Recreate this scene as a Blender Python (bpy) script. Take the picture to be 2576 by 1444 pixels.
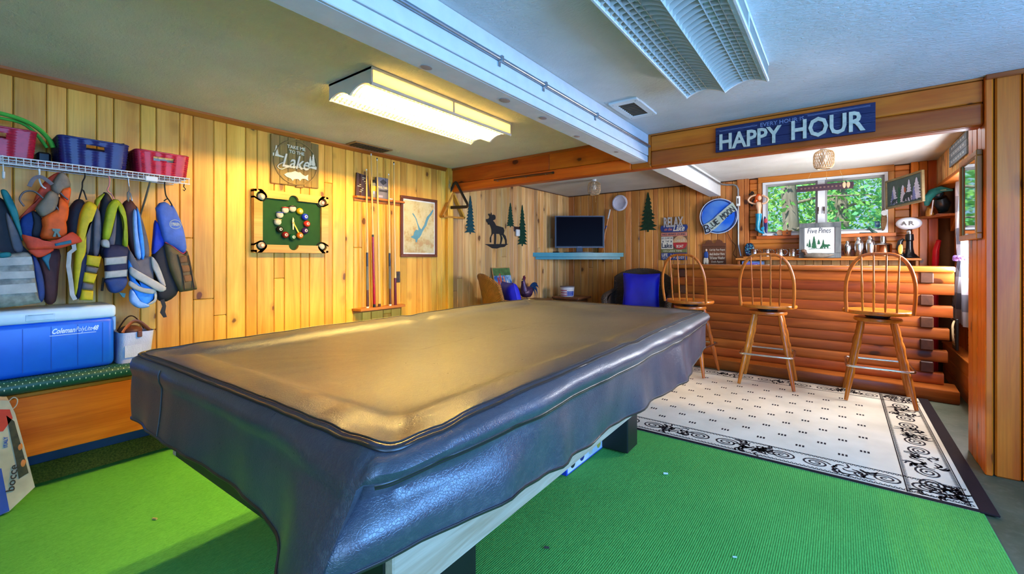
import bpy, bmesh, math, random
from mathutils import Vector, Matrix, noise as mnoise

for _o in list(bpy.data.objects):
    bpy.data.objects.remove(_o)
SC = bpy.context.scene
COL = SC.collection
R = random.Random(7)
PI = math.pi

# ------------------------------------------------------------------ camera
cam_data = bpy.data.cameras.new('camera')
cam_data.sensor_fit = 'HORIZONTAL'
cam_data.sensor_width = 36.0
cam_data.lens = 36.0 * 1100.0 / 2576.0
cam_data.shift_y = -72.0 / 2576.0
cam_data.clip_start = 0.02
cam_data.clip_end = 200
camera = bpy.data.objects.new('camera', cam_data)
COL.objects.link(camera)
camera.location = (0, 0, 1.22)
camera.rotation_euler = (PI / 2, 0, math.atan(827 / 1100.0))
SC.camera = camera

# ------------------------------------------------------------------ world, sun, daylight
world = bpy.data.worlds.new('sky')
SC.world = world
world.use_nodes = True
_nt = world.node_tree
_nt.nodes.clear()
_bg = _nt.nodes.new('ShaderNodeBackground')
_out = _nt.nodes.new('ShaderNodeOutputWorld')
_bg.inputs[0].default_value = (0.42, 0.66, 1.0, 1)
_bg.inputs[1].default_value = 1.1
_nt.links.new(_bg.outputs[0], _out.inputs[0])

def lamp(name, kind, loc, aim, energy, color, sx=1, sy=1):
    d = bpy.data.lights.new(name, kind)
    d.energy = energy
    d.color = color
    if kind == 'AREA':
        d.shape = 'RECTANGLE'
        d.size = sx
        d.size_y = sy
    o = bpy.data.objects.new(name, d)
    COL.objects.link(o)
    o.location = loc
    v = Vector(aim) - Vector(loc)
    o.rotation_euler = v.to_track_quat('-Z', 'Y').to_euler()
    return o
sun = lamp('sun', 'SUN', (0, -5, 10), (2.2, 0, 0), 12.0, (1.0, 0.95, 0.84))
sun.data.angle = 0.01
# daylight that comes in by the glass door behind the camera and the window in the right wall
lamp('door_daylight', 'AREA', (1.05, -1.68, 1.05), (1.05, 1, 1.05), 85, (0.20, 0.46, 1.0), 1.9, 1.9)
lamp('window_daylight', 'AREA', (2.12, 1.05, 1.45), (0, 1.25, 1.4), 215, (0.15, 0.43, 1.0), 2.9, 1.1)
lamp('alcove_window_daylight', 'AREA', (0.948, 5.15, 1.45), (-1, 5.15, 1.4), 120, (0.9, 0.94, 1.0), 1.0, 0.85)

SC.view_settings.view_transform = 'Standard'
SC.view_settings.look = 'None'
SC.view_settings.gamma = 1.0
SC.view_settings.use_curve_mapping = False
SC.view_settings.exposure = 0.0
SC.cycles.max_bounces = 6
SC.cycles.diffuse_bounces = 3
SC.cycles.glossy_bounces = 3
SC.cycles.transmission_bounces = 3
SC.cycles.transparent_max_bounces = 6
SC.cycles.caustics_reflective = False
SC.cycles.caustics_refractive = False

# ------------------------------------------------------------------ helpers: materials
def lin(c):
    return tuple((v / 255.0) / 12.92 if v / 255.0 <= 0.04045 else ((v / 255.0 + 0.055) / 1.055) ** 2.4 for v in c[:3]) + (1.0,)

class NT:
    def __init__(s, name):
        s.m = bpy.data.materials.new(name)
        s.m.use_nodes = True
        s.t = s.m.node_tree
        s.b = s.t.nodes['Principled BSDF']
    def n(s, typ, **kw):
        nd = s.t.nodes.new('ShaderNode' + typ)
        for k, v in kw.items():
            setattr(nd, k, v)
        return nd
    def link(s, a, b):
        s.t.links.new(a, b)
    def val(s, sock, v):
        if hasattr(v, 'is_linked'):
            s.link(v, sock)
        else:
            sock.default_value = v
    def math(s, op, a, b=0.0, c=None, clamp=False):
        nd = s.n('Math', operation=op)
        nd.use_clamp = clamp
        s.val(nd.inputs[0], a)
        s.val(nd.inputs[1], b)
        if c is not None:
            s.val(nd.inputs[2], c)
        return nd.outputs[0]
    def mix(s, f, a, b, blend='MIX'):
        nd = s.n('Mix', data_type='RGBA', blend_type=blend)
        s.val(nd.inputs[0], f)
        s.val(nd.inputs[6], a)
        s.val(nd.inputs[7], b)
        return nd.outputs[2]
    def vscale(s, v, sc):
        nd = s.n('VectorMath', operation='MULTIPLY')
        s.link(v, nd.inputs[0])
        nd.inputs[1].default_value = sc
        return nd.outputs[0]
    def noise(s, v, scale, detail=3, rough=0.55, dist=0.0):
        nd = s.n('TexNoise')
        if v is not None:
            s.link(v, nd.inputs['Vector'])
        nd.inputs['Scale'].default_value = scale
        nd.inputs['Detail'].default_value = detail
        nd.inputs['Roughness'].default_value = rough
        nd.inputs['Distortion'].default_value = dist
        return nd.outputs['Fac']
    def rng(s, v, a, b, c=0.0, d=1.0, smooth=False):
        nd = s.n('MapRange')
        if smooth:
            nd.interpolation_type = 'SMOOTHSTEP'
        s.link(v, nd.inputs[0])
        for i, k in enumerate((a, b, c, d)):
            nd.inputs[i + 1].default_value = k
        return nd.outputs[0]
    def bump(s, h, strength, dist=0.01):
        nd = s.n('Bump')
        nd.inputs['Strength'].default_value = strength
        nd.inputs['Distance'].default_value = dist
        s.link(h, nd.inputs['Height'])
        s.link(nd.outputs[0], s.b.inputs['Normal'])
    def pos(s):
        """world position shifted by a random amount for every object"""
        g = s.n('NewGeometry')
        oi = s.n('ObjectInfo')
        mm = s.math('MULTIPLY', oi.outputs['Random'], 37.0)
        ad = s.n('VectorMath', operation='ADD')
        s.link(g.outputs['Position'], ad.inputs[0])
        s.link(mm, ad.inputs[1])
        return ad.outputs[0], oi.outputs['Random']

_M = {}
def mat(name, rgb, rough=0.5, metal=0.0, var=0.14, scale=14.0, bump=0.0, bs=120.0, coat=0.0, spec=0.5, emit=0.0, trans=0.0, stretch=None, sss=0.0):
    if name in _M:
        return _M[name]
    s = NT(name)
    c = lin(rgb)
    tc = s.n('TexCoord')
    v = tc.outputs['Object']
    if stretch:
        v = s.vscale(v, stretch)
    f = s.noise(v, scale, 3)
    f2 = s.rng(f, 0.3, 0.7)
    lo = tuple(k * (1 - var) for k in c[:3]) + (1,)
    hi = tuple(min(1, k * (1 + var * 0.6)) for k in c[:3]) + (1,)
    s.link(s.mix(f2, lo, hi), s.b.inputs['Base Color'])
    s.b.inputs['Roughness'].default_value = rough
    s.b.inputs['Metallic'].default_value = metal
    s.b.inputs['Specular IOR Level'].default_value = spec
    s.b.inputs['Coat Weight'].default_value = coat
    s.b.inputs['Coat Roughness'].default_value = 0.12
    s.b.inputs['Transmission Weight'].default_value = trans
    if emit:
        s.b.inputs['Emission Color'].default_value = c
        s.b.inputs['Emission Strength'].default_value = emit
    if bump:
        s.bump(s.noise(v, bs, 2), bump, 0.004)
    _M[name] = s.m
    return s.m

def wood(name, c1, c2, axis='z', knots=0.35, rough=0.42, knotc=(74, 36, 16), coat=0.05, vary=0.34, kscale=1.0, grain=1.0, streak=0.0):
    """pine boards: grain along one axis, round knots, each board a little different"""
    if name in _M:
        return _M[name]
    s = NT(name)
    p, rnd = s.pos()
    al = {'x': 0, 'y': 1, 'z': 2}[axis]
    def sc(along, across):
        v = [across] * 3
        v[al] = along
        return tuple(v)
    g1 = s.noise(s.vscale(p, sc(0.8 * grain, 9.0 * grain)), 1.0, 4, 0.6, 0.8)
    g2 = s.noise(s.vscale(p, sc(3.0, 120.0)), 1.0, 2, 0.5)
    base = s.mix(s.rng(g1, 0.32, 0.68), lin(c2), lin(c1))
    base = s.mix(s.math('MULTIPLY', s.rng(g2, 0.45, 0.75), 0.28), base, tuple(0.62 * k for k in lin(c2)[:3]) + (1,))
    if streak:
        g3 = s.noise(s.vscale(p, sc(1.1, 3.0)), 1.0, 2, 0.5)
        base = s.mix(s.math('MULTIPLY', s.rng(g3, 0.58, 0.72, smooth=True), streak), base, lin(knotc))
    if knots:
        wob = s.n('TexNoise')
        s.link(p, wob.inputs['Vector'])
        wob.inputs['Scale'].default_value = 14
        wv = s.n('VectorMath', operation='MULTIPLY_ADD')
        s.link(wob.outputs['Color'], wv.inputs[0])
        wv.inputs[1].default_value = (0.03, 0.03, 0.03)
        s.link(p, wv.inputs[2])
        vo = s.n('TexVoronoi')
        s.link(s.vscale(wv.outputs[0], sc(3.2 * kscale, 5.2 * kscale)), vo.inputs['Vector'])
        vo.inputs['Scale'].default_value = 1.0
        sep = s.n('SeparateColor')
        s.link(vo.outputs['Color'], sep.inputs[0])
        gate = s.math('LESS_THAN', sep.outputs[0], knots)
        k = s.math('MULTIPLY', s.rng(vo.outputs['Distance'], 0.10, 0.15, 1, 0, True), gate)
        halo = s.math('MULTIPLY', s.rng(vo.outputs['Distance'], 0.12, 0.34, 0.5, 0, True), gate)
        base = s.mix(halo, base, tuple(0.55 * q for q in lin(c2)[:3]) + (1,))
        base = s.mix(s.math('MULTIPLY', k, 0.85), base, lin(knotc))
    hsv = s.n('HueSaturation')
    s.link(base, hsv.inputs['Color'])
    s.link(s.rng(rnd, 0, 1, 1 - vary, 1 + vary * 0.45), hsv.inputs['Value'])
    r2 = s.math('FRACT', s.math('MULTIPLY', rnd, 7.31))
    s.link(s.rng(r2, 0, 1, 0.492, 0.507), hsv.inputs['Hue'])
    s.link(hsv.outputs[0], s.b.inputs['Base Color'])
    s.b.inputs['Roughness'].default_value = rough
    s.b.inputs['Coat Weight'].default_value = coat
    s.b.inputs['Coat Roughness'].default_value = 0.25
    s.b.inputs['Specular IOR Level'].default_value = 0.3
    s.bump(g2, 0.12, 0.003)
    _M[name] = s.m
    return s.m

# ------------------------------------------------------------------ helpers: geometry
class MB:
    def __init__(s):
        s.v = []
        s.f = []
        s.mi = []
        s.M = None
    def add(s, vs, fs, mi=0):
        b = len(s.v)
        if s.M is not None:
            vs = [tuple(s.M @ Vector(q)) for q in vs]
        s.v += [tuple(q) for q in vs]
        s.f += [tuple(b + i for i in f) for f in fs]
        s.mi += [mi] * len(fs)
        return s
    def box(s, x0, x1, y0, y1, z0, z1, c=0.0, seg=1, mi=0):
        if x1 < x0: x0, x1 = x1, x0
        if y1 < y0: y0, y1 = y1, y0
        if z1 < z0: z0, z1 = z1, z0
        vs = [(x, y, z) for x in (x0, x1) for y in (y0, y1) for z in (z0, z1)]
        fs = [(0, 1, 3, 2), (4, 6, 7, 5), (0, 4, 5, 1), (2, 3, 7, 6), (0, 2, 6, 4), (1, 5, 7, 3)]
        if c <= 0:
            return s.add(vs, fs, mi)
        bm = bmesh.new()
        bv = [bm.verts.new(q) for q in vs]
        for f in fs:
            bm.faces.new([bv[i] for i in f])
        c = min(c, 0.49 * min(x1 - x0, y1 - y0, z1 - z0))
        bmesh.ops.bevel(bm, geom=bm.edges[:], offset=c, segments=seg, profile=0.5, affect='EDGES')
        bm.verts.index_update()
        s.add([q.co[:] for q in bm.verts], [[q.index for q in f.verts] for f in bm.faces], mi)
        bm.free()
        return s
    def prism(s, pts, plane, d0, d1, mi=0):
        n = len(pts)
        def P(a, b, d):
            return (d, a, b) if plane == 'X' else (a, d, b) if plane == 'Y' else (a, b, d)
        vs = [P(a, b, d0) for a, b in pts] + [P(a, b, d1) for a, b in pts]
        fs = [tuple(range(n)), tuple(range(2 * n - 1, n - 1, -1))]
        fs += [(i, i + n, (i + 1) % n + n, (i + 1) % n) for i in range(n)]
        return s.add(vs, fs, mi)
    def puff(s, pts, plane, d0, th, back=0.25, mi=0, layers=((1, 0), (0.985, 0.45), (0.93, 0.75), (0.82, 0.92), (0.55, 1.0))):
        """a padded panel: an outline swelling from its rim to the middle"""
        n = len(pts)
        ca = sum(p[0] for p in pts) / n
        cb = sum(p[1] for p in pts) / n
        def P(a, b, d):
            return (d, a, b) if plane == 'X' else (a, d, b) if plane == 'Y' else (a, b, d)
        vs, fs = [], []
        seq = [(k, -h * back) for k, h in reversed(layers)] + [(k, h) for k, h in layers[1:]]
        for k, h in seq:
            vs += [P(ca + (a - ca) * k, cb + (b - cb) * k, d0 + th * h) for a, b in pts]
        for r in range(len(seq) - 1):
            for i in range(n):
                j = (i + 1) % n
                fs.append((r * n + i, r * n + j, (r + 1) * n + j, (r + 1) * n + i))
        m = len(seq) - 1
        c0, c1 = len(vs), len(vs) + 1
        vs += [P(ca, cb, d0 + seq[0][1] * th), P(ca, cb, d0 + seq[-1][1] * th)]
        for i in range(n):
            j = (i + 1) % n
            fs.append((j, i, c0))
            fs.append((m * n + i, m * n + j, c1))
        return s.add(vs, fs, mi)
    def tube(s, path, r, n=8, closed=False, caps=True, mi=0, flat=None):
        path = [Vector(p) for p in path]
        m = len(path)
        rs = r if isinstance(r, (list, tuple)) else [r] * m
        T = []
        for i in range(m):
            a = path[(i - 1) % m] if closed or i > 0 else path[i]
            b = path[(i + 1) % m] if closed or i < m - 1 else path[i]
            d = b - a
            T.append(d.normalized() if d.length > 1e-9 else Vector((0, 0, 1)))
        up = Vector((0, 0, 1)) if abs(T[0].z) < 0.9 else Vector((1, 0, 0))
        nrm = (up - T[0] * up.dot(T[0])).normalized()
        vs, fs = [], []
        for i in range(m):
            nrm = nrm - T[i] * nrm.dot(T[i])
            if nrm.length < 1e-6:
                nrm = T[i].orthogonal()
            nrm.normalize()
            bn = T[i].cross(nrm)
            k1, k2 = flat if flat else (1, 1)
            for q in range(n):
                a = 2 * PI * q / n
                vs.append(path[i] + (nrm * math.cos(a) * k1 + bn * math.sin(a) * k2) * rs[i])
        for i in range(m if closed else m - 1):
            j = (i + 1) % m
            for q in range(n):
                w = (q + 1) % n
                fs.append((i * n + q, i * n + w, j * n + w, j * n + q))
        if caps and not closed:
            fs.append(tuple(range(n - 1, -1, -1)))
            fs.append(tuple((m - 1) * n + q for q in range(n)))
        return s.add(vs, fs, mi)
    def lathe(s, prof, n=16, o=(0, 0, 0), axis='z', mi=0, sx=1.0, sy=1.0):
        vs, fs = [], []
        for r, z in prof:
            for q in range(n):
                a = 2 * PI * q / n
                x, y = r * math.cos(a) * sx, r * math.sin(a) * sy
                p = (x, y, z) if axis == 'z' else (x, z, y) if axis == 'y' else (z, x, y)
                vs.append((p[0] + o[0], p[1] + o[1], p[2] + o[2]))
        for i in range(len(prof) - 1):
            for q in range(n):
                w = (q + 1) % n
                fs.append((i * n + q, i * n + w, (i + 1) * n + w, (i + 1) * n + q))
        fs.append(tuple(range(n - 1, -1, -1)))
        fs.append(tuple((len(prof) - 1) * n + q for q in range(n)))
        return s.add(vs, fs, mi)
    def ball(s, c, r, n=14, m=9, mi=0):
        rx, ry, rz = r if isinstance(r, (list, tuple)) else (r, r, r)
        vs = [(c[0], c[1], c[2] - rz)]
        for i in range(1, m):
            t = -PI / 2 + PI * i / m
            for q in range(n):
                a = 2 * PI * q / n
                vs.append((c[0] + rx * math.cos(t) * math.cos(a), c[1] + ry * math.cos(t) * math.sin(a), c[2] + rz * math.sin(t)))
        vs.append((c[0], c[1], c[2] + rz))
        fs = [(0, 1 + (q + 1) % n, 1 + q) for q in range(n)]
        for i in range(m - 2):
            for q in range(n):
                w = (q + 1) % n
                fs.append((1 + i * n + q, 1 + i * n + w, 1 + (i + 1) * n + w, 1 + (i + 1) * n + q))
        t = len(vs) - 1
        fs += [(1 + (m - 2) * n + q, 1 + (m - 2) * n + (q + 1) % n, t) for q in range(n)]
        return s.add(vs, fs, mi)
    def grid(s, fn, nu, nv, cu=False, cv=False, mi=0):
        vs = [fn(i / (nu if cu else nu - 1), j / (nv if cv else nv - 1)) for i in range(nu) for j in range(nv)]
        fs = []
        for i in range(nu if cu else nu - 1):
            for j in range(nv if cv else nv - 1):
                a, b = (i + 1) % nu, (j + 1) % nv
                fs.append((i * nv + j, a * nv + j, a * nv + b, i * nv + b))
        return s.add(vs, fs, mi)
    def poly(s, vs, mi=0):
        return s.add(vs, [tuple(range(len(vs)))], mi)
    def mesh(s, name, mats, smooth=None, recalc=True, shift=(0, 0, 0)):
        me = bpy.data.meshes.new(name)
        sh = Vector(shift)
        me.from_pydata([tuple(Vector(q) - sh) for q in s.v], [], s.f)
        for m in (mats if isinstance(mats, (list, tuple)) else [mats]):
            me.materials.append(m)
        if any(s.mi):
            me.polygons.foreach_set('material_index', s.mi)
        if recalc:
            bm = bmesh.new()
            bm.from_mesh(me)
            bmesh.ops.recalc_face_normals(bm, faces=bm.faces[:])
            bm.to_mesh(me)
            bm.free()
        if smooth:
            me.shade_smooth()
            me.set_sharp_from_angle(angle=math.radians(smooth))
        me.update()
        return me
    def build(s, name, mats, parent=None, smooth=None, recalc=True, kind=None, label=None):
        base = Vector((0, 0, 0))
        if parent is not None:
            q = parent
            while q is not None:
                base = base + q.location
                q = q.parent
        me = s.mesh(name, mats, smooth, recalc, base)
        o = bpy.data.objects.new(name, me)
        COL.objects.link(o)
        if parent is not None:
            o.parent = parent
        if kind:
            o['kind'] = kind
        if label:
            o['label'] = label
        return o

def tag(o, label, cat, group=None):
    o['label'] = label
    o['category'] = cat
    if group:
        o['group'] = group
    return o
def thing(name, label, cat, loc=(0, 0, 0), group=None):
    o = bpy.data.objects.new(name, None)
    o.empty_display_size = 0.05
    COL.objects.link(o)
    o.location = loc
    return tag(o, label, cat, group)
def struct(o):
    o['kind'] = 'structure'
    return o
def dup(root, loc=None, rotz=None, label=None):
    def cp(o, par):
        c = o.copy()
        COL.objects.link(c)
        c.parent = par
        for ch in [q for q in KIDS.get(o.name, [])]:
            cp(ch, c)
        return c
    KIDS = {}
    for q in COL.objects:
        if q.parent is not None:
            KIDS.setdefault(q.parent.name, []).append(q)
    r = cp(root, None)
    if loc is not None:
        r.location = loc
    if rotz is not None:
        r.rotation_euler = (0, 0, rotz)
    if label:
        r['label'] = label
    return r
def clone(o, loc, parent=None, rot=None, scale=None):
    """another piece that shares the mesh"""
    c = o.copy()
    COL.objects.link(c)
    c.location = loc
    if parent is not None:
        c.parent = parent
    if rot is not None:
        c.rotation_euler = rot
    if scale is not None:
        c.scale = scale
    return c

def font_mesh(body, offset=0.0, spacing=1.0, res=2):
    cu = bpy.data.curves.new('font', 'FONT')
    cu.body = body
    cu.extrude = 0.05
    cu.offset = offset
    cu.space_character = spacing
    cu.resolution_u = res
    ob = bpy.data.objects.new('font', cu)
    me = bpy.data.meshes.new_from_object(ob)
    vs = [q.co[:] for q in me.vertices]
    fs = [tuple(p.vertices) for p in me.polygons]
    bpy.data.meshes.remove(me)
    bpy.data.objects.remove(ob)
    bpy.data.curves.remove(cu)
    return vs, fs
def text(body, plane, a0, a1, b0, b1, d0, d1, m, parent, bold=0.0, skew=0.0, rot=0.0, mirror=False, name='lettering', mb=None, warp=None, spacing=1.0):
    """lettering fitted into the rectangle a0..a1, b0..b1 of a plane, standing from depth d0 to d1"""
    vs, fs = font_mesh(body, bold, spacing)
    if not vs:
        return None
    lo = [min(q[i] for q in vs) for i in (0, 1)]
    hi = [max(q[i] for q in vs) for i in (0, 1)]
    ca, cb = (a0 + a1) / 2, (b0 + b1) / 2
    out = []
    for x, y, z in vs:
        a = a0 + (a1 - a0) * (x - lo[0]) / max(1e-6, hi[0] - lo[0])
        b = b0 + (b1 - b0) * (y - lo[1]) / max(1e-6, hi[1] - lo[1])
        a += skew * (b - b0)
        if rot:
            da, db = a - ca, b - cb
            a, b = ca + da * math.cos(rot) - db * math.sin(rot), cb + da * math.sin(rot) + db * math.cos(rot)
        if warp:
            a, b = warp(a, b)
        if mirror:
            a = 2 * ca - a
        d = d0 + (d1 - d0) * (z + 0.05) / 0.1
        out.append((d, a, b) if plane == 'X' else (a, d, b) if plane == 'Y' else (a, b, d))
    own = mb is None
    mb = mb or MB()
    mb.add(out, fs)
    if own:
        return mb.build(name, m, parent)

def smooth_loop(pts, k=3, closed=True):
    """Catmull-Rom through the points"""
    n = len(pts)
    out = []
    for i in range(n if closed else n - 1):
        g = lambda j: pts[j % n] if closed else pts[max(0, min(n - 1, j))]
        p0, p1, p2, p3 = g(i - 1), g(i), g(i + 1), g(i + 2)
        for q in range(k):
            t = q / k
            out.append(tuple(0.5 * ((2 * b) + (c - a) * t + (2 * a - 5 * b + 4 * c - d) * t * t + (3 * b - a - 3 * c + d) * t ** 3)
                             for a, b, c, d in zip(p0, p1, p2, p3)))
    if not closed:
        out.append(tuple(pts[-1]))
    return out
def pine_outline(cx, z0, w, h, tiers=9, seed=1, trunk=0.05):
    """the ragged outline of a spruce"""
    r = random.Random(seed)
    L, Rr = [], []
    for side, arr in ((-1, L), (1, Rr)):
        for i in range(tiers):
            t = i / tiers
            ww = w / 2 * 1.15 * (1 - t) ** 0.8 * r.uniform(0.82, 1.08)
            zz = z0 + h * (trunk + (1 - trunk) * t)
            arr.append((cx + side * ww, zz - h * 0.015 * r.uniform(0, 1.5)))
            arr.append((cx + side * ww * 0.5, zz + h * 0.6 / tiers))
    tr = w * 0.05
    return [(cx - tr, z0), (cx + tr, z0), (cx + tr, z0 + h * trunk)] + Rr + [(cx, z0 + h)] + L[::-1] + [(cx - tr, z0 + h * trunk)]

# ------------------------------------------------------------------ materials of the setting
W_LEFT = wood('pine_golden', (250, 196, 86), (222, 152, 50), 'z', 0.45, 0.38, (92, 46, 24), kscale=1.35, streak=0.3, vary=0.22)
W_PALE = wood('pine_knotty', (246, 202, 134), (218, 154, 84), 'z', 0.55, 0.4, (88, 46, 26), kscale=1.15, vary=0.4, streak=0.35)
W_BACK = wood('pine_honey', (228, 158, 82), (194, 114, 48), 'z', 0.5, 0.38, (78, 38, 20), kscale=1.1, vary=0.36)
W_SIDING = wood('pine_siding', (204, 126, 50), (166, 86, 28), 'x', 0.3, 0.38, (78, 38, 20))
W_BEAM = wood('pine_beam', (222, 116, 26), (188, 80, 10), 'x', 0.5, 0.36, (66, 28, 14), kscale=1.0)
W_JAMB = wood('pine_jamb', (222, 120, 26), (188, 84, 10), 'z', 0.45, 0.34, (70, 28, 14), kscale=0.95, vary=0.26)
W_BAR = wood('cedar_log', (186, 100, 38), (134, 62, 20), 'x', 0.34, 0.33, (58, 24, 14), kscale=0.8, vary=0.42, streak=0.5)
W_BARE = wood('cedar_end', (96, 56, 38), (64, 36, 26), 'y', 0.0, 0.5, vary=0.3)
W_TRIM = wood('pine_trim_y', (206, 122, 44), (170, 88, 26), 'y', 0.2, 0.4)
W_TRIMX = wood('pine_trim_x', (200, 112, 40), (164, 80, 24), 'x', 0.2, 0.4)
W_OAK = wood('oak_stool', (208, 124, 42), (172, 88, 22), 'z', 0.0, 0.3, coat=0.4, vary=0.12)
W_SHELF = wood('shelf_pine', (204, 128, 58), (170, 94, 34), 'x', 0.1, 0.4)
GAP = mat('board_backing', (104, 62, 28), 0.9)

def ceiling_mat():
    s = NT('textured_ceiling')
    g = s.n('NewGeometry').outputs['Position']
    f = s.noise(g, 3.0, 4)
    s.link(s.mix(s.rng(f, 0.3, 0.7), lin((206, 205, 198)), lin((222, 221, 216))), s.b.inputs['Base Color'])
    s.b.inputs['Roughness'].default_value = 0.9
    h = s.noise(s.vscale(g, (0.55, 1.0, 1.0)), 70.0, 4, 0.65, 0.6)
    s.bump(h, 0.55, 0.012)
    return s.m
CEIL = ceiling_mat()
WHITE_PAINT = mat('white_beam_paint', (214, 214, 212), 0.6, var=0.06, bump=0.15, bs=40)
WHITE = mat('white_enamel', (226, 225, 218), 0.35, var=0.04)
METAL = mat('galvanised_conduit', (160, 168, 174), 0.35, 0.85, var=0.15)
CHROME = mat('chrome', (214, 216, 220), 0.12, 1.0, var=0.05)
STEEL = mat('brushed_steel', (200, 200, 202), 0.22, 1.0, var=0.1, scale=30)
BLACK = mat('black_plastic', (22, 22, 24), 0.45, var=0.1)
BLACKM = mat('black_metal', (30, 30, 32), 0.55, 0.3, var=0.2, scale=60)

def floor_mat():
    s = NT('painted_concrete')
    g = s.n('NewGeometry').outputs['Position']
    f = s.noise(g, 2.2, 5, 0.6)
    f2 = s.noise(g, 25, 4, 0.6)
    c = s.mix(s.rng(f, 0.35, 0.65), lin((66, 74, 52)), lin((92, 98, 78)))
    c = s.mix(s.math('MULTIPLY', s.rng(f2, 0.5, 0.75), 0.5), c, lin((110, 108, 92)))
    s.link(c, s.b.inputs['Base Color'])
    s.b.inputs['Roughness'].default_value = 0.55
    s.bump(f2, 0.2, 0.004)
    return s.m
FLOOR = floor_mat()
def turf_mat():
    s = NT('green_ribbed_turf')
    g = s.n('NewGeometry').outputs['Position']
    f = s.noise(g, 1.6, 4)
    fine = s.noise(s.vscale(g, (220, 60, 60)), 1.0, 2, 0.7)
    c = s.mix(s.rng(f, 0.3, 0.7), lin((86, 168, 76)), lin((98, 184, 84)))
    c = s.mix(s.math('MULTIPLY', s.rng(fine, 0.35, 0.7), 0.5), c, lin((58, 128, 54)))
    spk = s.noise(g, 300, 1)
    c = s.mix(s.math('MULTIPLY', s.math('GREATER_THAN', spk, 0.74), 0.4), c, lin((170, 190, 110)))
    s.link(c, s.b.inputs['Base Color'])
    s.b.inputs['Roughness'].default_value = 0.95
    s.b.inputs['Specular IOR Level'].default_value = 0.15
    sep = s.n('SeparateXYZ')
    s.link(g, sep.inputs[0])
    rib = s.math('SINE', s.math('MULTIPLY', sep.outputs[0], 2 * PI / 0.0085))
    hh = s.math('ADD', s.math('MULTIPLY', rib, 0.25), fine)
    s.bump(hh, 0.7, 0.004)
    return s.m
TURF = turf_mat()
OLIVE = mat('olive_coarse_turf', (140, 146, 52), 0.95, var=0.55, scale=120, bump=0.8, bs=200, spec=0.1)

# ------------------------------------------------------------------ floor and ceiling
fl = struct(MB().box(-3.9, 2.4, -1.9, 6.6, -0.12, 0.0).build('floor', FLOOR))
fl['label'] = 'worn olive painted concrete floor'
ce = struct(MB().box(-3.9, 2.4, -1.9, 6.6, 2.25, 2.37).build('ceiling', CEIL))
ce['label'] = 'off-white ceiling with rough plaster texture'
tag(MB().box(-3.452, 0.545, -1.6, 3.5, 0.001, 0.009, 0.003).build('turf_carpet', TURF),
    'green ribbed turf carpet spread under the covered pool table', 'carpet')
fo = struct(MB().prism([(-3.445, 0.0), (-3.62, 0.078), (-3.62, 0.0)], 'Y', -1.6, 2.4).build('trim_1', OLIVE))
fo['label'] = 'olive coarse turf strip running up the foot of the left wall'

# ------------------------------------------------------------------ left wall, board by board
def boards(parent, spans, plane, d0, d1, z0, z1, m, jr, joints=0.25, c=0.005, name='plank'):
    for a, b in spans:
        cuts = [z0, z1]
        if jr.random() < joints:
            cuts = [z0, z0 + (z1 - z0) * jr.uniform(0.2, 0.85), z1]
        for k in range(len(cuts) - 1):
            q0, q1 = cuts[k] + (0.001 if k else 0), cuts[k + 1]
            mb = MB()
            e = jr.uniform(-0.0015, 0.0015)
            if plane == 'X':
                mb.box(d0, d1 + e, a + 0.0015, b - 0.0015, q0, q1, c)
            else:
                mb.box(a + 0.0015, b - 0.0015, d0, d1 + e, q0, q1, c)
            mb.build(name, m, parent)
wl = struct(MB().box(-3.75, -3.628, -1.8, 6.5, 0, 2.25).build('wall_left', GAP))
wl['label'] = 'left wall clad in golden knotty pine boards'
YL = [-1.7, -1.55, -1.4, -1.28, -1.1, -0.98, -0.84, -0.7, -0.55, -0.42, -0.3, -0.16, -0.05, 0.06, 0.17, 0.271, 0.397, 0.479, 0.606, 0.684, 0.813, 0.895, 1.023, 1.101, 1.226, 1.308, 1.437, 1.519, 1.646, 1.727, 1.858, 1.936,
      2.072, 2.147, 2.276, 2.357, 2.446, 2.546, 2.683, 2.779, 2.898, 2.98, 3.113, 3.191, 3.323, 3.4, 3.473, 3.555, 3.651]
YA = [3.651, 3.73, 3.818, 3.937, 4.068, 4.15, 4.234, 4.36, 4.45, 4.56, 4.672, 4.75, 4.825, 4.917, 5.032, 5.11, 5.189, 5.343, 5.43, 5.503, 5.6, 5.681, 5.78, 5.867, 5.95, 6.023, 6.161, 6.25, 6.37]
jr = random.Random(11)
boards(wl, list(zip(YL, YL[1:])), 'X', -3.63, -3.606, 0.0, 2.235, W_LEFT, jr, 0.35)
boards(wl, list(zip(YA, YA[1:])), 'X', -3.63, -3.606, 0.0, 2.235, W_PALE, jr, 0.25)  # alcove end: less yellow light put into paler board colour; extra knots are real
t2 = struct(MB().prism([(-3.61, 2.25), (-3.575, 2.25), (-3.58, 2.236), (-3.598, 2.214), (-3.61, 2.21)], 'Y', -1.8, 3.6).build('trim_2', W_TRIM))
t2['label'] = 'narrow pine moulding along the top of the left wall'
bb = struct(MB().box(-3.61, -3.59, -1.6, 2.35, 0.07, 0.145, 0.004).build('baseboard_left', mat('blue_board', (36, 70, 120), 0.5)))
bb['label'] = 'dark blue board along the foot of the left wall'

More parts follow.
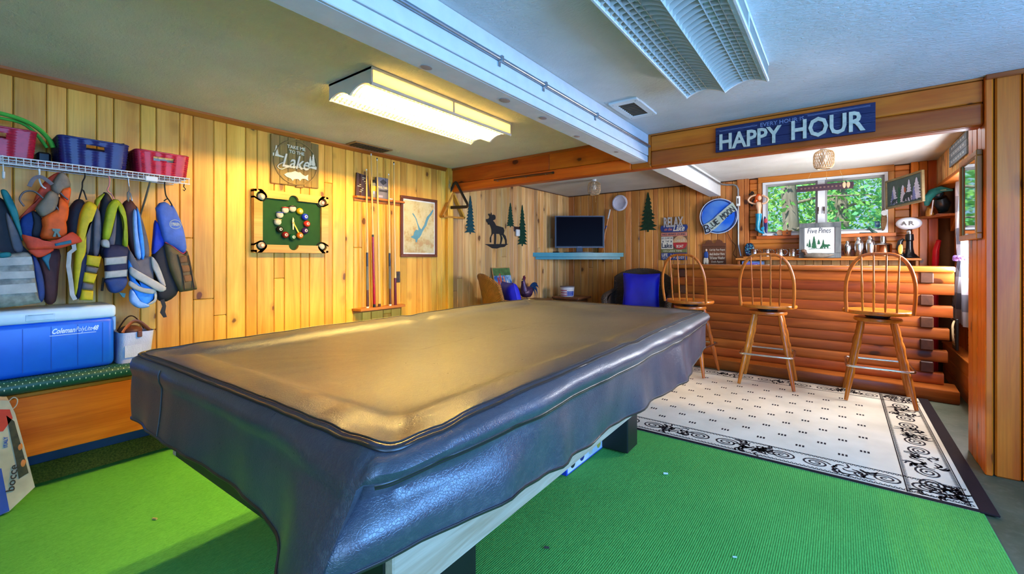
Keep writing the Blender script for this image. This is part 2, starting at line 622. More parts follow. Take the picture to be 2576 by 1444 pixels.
# ------------------------------------------------------------------ back wall
wb = struct(MB().box(-3.75, -0.80, 6.385, 6.5, 0, 2.25).box(0.425, 1.1, 6.385, 6.5, 0, 2.25).box(-0.80, 0.425, 6.385, 6.5, 0, 1.5).box(-0.80, 0.425, 6.385, 6.5, 2.165, 2.25).build('wall_back', GAP))
wb['label'] = 'back wall of the bar alcove clad in pine'
XB = [-3.606] + [p[0] for p in [(-3.610,2.209),(-3.506,2.200),(-3.381,2.190),(-3.246,2.179),(-3.168,2.173),(-3.078,2.165),(-2.963,2.156),(-2.829,2.145),(-2.751,2.139),(-2.623,2.128),(-2.529,2.120),(-2.405,2.110),(-2.321,2.103),(-2.196,2.093),(-2.126,2.087),(-2.046,2.081),(-1.978,2.075),(-1.905,2.069),(-1.812,2.062),(-1.752,2.057),(-1.688,2.052),(-1.599,2.044),(-1.511,2.037),(-1.409,2.029),(-1.329,2.022),(-1.227,2.014),(-1.145,2.007),(-1.088,2.002)]]
boards(wb, list(zip(XB, XB[1:])), 'Y', 6.385, 6.36, 0.0, 2.235, W_BACK, jr, 0.2)
XC = XB[-1]
boards(wb, [(XC, XC + 0.085), (XC + 0.085, -0.945)], 'Y', 6.385, 6.335, 0.0, 2.249, W_BACK, jr, 0)
# horizontal siding round the window, one board above the other
zz = 1.235
while zz < 2.235:
    z1 = min(zz + 0.086, 2.235)
    if zz < 1.47:
        MB().box(-0.943, 0.60, 6.385, 6.356, zz + 0.001, min(z1, 1.469), 0.008).build('siding_board', W_SIDING, wb)
        if z1 > 1.469:
            for a, b in ((-0.943, -0.845), (0.47, 0.60)):
                MB().box(a, b, 6.385, 6.356, 1.4695, z1, 0.004).build('siding_board', W_SIDING, wb)
    else:
        for a, b in ((-0.943, -0.845), (0.47, 0.60)):
            MB().box(a, b, 6.385, 6.356, zz + 0.001, z1, 0.008).build('siding_board', W_SIDING, wb)
    zz = z1
xs = -0.94
while xs < 0.6:
    MB().box(xs + 0.001, min(xs + 0.084, 0.6) - 0.001, 6.385, 6.36, 0.0, 1.235, 0.006).build('plank', W_PALE, wb)
    xs += 0.085
MB().box(-0.845, 0.47, 6.385, 6.34, 2.178, 2.249, 0.004).build('head_board', W_SIDING, wb)
MB().box(-0.845, -0.792, 6.385, 6.34, 1.47, 2.178, 0.004).build('side_casing', W_BACK, wb)
MB().box(0.418, 0.47, 6.385, 6.34, 1.47, 2.178, 0.004).build('side_casing', W_BACK, wb)
MB().box(-0.86, 0.485, 6.385, 6.315, 1.462, 1.503, 0.004).build('sill_board', W_SIDING, wb)
boards(wb, [(0.6, 0.665), (0.665, 0.735), (0.735, 0.815)], 'Y', 6.385, 6.31, 0.0, 2.249, W_JAMB, jr, 0)

# window in the back wall: white frame, two sashes, panes and the two levers
w1 = thing('window_1', 'white framed twin window in the back wall', 'window', (-0.187, 6.38, 1.505))
w1['kind'] = 'structure'
del w1['category']
FRAME = mat('window_white', (212, 214, 216), 0.4, var=0.04)
GLASSM = None
def glass_mat():
    s = NT('window_glass')
    s.b.inputs['Base Color'].default_value = (0.93, 0.98, 0.96, 1)
    s.b.inputs['Roughness'].default_value = 0.0
    t = s.n('BsdfTransparent')
    gl = s.n('BsdfGlossy')
    gl.inputs['Roughness'].default_value = 0.02
    mx = s.n('MixShader')
    lw = s.n('LayerWeight')
    lw.inputs[0].default_value = 0.25
    s.link(s.math('MULTIPLY', lw.outputs['Fresnel'], 0.6), mx.inputs[0])
    t.inputs[0].default_value = (0.95, 0.99, 0.97, 1)
    s.link(t.outputs[0], mx.inputs[1])
    s.link(gl.outputs[0], mx.inputs[2])
    out = [q for q in s.t.nodes if q.type == 'OUTPUT_MATERIAL'][0]
    s.link(mx.outputs[0], out.inputs[0])
    return s.m
GLASS = glass_mat()
x0, x1, z0, z1 = -0.79, 0.416, 1.505, 2.175
f = MB()
f.box(x0, x1, 6.33, 6.45, z1 - 0.028, z1).box(x0, x1, 6.33, 6.45, z0, z0 + 0.028).box(x0, x0 + 0.028, 6.33, 6.45, z0 + 0.028, z1 - 0.028).box(x1 - 0.028, x1, 6.33, 6.45, z0 + 0.028, z1 - 0.028)
f.build('frame', FRAME, w1)
MB().box(-0.222, -0.15, 6.345, 6.44, z0 + 0.028, z1 - 0.028, 0.004).build('mullion', FRAME, w1)
GREYF = mat('sash_grey', (150, 148, 146), 0.5, var=0.05)
for a, b in ((x0 + 0.028, -0.222), (-0.15, x1 - 0.028)):
    s_ = MB()
    q = 0.022
    s_.box(a, b, 6.375, 6.42, z1 - 0.028 - q, z1 - 0.028).box(a, b, 6.375, 6.42, z0 + 0.028, z0 + 0.028 + q)
    s_.box(a, a + q, 6.375, 6.42, z0 + 0.05, z1 - 0.05).box(b - q, b, 6.375, 6.42, z0 + 0.05, z1 - 0.05)
    sash = s_.build('sash', GREYF, w1)
    MB().box(a + q, b - q, 6.396, 6.4, z0 + 0.05, z1 - 0.05).build('pane', GLASS, sash)
for a in (-0.215, -0.157):
    MB().box(a - 0.008, a + 0.008, 6.325, 6.346, 1.78, 1.83, 0.003).box(a - 0.005, a + 0.005, 6.318, 6.328, 1.745, 1.80, 0.003).build('sash_lever', mat('lever_brown', (70, 52, 46), 0.4), w1)

# ------------------------------------------------------------------ right wall of the alcove with its window
wr = struct(MB().box(0.955, 1.05, 3.7, 4.58, 0, 2.25).box(0.955, 1.05, 5.72, 6.5, 0, 2.25).box(0.955, 1.05, 4.58, 5.72, 0, 0.98).box(0.955, 1.05, 4.58, 5.72, 1.93, 2.25).build('wall_right', GAP))
wr['label'] = 'pine clad right wall of the alcove round a small window'
ys = 5.4
boards(wr, [(5.72, 5.8), (5.8, 5.9), (5.9, 6.0), (6.0, 6.1), (6.1, 6.2), (6.2, 6.31)], 'X', 0.96, 0.93, 0.0, 1.98, W_JAMB, jr, 0)
boards(wr, [(3.97, 4.06), (4.06, 4.15), (4.15, 4.27), (4.27, 4.37), (4.37, 4.48), (4.48, 4.57)], 'X', 0.96, 0.93, 0.0, 1.98, W_JAMB, jr, 0)
for k in range(9):
    MB().box(0.96, 0.93, 4.58, 5.71, 0.36 + k * 0.068, 0.36 + k * 0.068 + 0.067, 0.006).build('siding_board', W_TRIM, wr)
# boxed header above the window
yy = 3.98
while yy < 6.3:
    MB().box(0.955, 0.80, yy + 0.001, min(yy + 0.105, 6.31), 1.975, 2.249, 0.006).build('header_board', W_PALE, wr)
    yy += 0.106
MB().box(0.955, 0.785, 3.975, 6.31, 1.94, 1.974, 0.004).build('header_trim', W_TRIM, wr)
kw = MB()
for k in range(3):
    MB().box(0.955, 0.845, 3.98, 6.31, k * 0.115, k * 0.115 + 0.113, 0.006).build('ledge_board', W_TRIM, wr)
MB().box(0.955, 0.835, 3.975, 6.31, 0.345, 0.365, 0.004).build('ledge_cap', W_TRIM, wr)
w2 = thing('window_2', 'bright window behind the checked curtain', 'window', (1.0, 5.15, 0.98))
w2['kind'] = 'structure'
del w2['category']
MB().box(0.96, 1.04, 4.58, 4.62, 0.98, 1.93).box(0.96, 1.04, 5.68, 5.72, 0.98, 1.93).box(0.96, 1.04, 4.62, 5.68, 0.98, 1.02).box(0.96, 1.04, 4.62, 5.68, 1.89, 1.93).build('frame', FRAME, w2)
MB().box(0.998, 1.002, 4.62, 5.68, 1.02, 1.89).build('pane', GLASS, w2)

# ------------------------------------------------------------------ jamb at the right and the wall that goes on from it
wj = struct(MB().box(0.672, 0.95, 3.60, 3.985, 0, 2.25).build('wall_1', GAP))
wj.name = 'wall_jamb'
wj['label'] = 'wide pine jamb at the right end of the happy hour beam'
boards(wj, [(3.565, 3.655), (3.655, 3.75), (3.75, 3.86), (3.86, 3.972)], 'X', 0.68, 0.65, 0.0, 2.249, W_JAMB, jr, 0, 0.005)
wf = struct(MB().box(0.70, 2.35, 3.60, 3.70, 0, 2.25).build('wall_front', GAP))
wf['label'] = 'pine boarded wall at the right edge of the room'
boards(wf, [(0.655, 0.685), (0.688, 0.79), (0.793, 0.83), (0.833, 0.98), (0.98, 1.1), (1.1, 1.25), (1.25, 1.4), (1.4, 1.5), (1.5, 1.65), (1.65, 1.8), (1.8, 1.95), (1.95, 2.1), (2.1, 2.2)], 'Y', 3.61, 3.572, 0.0, 2.235, W_JAMB, jr, 0, 0.008)
t3 = struct(MB().box(0.65, 2.2, 3.552, 3.572, 2.222, 2.25, 0.004).build('trim_3', W_TRIMX))
t3['label'] = 'small pine moulding above the boards at the right edge'

# ------------------------------------------------------------------ unseen walls, with the glass door and the window the daylight comes by
wrr = struct(MB().box(-3.75, 0.0, -1.85, -1.72, 0, 2.25).box(2.1, 2.35, -1.85, -1.72, 0, 2.25).box(0.0, 2.1, -1.85, -1.72, 2.06, 2.25).build('wall_rear', W_LEFT))
wrr['label'] = 'pine wall behind the viewer round a glass door'
d1 = struct(MB().box(0.0, 0.06, -1.83, -1.74, 0, 2.06).box(2.04, 2.1, -1.83, -1.74, 0, 2.06).box(0.06, 2.04, -1.83, -1.74, 2.0, 2.06).box(0.06, 2.04, -1.83, -1.74, 0.0, 0.06).box(1.0, 1.1, -1.83, -1.74, 0.06, 2.0).build('door_1', FRAME))
d1['label'] = 'wide white glass door behind the viewer'
wsd = struct(MB().box(2.2, 2.35, -1.85, -0.45, 0, 2.25).box(2.2, 2.35, 2.55, 3.7, 0, 2.25).box(2.2, 2.35, -0.45, 2.55, 0, 0.85).box(2.2, 2.35, -0.45, 2.55, 2.05, 2.25).build('wall_side', W_JAMB))
wsd['label'] = 'pine side wall out of view to the right round a wide window'
w3 = struct(MB().box(2.22, 2.33, -0.45, 2.55, 0.85, 0.9).box(2.22, 2.33, -0.45, 2.55, 2.0, 2.05).box(2.22, 2.33, -0.45, -0.4, 0.9, 2.0).box(2.22, 2.33, 2.5, 2.55, 0.9, 2.0).box(2.22, 2.33, 1.02, 1.08, 0.9, 2.0).build('window_3', FRAME))
w3['label'] = 'wide white framed window out of view to the right'

# ------------------------------------------------------------------ the two beams
bm_ = struct(MB().box(-1.425, -1.30, -1.72, 3.6, 2.022, 2.249, 0.004).build('ceiling_beam', WHITE_PAINT))
bm_['label'] = 'long white painted beam under the ceiling'
MB().box(-1.299, -1.28, -1.72, 3.6, 2.075, 2.249, 0.003).build('face_board', WHITE_PAINT, bm_)
MB().box(-1.299, -1.286, -1.72, 3.6, 2.022, 2.072, 0.003).build('face_board', WHITE_PAINT, bm_)
for q, w in ((1.25, .02), (1.75, .024), (2.1, .02), (2.55, .018), (3.1, .016)):
    MB().lathe([(w, 2.0195), (w * 0.6, 2.0188)], 12, (-1.36 + 0.03 * math.sin(q * 9), q, 0), sy=1.4).build('knot', mat('bled_knot', (170, 150, 140), 0.7), bm_)
bm2 = struct(MB().box(-1.425, -1.285, 3.73, 6.36, 2.055, 2.249, 0.004).build('ceiling_beam', WHITE_PAINT))
bm2['label'] = 'white painted beam running on under the alcove ceiling'
cb = struct(MB().box(-3.6, 0.648, 3.625, 3.70, 2.0, 2.249).build('cross_beam', GAP))
cb['label'] = 'pine boxed cross beam between the room and the bar alcove'
for a, b, zs in ((-3.604, -1.43, 2.075), (-1.262, 0.649, 2.109)):
    cuts = [a, a + (b - a) * 0.62, b] if a < -2 else [a, b]
    for q in range(len(cuts) - 1):
        MB().box(cuts[q], cuts[q + 1] - 0.001, 3.60, 3.63, zs + 0.001, 2.236, 0.005).build('beam_board', W_BEAM, cb)
    MB().box(a, b, 3.594, 3.63, 1.98, zs - 0.001, 0.012, 2).build('beam_board', W_BEAM, cb)
MB().box(-1.43, -1.262, 3.594, 3.63, 1.98, 2.03, 0.006).build('beam_board', W_BEAM, cb)
MB().box(-1.281, -1.262, 3.586, 3.63, 2.0, 2.249, 0.004).build('end_cap', W_JAMB, cb)
MB().box(-3.604, 0.649, 3.632, 3.715, 1.98, 2.0, 0.004).build('beam_board', W_BEAM, cb)
MB().box(-3.604, 0.649, 3.70, 3.72, 2.001, 2.249, 0.004).build('beam_board', W_BEAM, cb)
MB().box(-3.604, -1.43, 3.588, 3.60, 2.226, 2.249, 0.003).build('top_trim', W_TRIMX, cb)
MB().box(-1.262, 0.649, 3.588, 3.60, 2.236, 2.249, 0.003).build('top_trim', W_TRIMX, cb)
pc = struct(MB().box(-3.606, -3.56, 3.53, 3.615, 0.0, 2.249, 0.004).build('trim_4', W_LEFT))
pc['label'] = 'pine corner strip where the cross beam meets the left wall'

# ------------------------------------------------------------------ fluorescent fixtures
TUBE_ON = mat('lit_tube', (255, 208, 102), 0.4, emit=760.0, var=0.0)
TUBE_OFF = mat('dark_tube', (225, 225, 220), 0.3, var=0.02)
def side_mat(name='ribbed_acrylic', lo=0.75, hi=0.92):
    s = NT(name)
    d = s.n('BsdfTranslucent')
    d.inputs[0].default_value = (0.92, 0.9, 0.82, 1)
    f = s.n('BsdfDiffuse')
    f.inputs[0].default_value = (0.9, 0.88, 0.82, 1)
    mx = s.n('MixShader')
    nz = s.noise(s.n('TexCoord').outputs['Object'], 40, 2)
    s.link(s.rng(nz, 0, 1, lo, hi), mx.inputs[0])
    s.link(f.outputs[0], mx.inputs[1])
    s.link(d.outputs[0], mx.inputs[2])
    s.link(mx.outputs[0], [q for q in s.t.nodes if q.type == 'OUTPUT_MATERIAL'][0].inputs[0])
    return s.m
ACRYL = side_mat()
LOUVER = side_mat('louver_plastic', 0.4, 0.6)
HW, HL, TOP = 0.205, 0.62, 0.0
def edge_z(x):
    """lower edge of the louver: two hollow arches that meet in a ridge"""
    u = abs(x) / HW
    return -0.112 + 0.034 * math.sin(min(1.0, u) * PI) ** 0.8 + 0.012 * u
def fixture(label, lit):
    t = thing('fluorescent_light', label, 'ceiling light', (0, 0, 0), 'fluorescent ceiling fixtures')
    MB().box(-HW, HW, -HL, HL, -0.012, 0).build('pan', WHITE, t)
    for s in (-1, 1):
        pr = [(-HW, 0), (HW, 0)] + [(HW * (1 - k / 10), edge_z(HW * (1 - k / 10))) for k in range(21)]
        MB().prism(pr, 'Y', s * HL, s * (HL - 0.012)).build('end_plate', WHITE, t)
        MB().box(s * HW - 0.003, s * HW + 0.003, -HL + 0.012, HL - 0.012, -0.082, -0.016).build('side_lens', ACRYL, t)
        MB().box(s * HW - 0.006, s * HW + 0.006, -HL, HL, -0.098, -0.082, 0.002).box(s * HW - 0.006, s * HW + 0.006, -HL, HL, -0.016, 0, 0.002).box(s * HW - 0.006, s * HW + 0.006, -0.008, 0.008, -0.082, -0.016).build('side_rail', WHITE, t)
        MB().tube([(s * 0.1, -0.59, -0.04), (s * 0.1, 0.59, -0.04)], 0.017, 12).build('tube', TUBE_ON if lit else TUBE_OFF, t, 40)
    prof = [HW * (-1 + 2 * k / 20) for k in range(21)]
    bh_ = 0.016 if lit else 0.036
    bl = [(x, edge_z(x)) for x in prof] + [(x, edge_z(x) + bh_) for x in reversed(prof)]
    LV_ = LOUVER if lit else mat('louver_matt', (206, 202, 190), 0.6, var=0.05)
    b0 = None
    n = 40 if lit else 30
    for k in range(1, n):
        y = -HL + 2 * HL * k / n
        if b0 is None:
            b0 = MB().prism(bl, 'Y', -0.0008, 0.0008).build('louver_blade', LV_, t)
            b0.location = (0, y, 0)
        else:
            clone(b0, (0, y, 0), t)
    for x in (-0.18, -0.15, -0.12, -0.09, 0.0, 0.09, 0.12, 0.15, 0.18):
        z = edge_z(x)
        MB().box(x - 0.0008, x + 0.0008, -HL + 0.012, HL - 0.012, z, z + bh_ - 0.002).build('louver_strip', LV_, t)
    return t
fx1 = fixture('lit louvered fluorescent fixture glowing on the ceiling left of the white beam', True)
fx1.location = (-2.213, 2.037, 2.249)
fx2 = fixture('unlit louvered fluorescent fixture on the ceiling right of the white beam', False)
fx2.location = (-0.512, 2.03, 2.249)

# conduit on the beam
cd = thing('conduit', 'thin metal conduit running along the side of the white beam', 'conduit', (-1.268, 0, 2.15))
MB().tube([(-1.268, -1.7, 2.15), (-1.268, 3.586, 2.15)], 0.0105, 10).build('pipe', METAL, cd, 40)
for q in (0.6, 1.6, 1.98, 2.6):
    MB().box(-1.279, -1.254, q - 0.009, q + 0.009, 2.136, 2.165, 0.003).box(-1.279, -1.275, q - 0.008, q + 0.008, 2.118, 2.14).build('clamp', METAL, cd)
cd2 = thing('conduit', 'conduit bending from the alcove beam down the back wall behind the shelf', 'conduit', (-1.27, 6.3, 1.24))
MB().tube([(-1.273, 3.74, 2.2), (-1.273, 5.9, 2.2), (-1.268, 6.1, 2.195), (-1.24, 6.26, 2.19), (-1.19, 6.318, 2.188), (-1.12, 6.318, 2.184), (-1.085, 6.318, 2.165), (-1.067, 6.318, 2.12), (-1.066, 6.318, 1.5), (-1.066, 6.318, 1.4), (-1.05, 6.318, 1.32), (-1.036, 6.318, 1.25)], 0.0115, 10).build('pipe', METAL, cd2, 40)
MB().box(-1.088, -1.044, 6.295, 6.335, 1.90, 2.03, 0.006).build('switch_box', WHITE, cd2)
MB().box(-1.074, -1.058, 6.29, 6.297, 1.93, 2.0, 0.002).build('switch', mat('switch_brown', (92, 74, 60), 0.5), cd2)

# vents
v1 = thing('ceiling_vent', 'white square vent cover beside the beam end', 'vent', (-1.135, 2.895, 2.249))
a0, a1, c0, c1 = -1.232, -1.038, 2.70, 3.085
MB().box(a0, a1, c0, c0 + 0.06, 2.236, 2.25, 0.003).box(a0, a1, c1 - 0.06, c1, 2.236, 2.25, 0.003).box(a0, a0 + 0.04, c0 + 0.06, c1 - 0.06, 2.236, 2.25).box(a1 - 0.04, a1, c0 + 0.06, c1 - 0.06, 2.236, 2.25).build('frame', WHITE, v1)
GR = mat('grille_brown', (96, 80, 62), 0.7)
MB().box(a0 + 0.04, a1 - 0.04, c0 + 0.06, c1 - 0.06, 2.245, 2.25).build('backing', mat('vent_dark', (50, 42, 36), 0.8), v1)
for k in range(9):
    y = c0 + 0.075 + k * 0.031
    MB().box(a0 + 0.04, a1 - 0.04, y, y + 0.012, 2.239, 2.246).build('slat', GR, v1)
for k in range(4):
    MB().lathe([(0.004, 2.2355), (0.004, 2.2345)], 8, (a0 + 0.02 + (k % 2) * 0.154, c0 + 0.03 + (k // 2) * 0.325, 0)).build('screw', METAL, v1)
v2 = thing('ceiling_vent', 'dark brown slotted register in the ceiling above the cue rack', 'vent', (-3.47, 2.435, 2.249))
MB().box(-3.55, -3.39, 2.235, 2.635, 2.24, 2.25, 0.003).build('frame', mat('register_tan', (150, 120, 76), 0.5), v2)
MB().box(-3.525, -3.415, 2.26, 2.61, 2.236, 2.241).build('backing', mat('vent_dark', (50, 42, 36), 0.8), v2)
for k in range(11):
    y = 2.27 + k * 0.031
    MB().box(-3.525, -3.415, y, y + 0.008, 2.232, 2.238).build('slat', GR, v2)

# ------------------------------------------------------------------ pool table and its cover
TBX, TBY, TBR = -1.455, 1.842, math.radians(1.4)
pt = thing('pool_table', 'black legged pool table with pale wood apron under the fitted cover', 'pool table', (0, 0, 0))
W_APRON = wood('pale_apron', (204, 186, 158), (168, 144, 112), 'y', 0.0, 0.45, vary=0.05, grain=2.5)
MB().box(-0.69, 0.69, -1.30, 1.30, 0.66, 0.79, 0.01).build('bed', mat('table_black', (28, 26, 26), 0.4), pt)
for s in (-1, 1):
    MB().box(s * 0.655, s * 0.625, -1.26, 1.26, 0.455, 0.66, 0.004).build('apron', W_APRON, pt)
    MB().box(-0.624, 0.624, s * 1.26, s * 1.23, 0.455, 0.66, 0.004).build('apron', mat('table_black', (28, 26, 26), 0.4), pt)
    for q in (-1, 1):
        lg = MB().box(s * 0.345 - 0.085, s * 0.345 + 0.085, q * 0.80 - 0.085, q * 0.80 + 0.085, 0.02, 0.66, 0.006).build('leg', mat('table_black', (28, 26, 26), 0.4), pt)
        MB().lathe([(0.035, 0.0095), (0.045, 0.012), (0.045, 0.02)], 14, (s * 0.345, q * 0.80, 0)).build('foot', BLACKM, lg)
    MB().box(s * 0.345 - 0.03, s * 0.345 + 0.03, -0.71, 0.71, 0.30, 0.42, 0.004).build('stretcher', wood('brown_rail', (120, 78, 48), (90, 54, 34), 'y', 0), pt)
pt.location = (TBX, TBY, 0)
pt.rotation_euler = (0, 0, TBR)

def leather():
    s = NT('cracked_leatherette')
    tc = s.n('TexCoord').outputs['Object']
    big = s.noise(tc, 3.0, 4, 0.6)
    scr = s.noise(s.vscale(tc, (60, 26, 40)), 1.0, 4, 0.7, 1.5)
    c = s.mix(s.rng(big, 0.3, 0.7), lin((50, 53, 64)), lin((66, 69, 78)))
    c = s.mix(s.math('MULTIPLY', s.rng(scr, 0.5, 0.8), 0.4), c, lin((110, 108, 102)))
    s.link(c, s.b.inputs['Base Color'])
    s.link(s.rng(scr, 0.3, 0.7, 0.27, 0.38), s.b.inputs['Roughness'])
    s.b.inputs['Specular IOR Level'].default_value = 0.85
    s.b.inputs['Coat Weight'].default_value = 0.3
    s.b.inputs['Coat Roughness'].default_value = 0.3
    vo = s.n('TexVoronoi')
    vo.feature = 'DISTANCE_TO_EDGE'
    s.link(tc, vo.inputs['Vector'])
    vo.inputs['Scale'].default_value = 150
    h = s.math('ADD', s.math('MULTIPLY', s.rng(vo.outputs['Distance'], 0, 0.12), 0.3), s.noise(tc, 45, 4, 0.65, 0.8))
    s.bump(h, 0.28, 0.004)
    return s.m
LEATHER = leather()
HA, HB = 0.742, 1.352          # half width and half length of the seam line
def ring(inset, rc, n=(44, 76), pw=2.0):
    """points round a rectangle with soft corners; returns (x, y, outward x, outward y, s along the edge)"""
    a, b = max(HA - inset, 0.002), max(HB - inset, 0.002)
    rc = min(rc, a * 0.98)
    pts = []
    K = 10
    # anticlockwise from the near left corner
    sides = [((-1, -1), (1, 0)), ((1, -1), (0, 1)), ((1, 1), (-1, 0)), ((-1, 1), (0, -1))]
    for (cx, cy), (dx, dy) in sides:
        ccx, ccy = cx * (a - rc), cy * (b - rc)
        a0 = {(-1, -1): PI, (1, -1): 1.5 * PI, (1, 1): 0.0, (-1, 1): 0.5 * PI}[(cx, cy)]
        for k in range(K):
            an = a0 + (PI / 2) * (k / K)
            pts.append((ccx + rc * math.cos(an), ccy + rc * math.sin(an), math.cos(an), math.sin(an)))
        m = n[0] if dx else n[1]
        L = 2 * (a if dx else b) - 2 * rc
        an = a0 + PI / 2
        sx, sy = ccx + rc * math.cos(an), ccy + rc * math.sin(an)
        for k in range(m):
            pts.append((sx + dx * L * k / m, sy + dy * L * k / m, math.cos(an), math.sin(an)))
    return pts
def cover_mesh():
    ins = [(0.0, 0.855, .05), (0.014, 0.862, .05), (0.035, 0.8635, .05), (0.07, 0.864, .05), (0.105, 0.863, .05), (0.13, 0.858, .05), (0.15, 0.848, .045), (0.172, 0.839, .04), (0.2, 0.8345, .04), (0.25, 0.833, .04), (0.33, 0.832, .04), (0.43, 0.831, .04), (0.54, 0.8305, .04), (0.65, 0.830, .03), (0.735, 0.830, .005)]
    drop = [0.012, 0.03, 0.05, 0.066, 0.074, 0.09, 0.115, 0.14, 0.165, 0.19, 0.212, 0.228, 0.236]
    rows = []
    def pock(x, y):
        z = 0
        for px, py in ((-HA + .1, -HB + .1), (HA - .1, -HB + .1), (-HA + .1, HB - .1), (HA - .1, HB - .1), (-HA + .085, 0), (HA - .085, 0)):
            d = math.hypot(x - px, y - py)
            z -= 0.026 * math.exp(-(d / 0.07) ** 2)
        return z
    for d in reversed(drop):
        row = []
        for x, y, nx, ny in ring(0.0, .05):
            t = d / 0.236
            w = mnoise.noise(Vector((x * 2.3 + 5, y * 2.3, 1.7)))
            w2 = mnoise.noise(Vector((x * 6 + 2, y * 6, 4.1 + t * 1.2)))
            near = math.exp(-((x - HA) ** 2 + (y + HB) ** 2) / 0.06)     # slack fold at the corner by the viewer
            side = 1.0 if nx > 0.5 else 0.0
            puff = 0.018 * math.sin(PI * min(1, d / 0.07)) * (0.6 + 0.8 * side)
            w3 = mnoise.noise(Vector((x * 9 + 1, y * 9, 8.8)))
            fold = (0.024 + 0.022 * side) * t * (w * 1.2 + w2 * 0.4) + (0.008 + 0.006 * side) * t * w3
            flare = 0.012 + (0.018 - 0.012 * side) * t + near * 0.02 * t * (1 - side)
            o = puff + fold + flare + 0.006 * w2
            tuck = -0.06 * side * math.exp(-((d - 0.11) / 0.04) ** 2) * near
            x2, y2 = x + nx * (o + tuck), y + ny * (o + tuck)
            if near > 0.02:
                y2 -= near * 0.085 * t
                x2 -= near * 0.06 * t
            z = 0.855 - d * (1 - 0.13 * side * (1 - min(1, max(0, (y + 1.2) / 0.5)))) - 0.014 * t * w * (1 if nx > 0.5 else 0.4) - 0.03 * t * near * (1 - side) - 0.055 * t * side * min(1, max(0, (y + 0.95) / 0.5)) * (1 - min(1, max(0, (y - 0.85) / 0.5)))
            row.append((x2, y2, z))
        rows.append(row)
    for i, z, rc in ins:
        row = []
        for x, y, nx, ny in ring(i, rc):
            w = mnoise.noise(Vector((x * 5, y * 5, 0.3)))
            w2 = mnoise.noise(Vector((x * 14, y * 14, 7.3)))
            nearc = math.exp(-((x - HA + .1) ** 2 + (y + HB - .1) ** 2) / 0.07)
            row.append((x, y, z + pock(x, y) + 0.004 * w * (1 if i < .2 else 0.5) + 0.0015 * w2 + nearc * 0.012 * mnoise.noise(Vector((x * 11 + y * 9, y * 4 - x * 3, 2)))))
        rows.append(row)
    mb = MB()
    n = len(rows[0])
    vs = [q for r in rows for q in r]
    fs = [(r * n + k, r * n + (k + 1) % n, (r + 1) * n + (k + 1) % n, (r + 1) * n + k) for r in range(len(rows) - 1) for k in range(n)]
    fs.append(tuple((len(rows) - 1) * n + k for k in range(n)))
    mb.add(vs, fs)
    return mb, rows, len(drop)
cv = thing('pool_table_cover', 'dark brown leatherette cover fitted over the pool table', 'table cover', (0, 0, 0))
cmb, rows, nd = cover_mesh()
cmb.build('sheet', LEATHER, cv, 60)
SEAM = mat('seam_leather', (40, 34, 30), 0.35, spec=0.8)
MB().tube([(x, y, z + 0.002) for x, y, z in rows[nd]], 0.0042, 6, closed=True).build('seam', SEAM, cv, 60)
MB().tube([(x, y, z + 0.0035) for x, y, z in rows[nd + 1]], 0.0022, 5, closed=True).build('stitching', SEAM, cv, 60)
nn = len(rows[0])
r2 = [k for k in range(nn) if rows[nd - 4][k][0] > HA - 0.02]
MB().tube([rows[nd - 4][k] for k in r2], 0.0045, 6).build('seam', SEAM, cv, 60)
MB().tube([(x + 0.001, y, z - 0.006) for x, y, z in [rows[nd - 4][k] for k in r2]], 0.0025, 5).build('stitching', SEAM, cv, 60)
MB().tube([(x, y, z) for x, y, z in rows[0]], 0.0045, 6, closed=True).build('hem', SEAM, cv, 60)
ks = [k for k in range(nn) if rows[0][k][1] < -HB and abs(rows[0][k][0] + 0.40) < 0.02][:1]
for k in ks:
    MB().tube([(rows[r][k][0], rows[r][k][1] - 0.001, rows[r][k][2]) for r in range(nd)], 0.0022, 5).build('panel_seam', SEAM, cv, 60)
cv.location = (TBX, TBY, 0)
cv.rotation_euler = (0, 0, TBR)

# ------------------------------------------------------------------ rug
def rug_mat(name, c, c2):
    s = NT(name)
    g = s.n('NewGeometry').outputs['Position']
    wv = s.noise(s.vscale(g, (300, 90, 90)), 1.0, 2)
    f = s.noise(g, 3, 3)
    s.link(s.mix(s.rng(f, .3, .7), lin(c2), lin(c)), s.b.inputs['Base Color'])
    s.b.inputs['Roughness'].default_value = 0.9
    s.b.inputs['Specular IOR Level'].default_value = 0.15
    s.bump(wv, 0.5, 0.003)
    return s.m
RUGC = rug_mat('rug_cream', (226, 214, 192), (206, 194, 172))
RUGD = rug_mat('rug_dark', (44, 32, 34), (34, 26, 28))
RX0, RX1, RY0, RY1 = -1.95, 0.592, 3.0, 5.12
rg = thing('area_rug', 'cream rug with black scrollwork border in front of the bar', 'rug', ((RX0 + RX1) / 2, (RY0 + RY1) / 2, 0.009))
MB().box(RX0, RX1, RY0, RY1, 0.0093, 0.0155, 0.002).build('field', RUGC, rg)
h = MB()
hw = 0.045
h.box(RX0 - 0.02, RX1, RY0, RY0 + 0.022, 0.0095, 0.0175, 0.002).box(RX0 - 0.02, RX1, RY1 - 0.022, RY1, 0.0095, 0.0175, 0.002)
h.box(RX1 - 0.062, RX1 + 0.004, RY0 - 0.002, RY1, 0.0095, 0.0178, 0.002).box(RX0 - 0.02, RX0 + 0.05, RY0, RY1, 0.0095, 0.0178, 0.002)
h.build('hem', RUGD, rg)
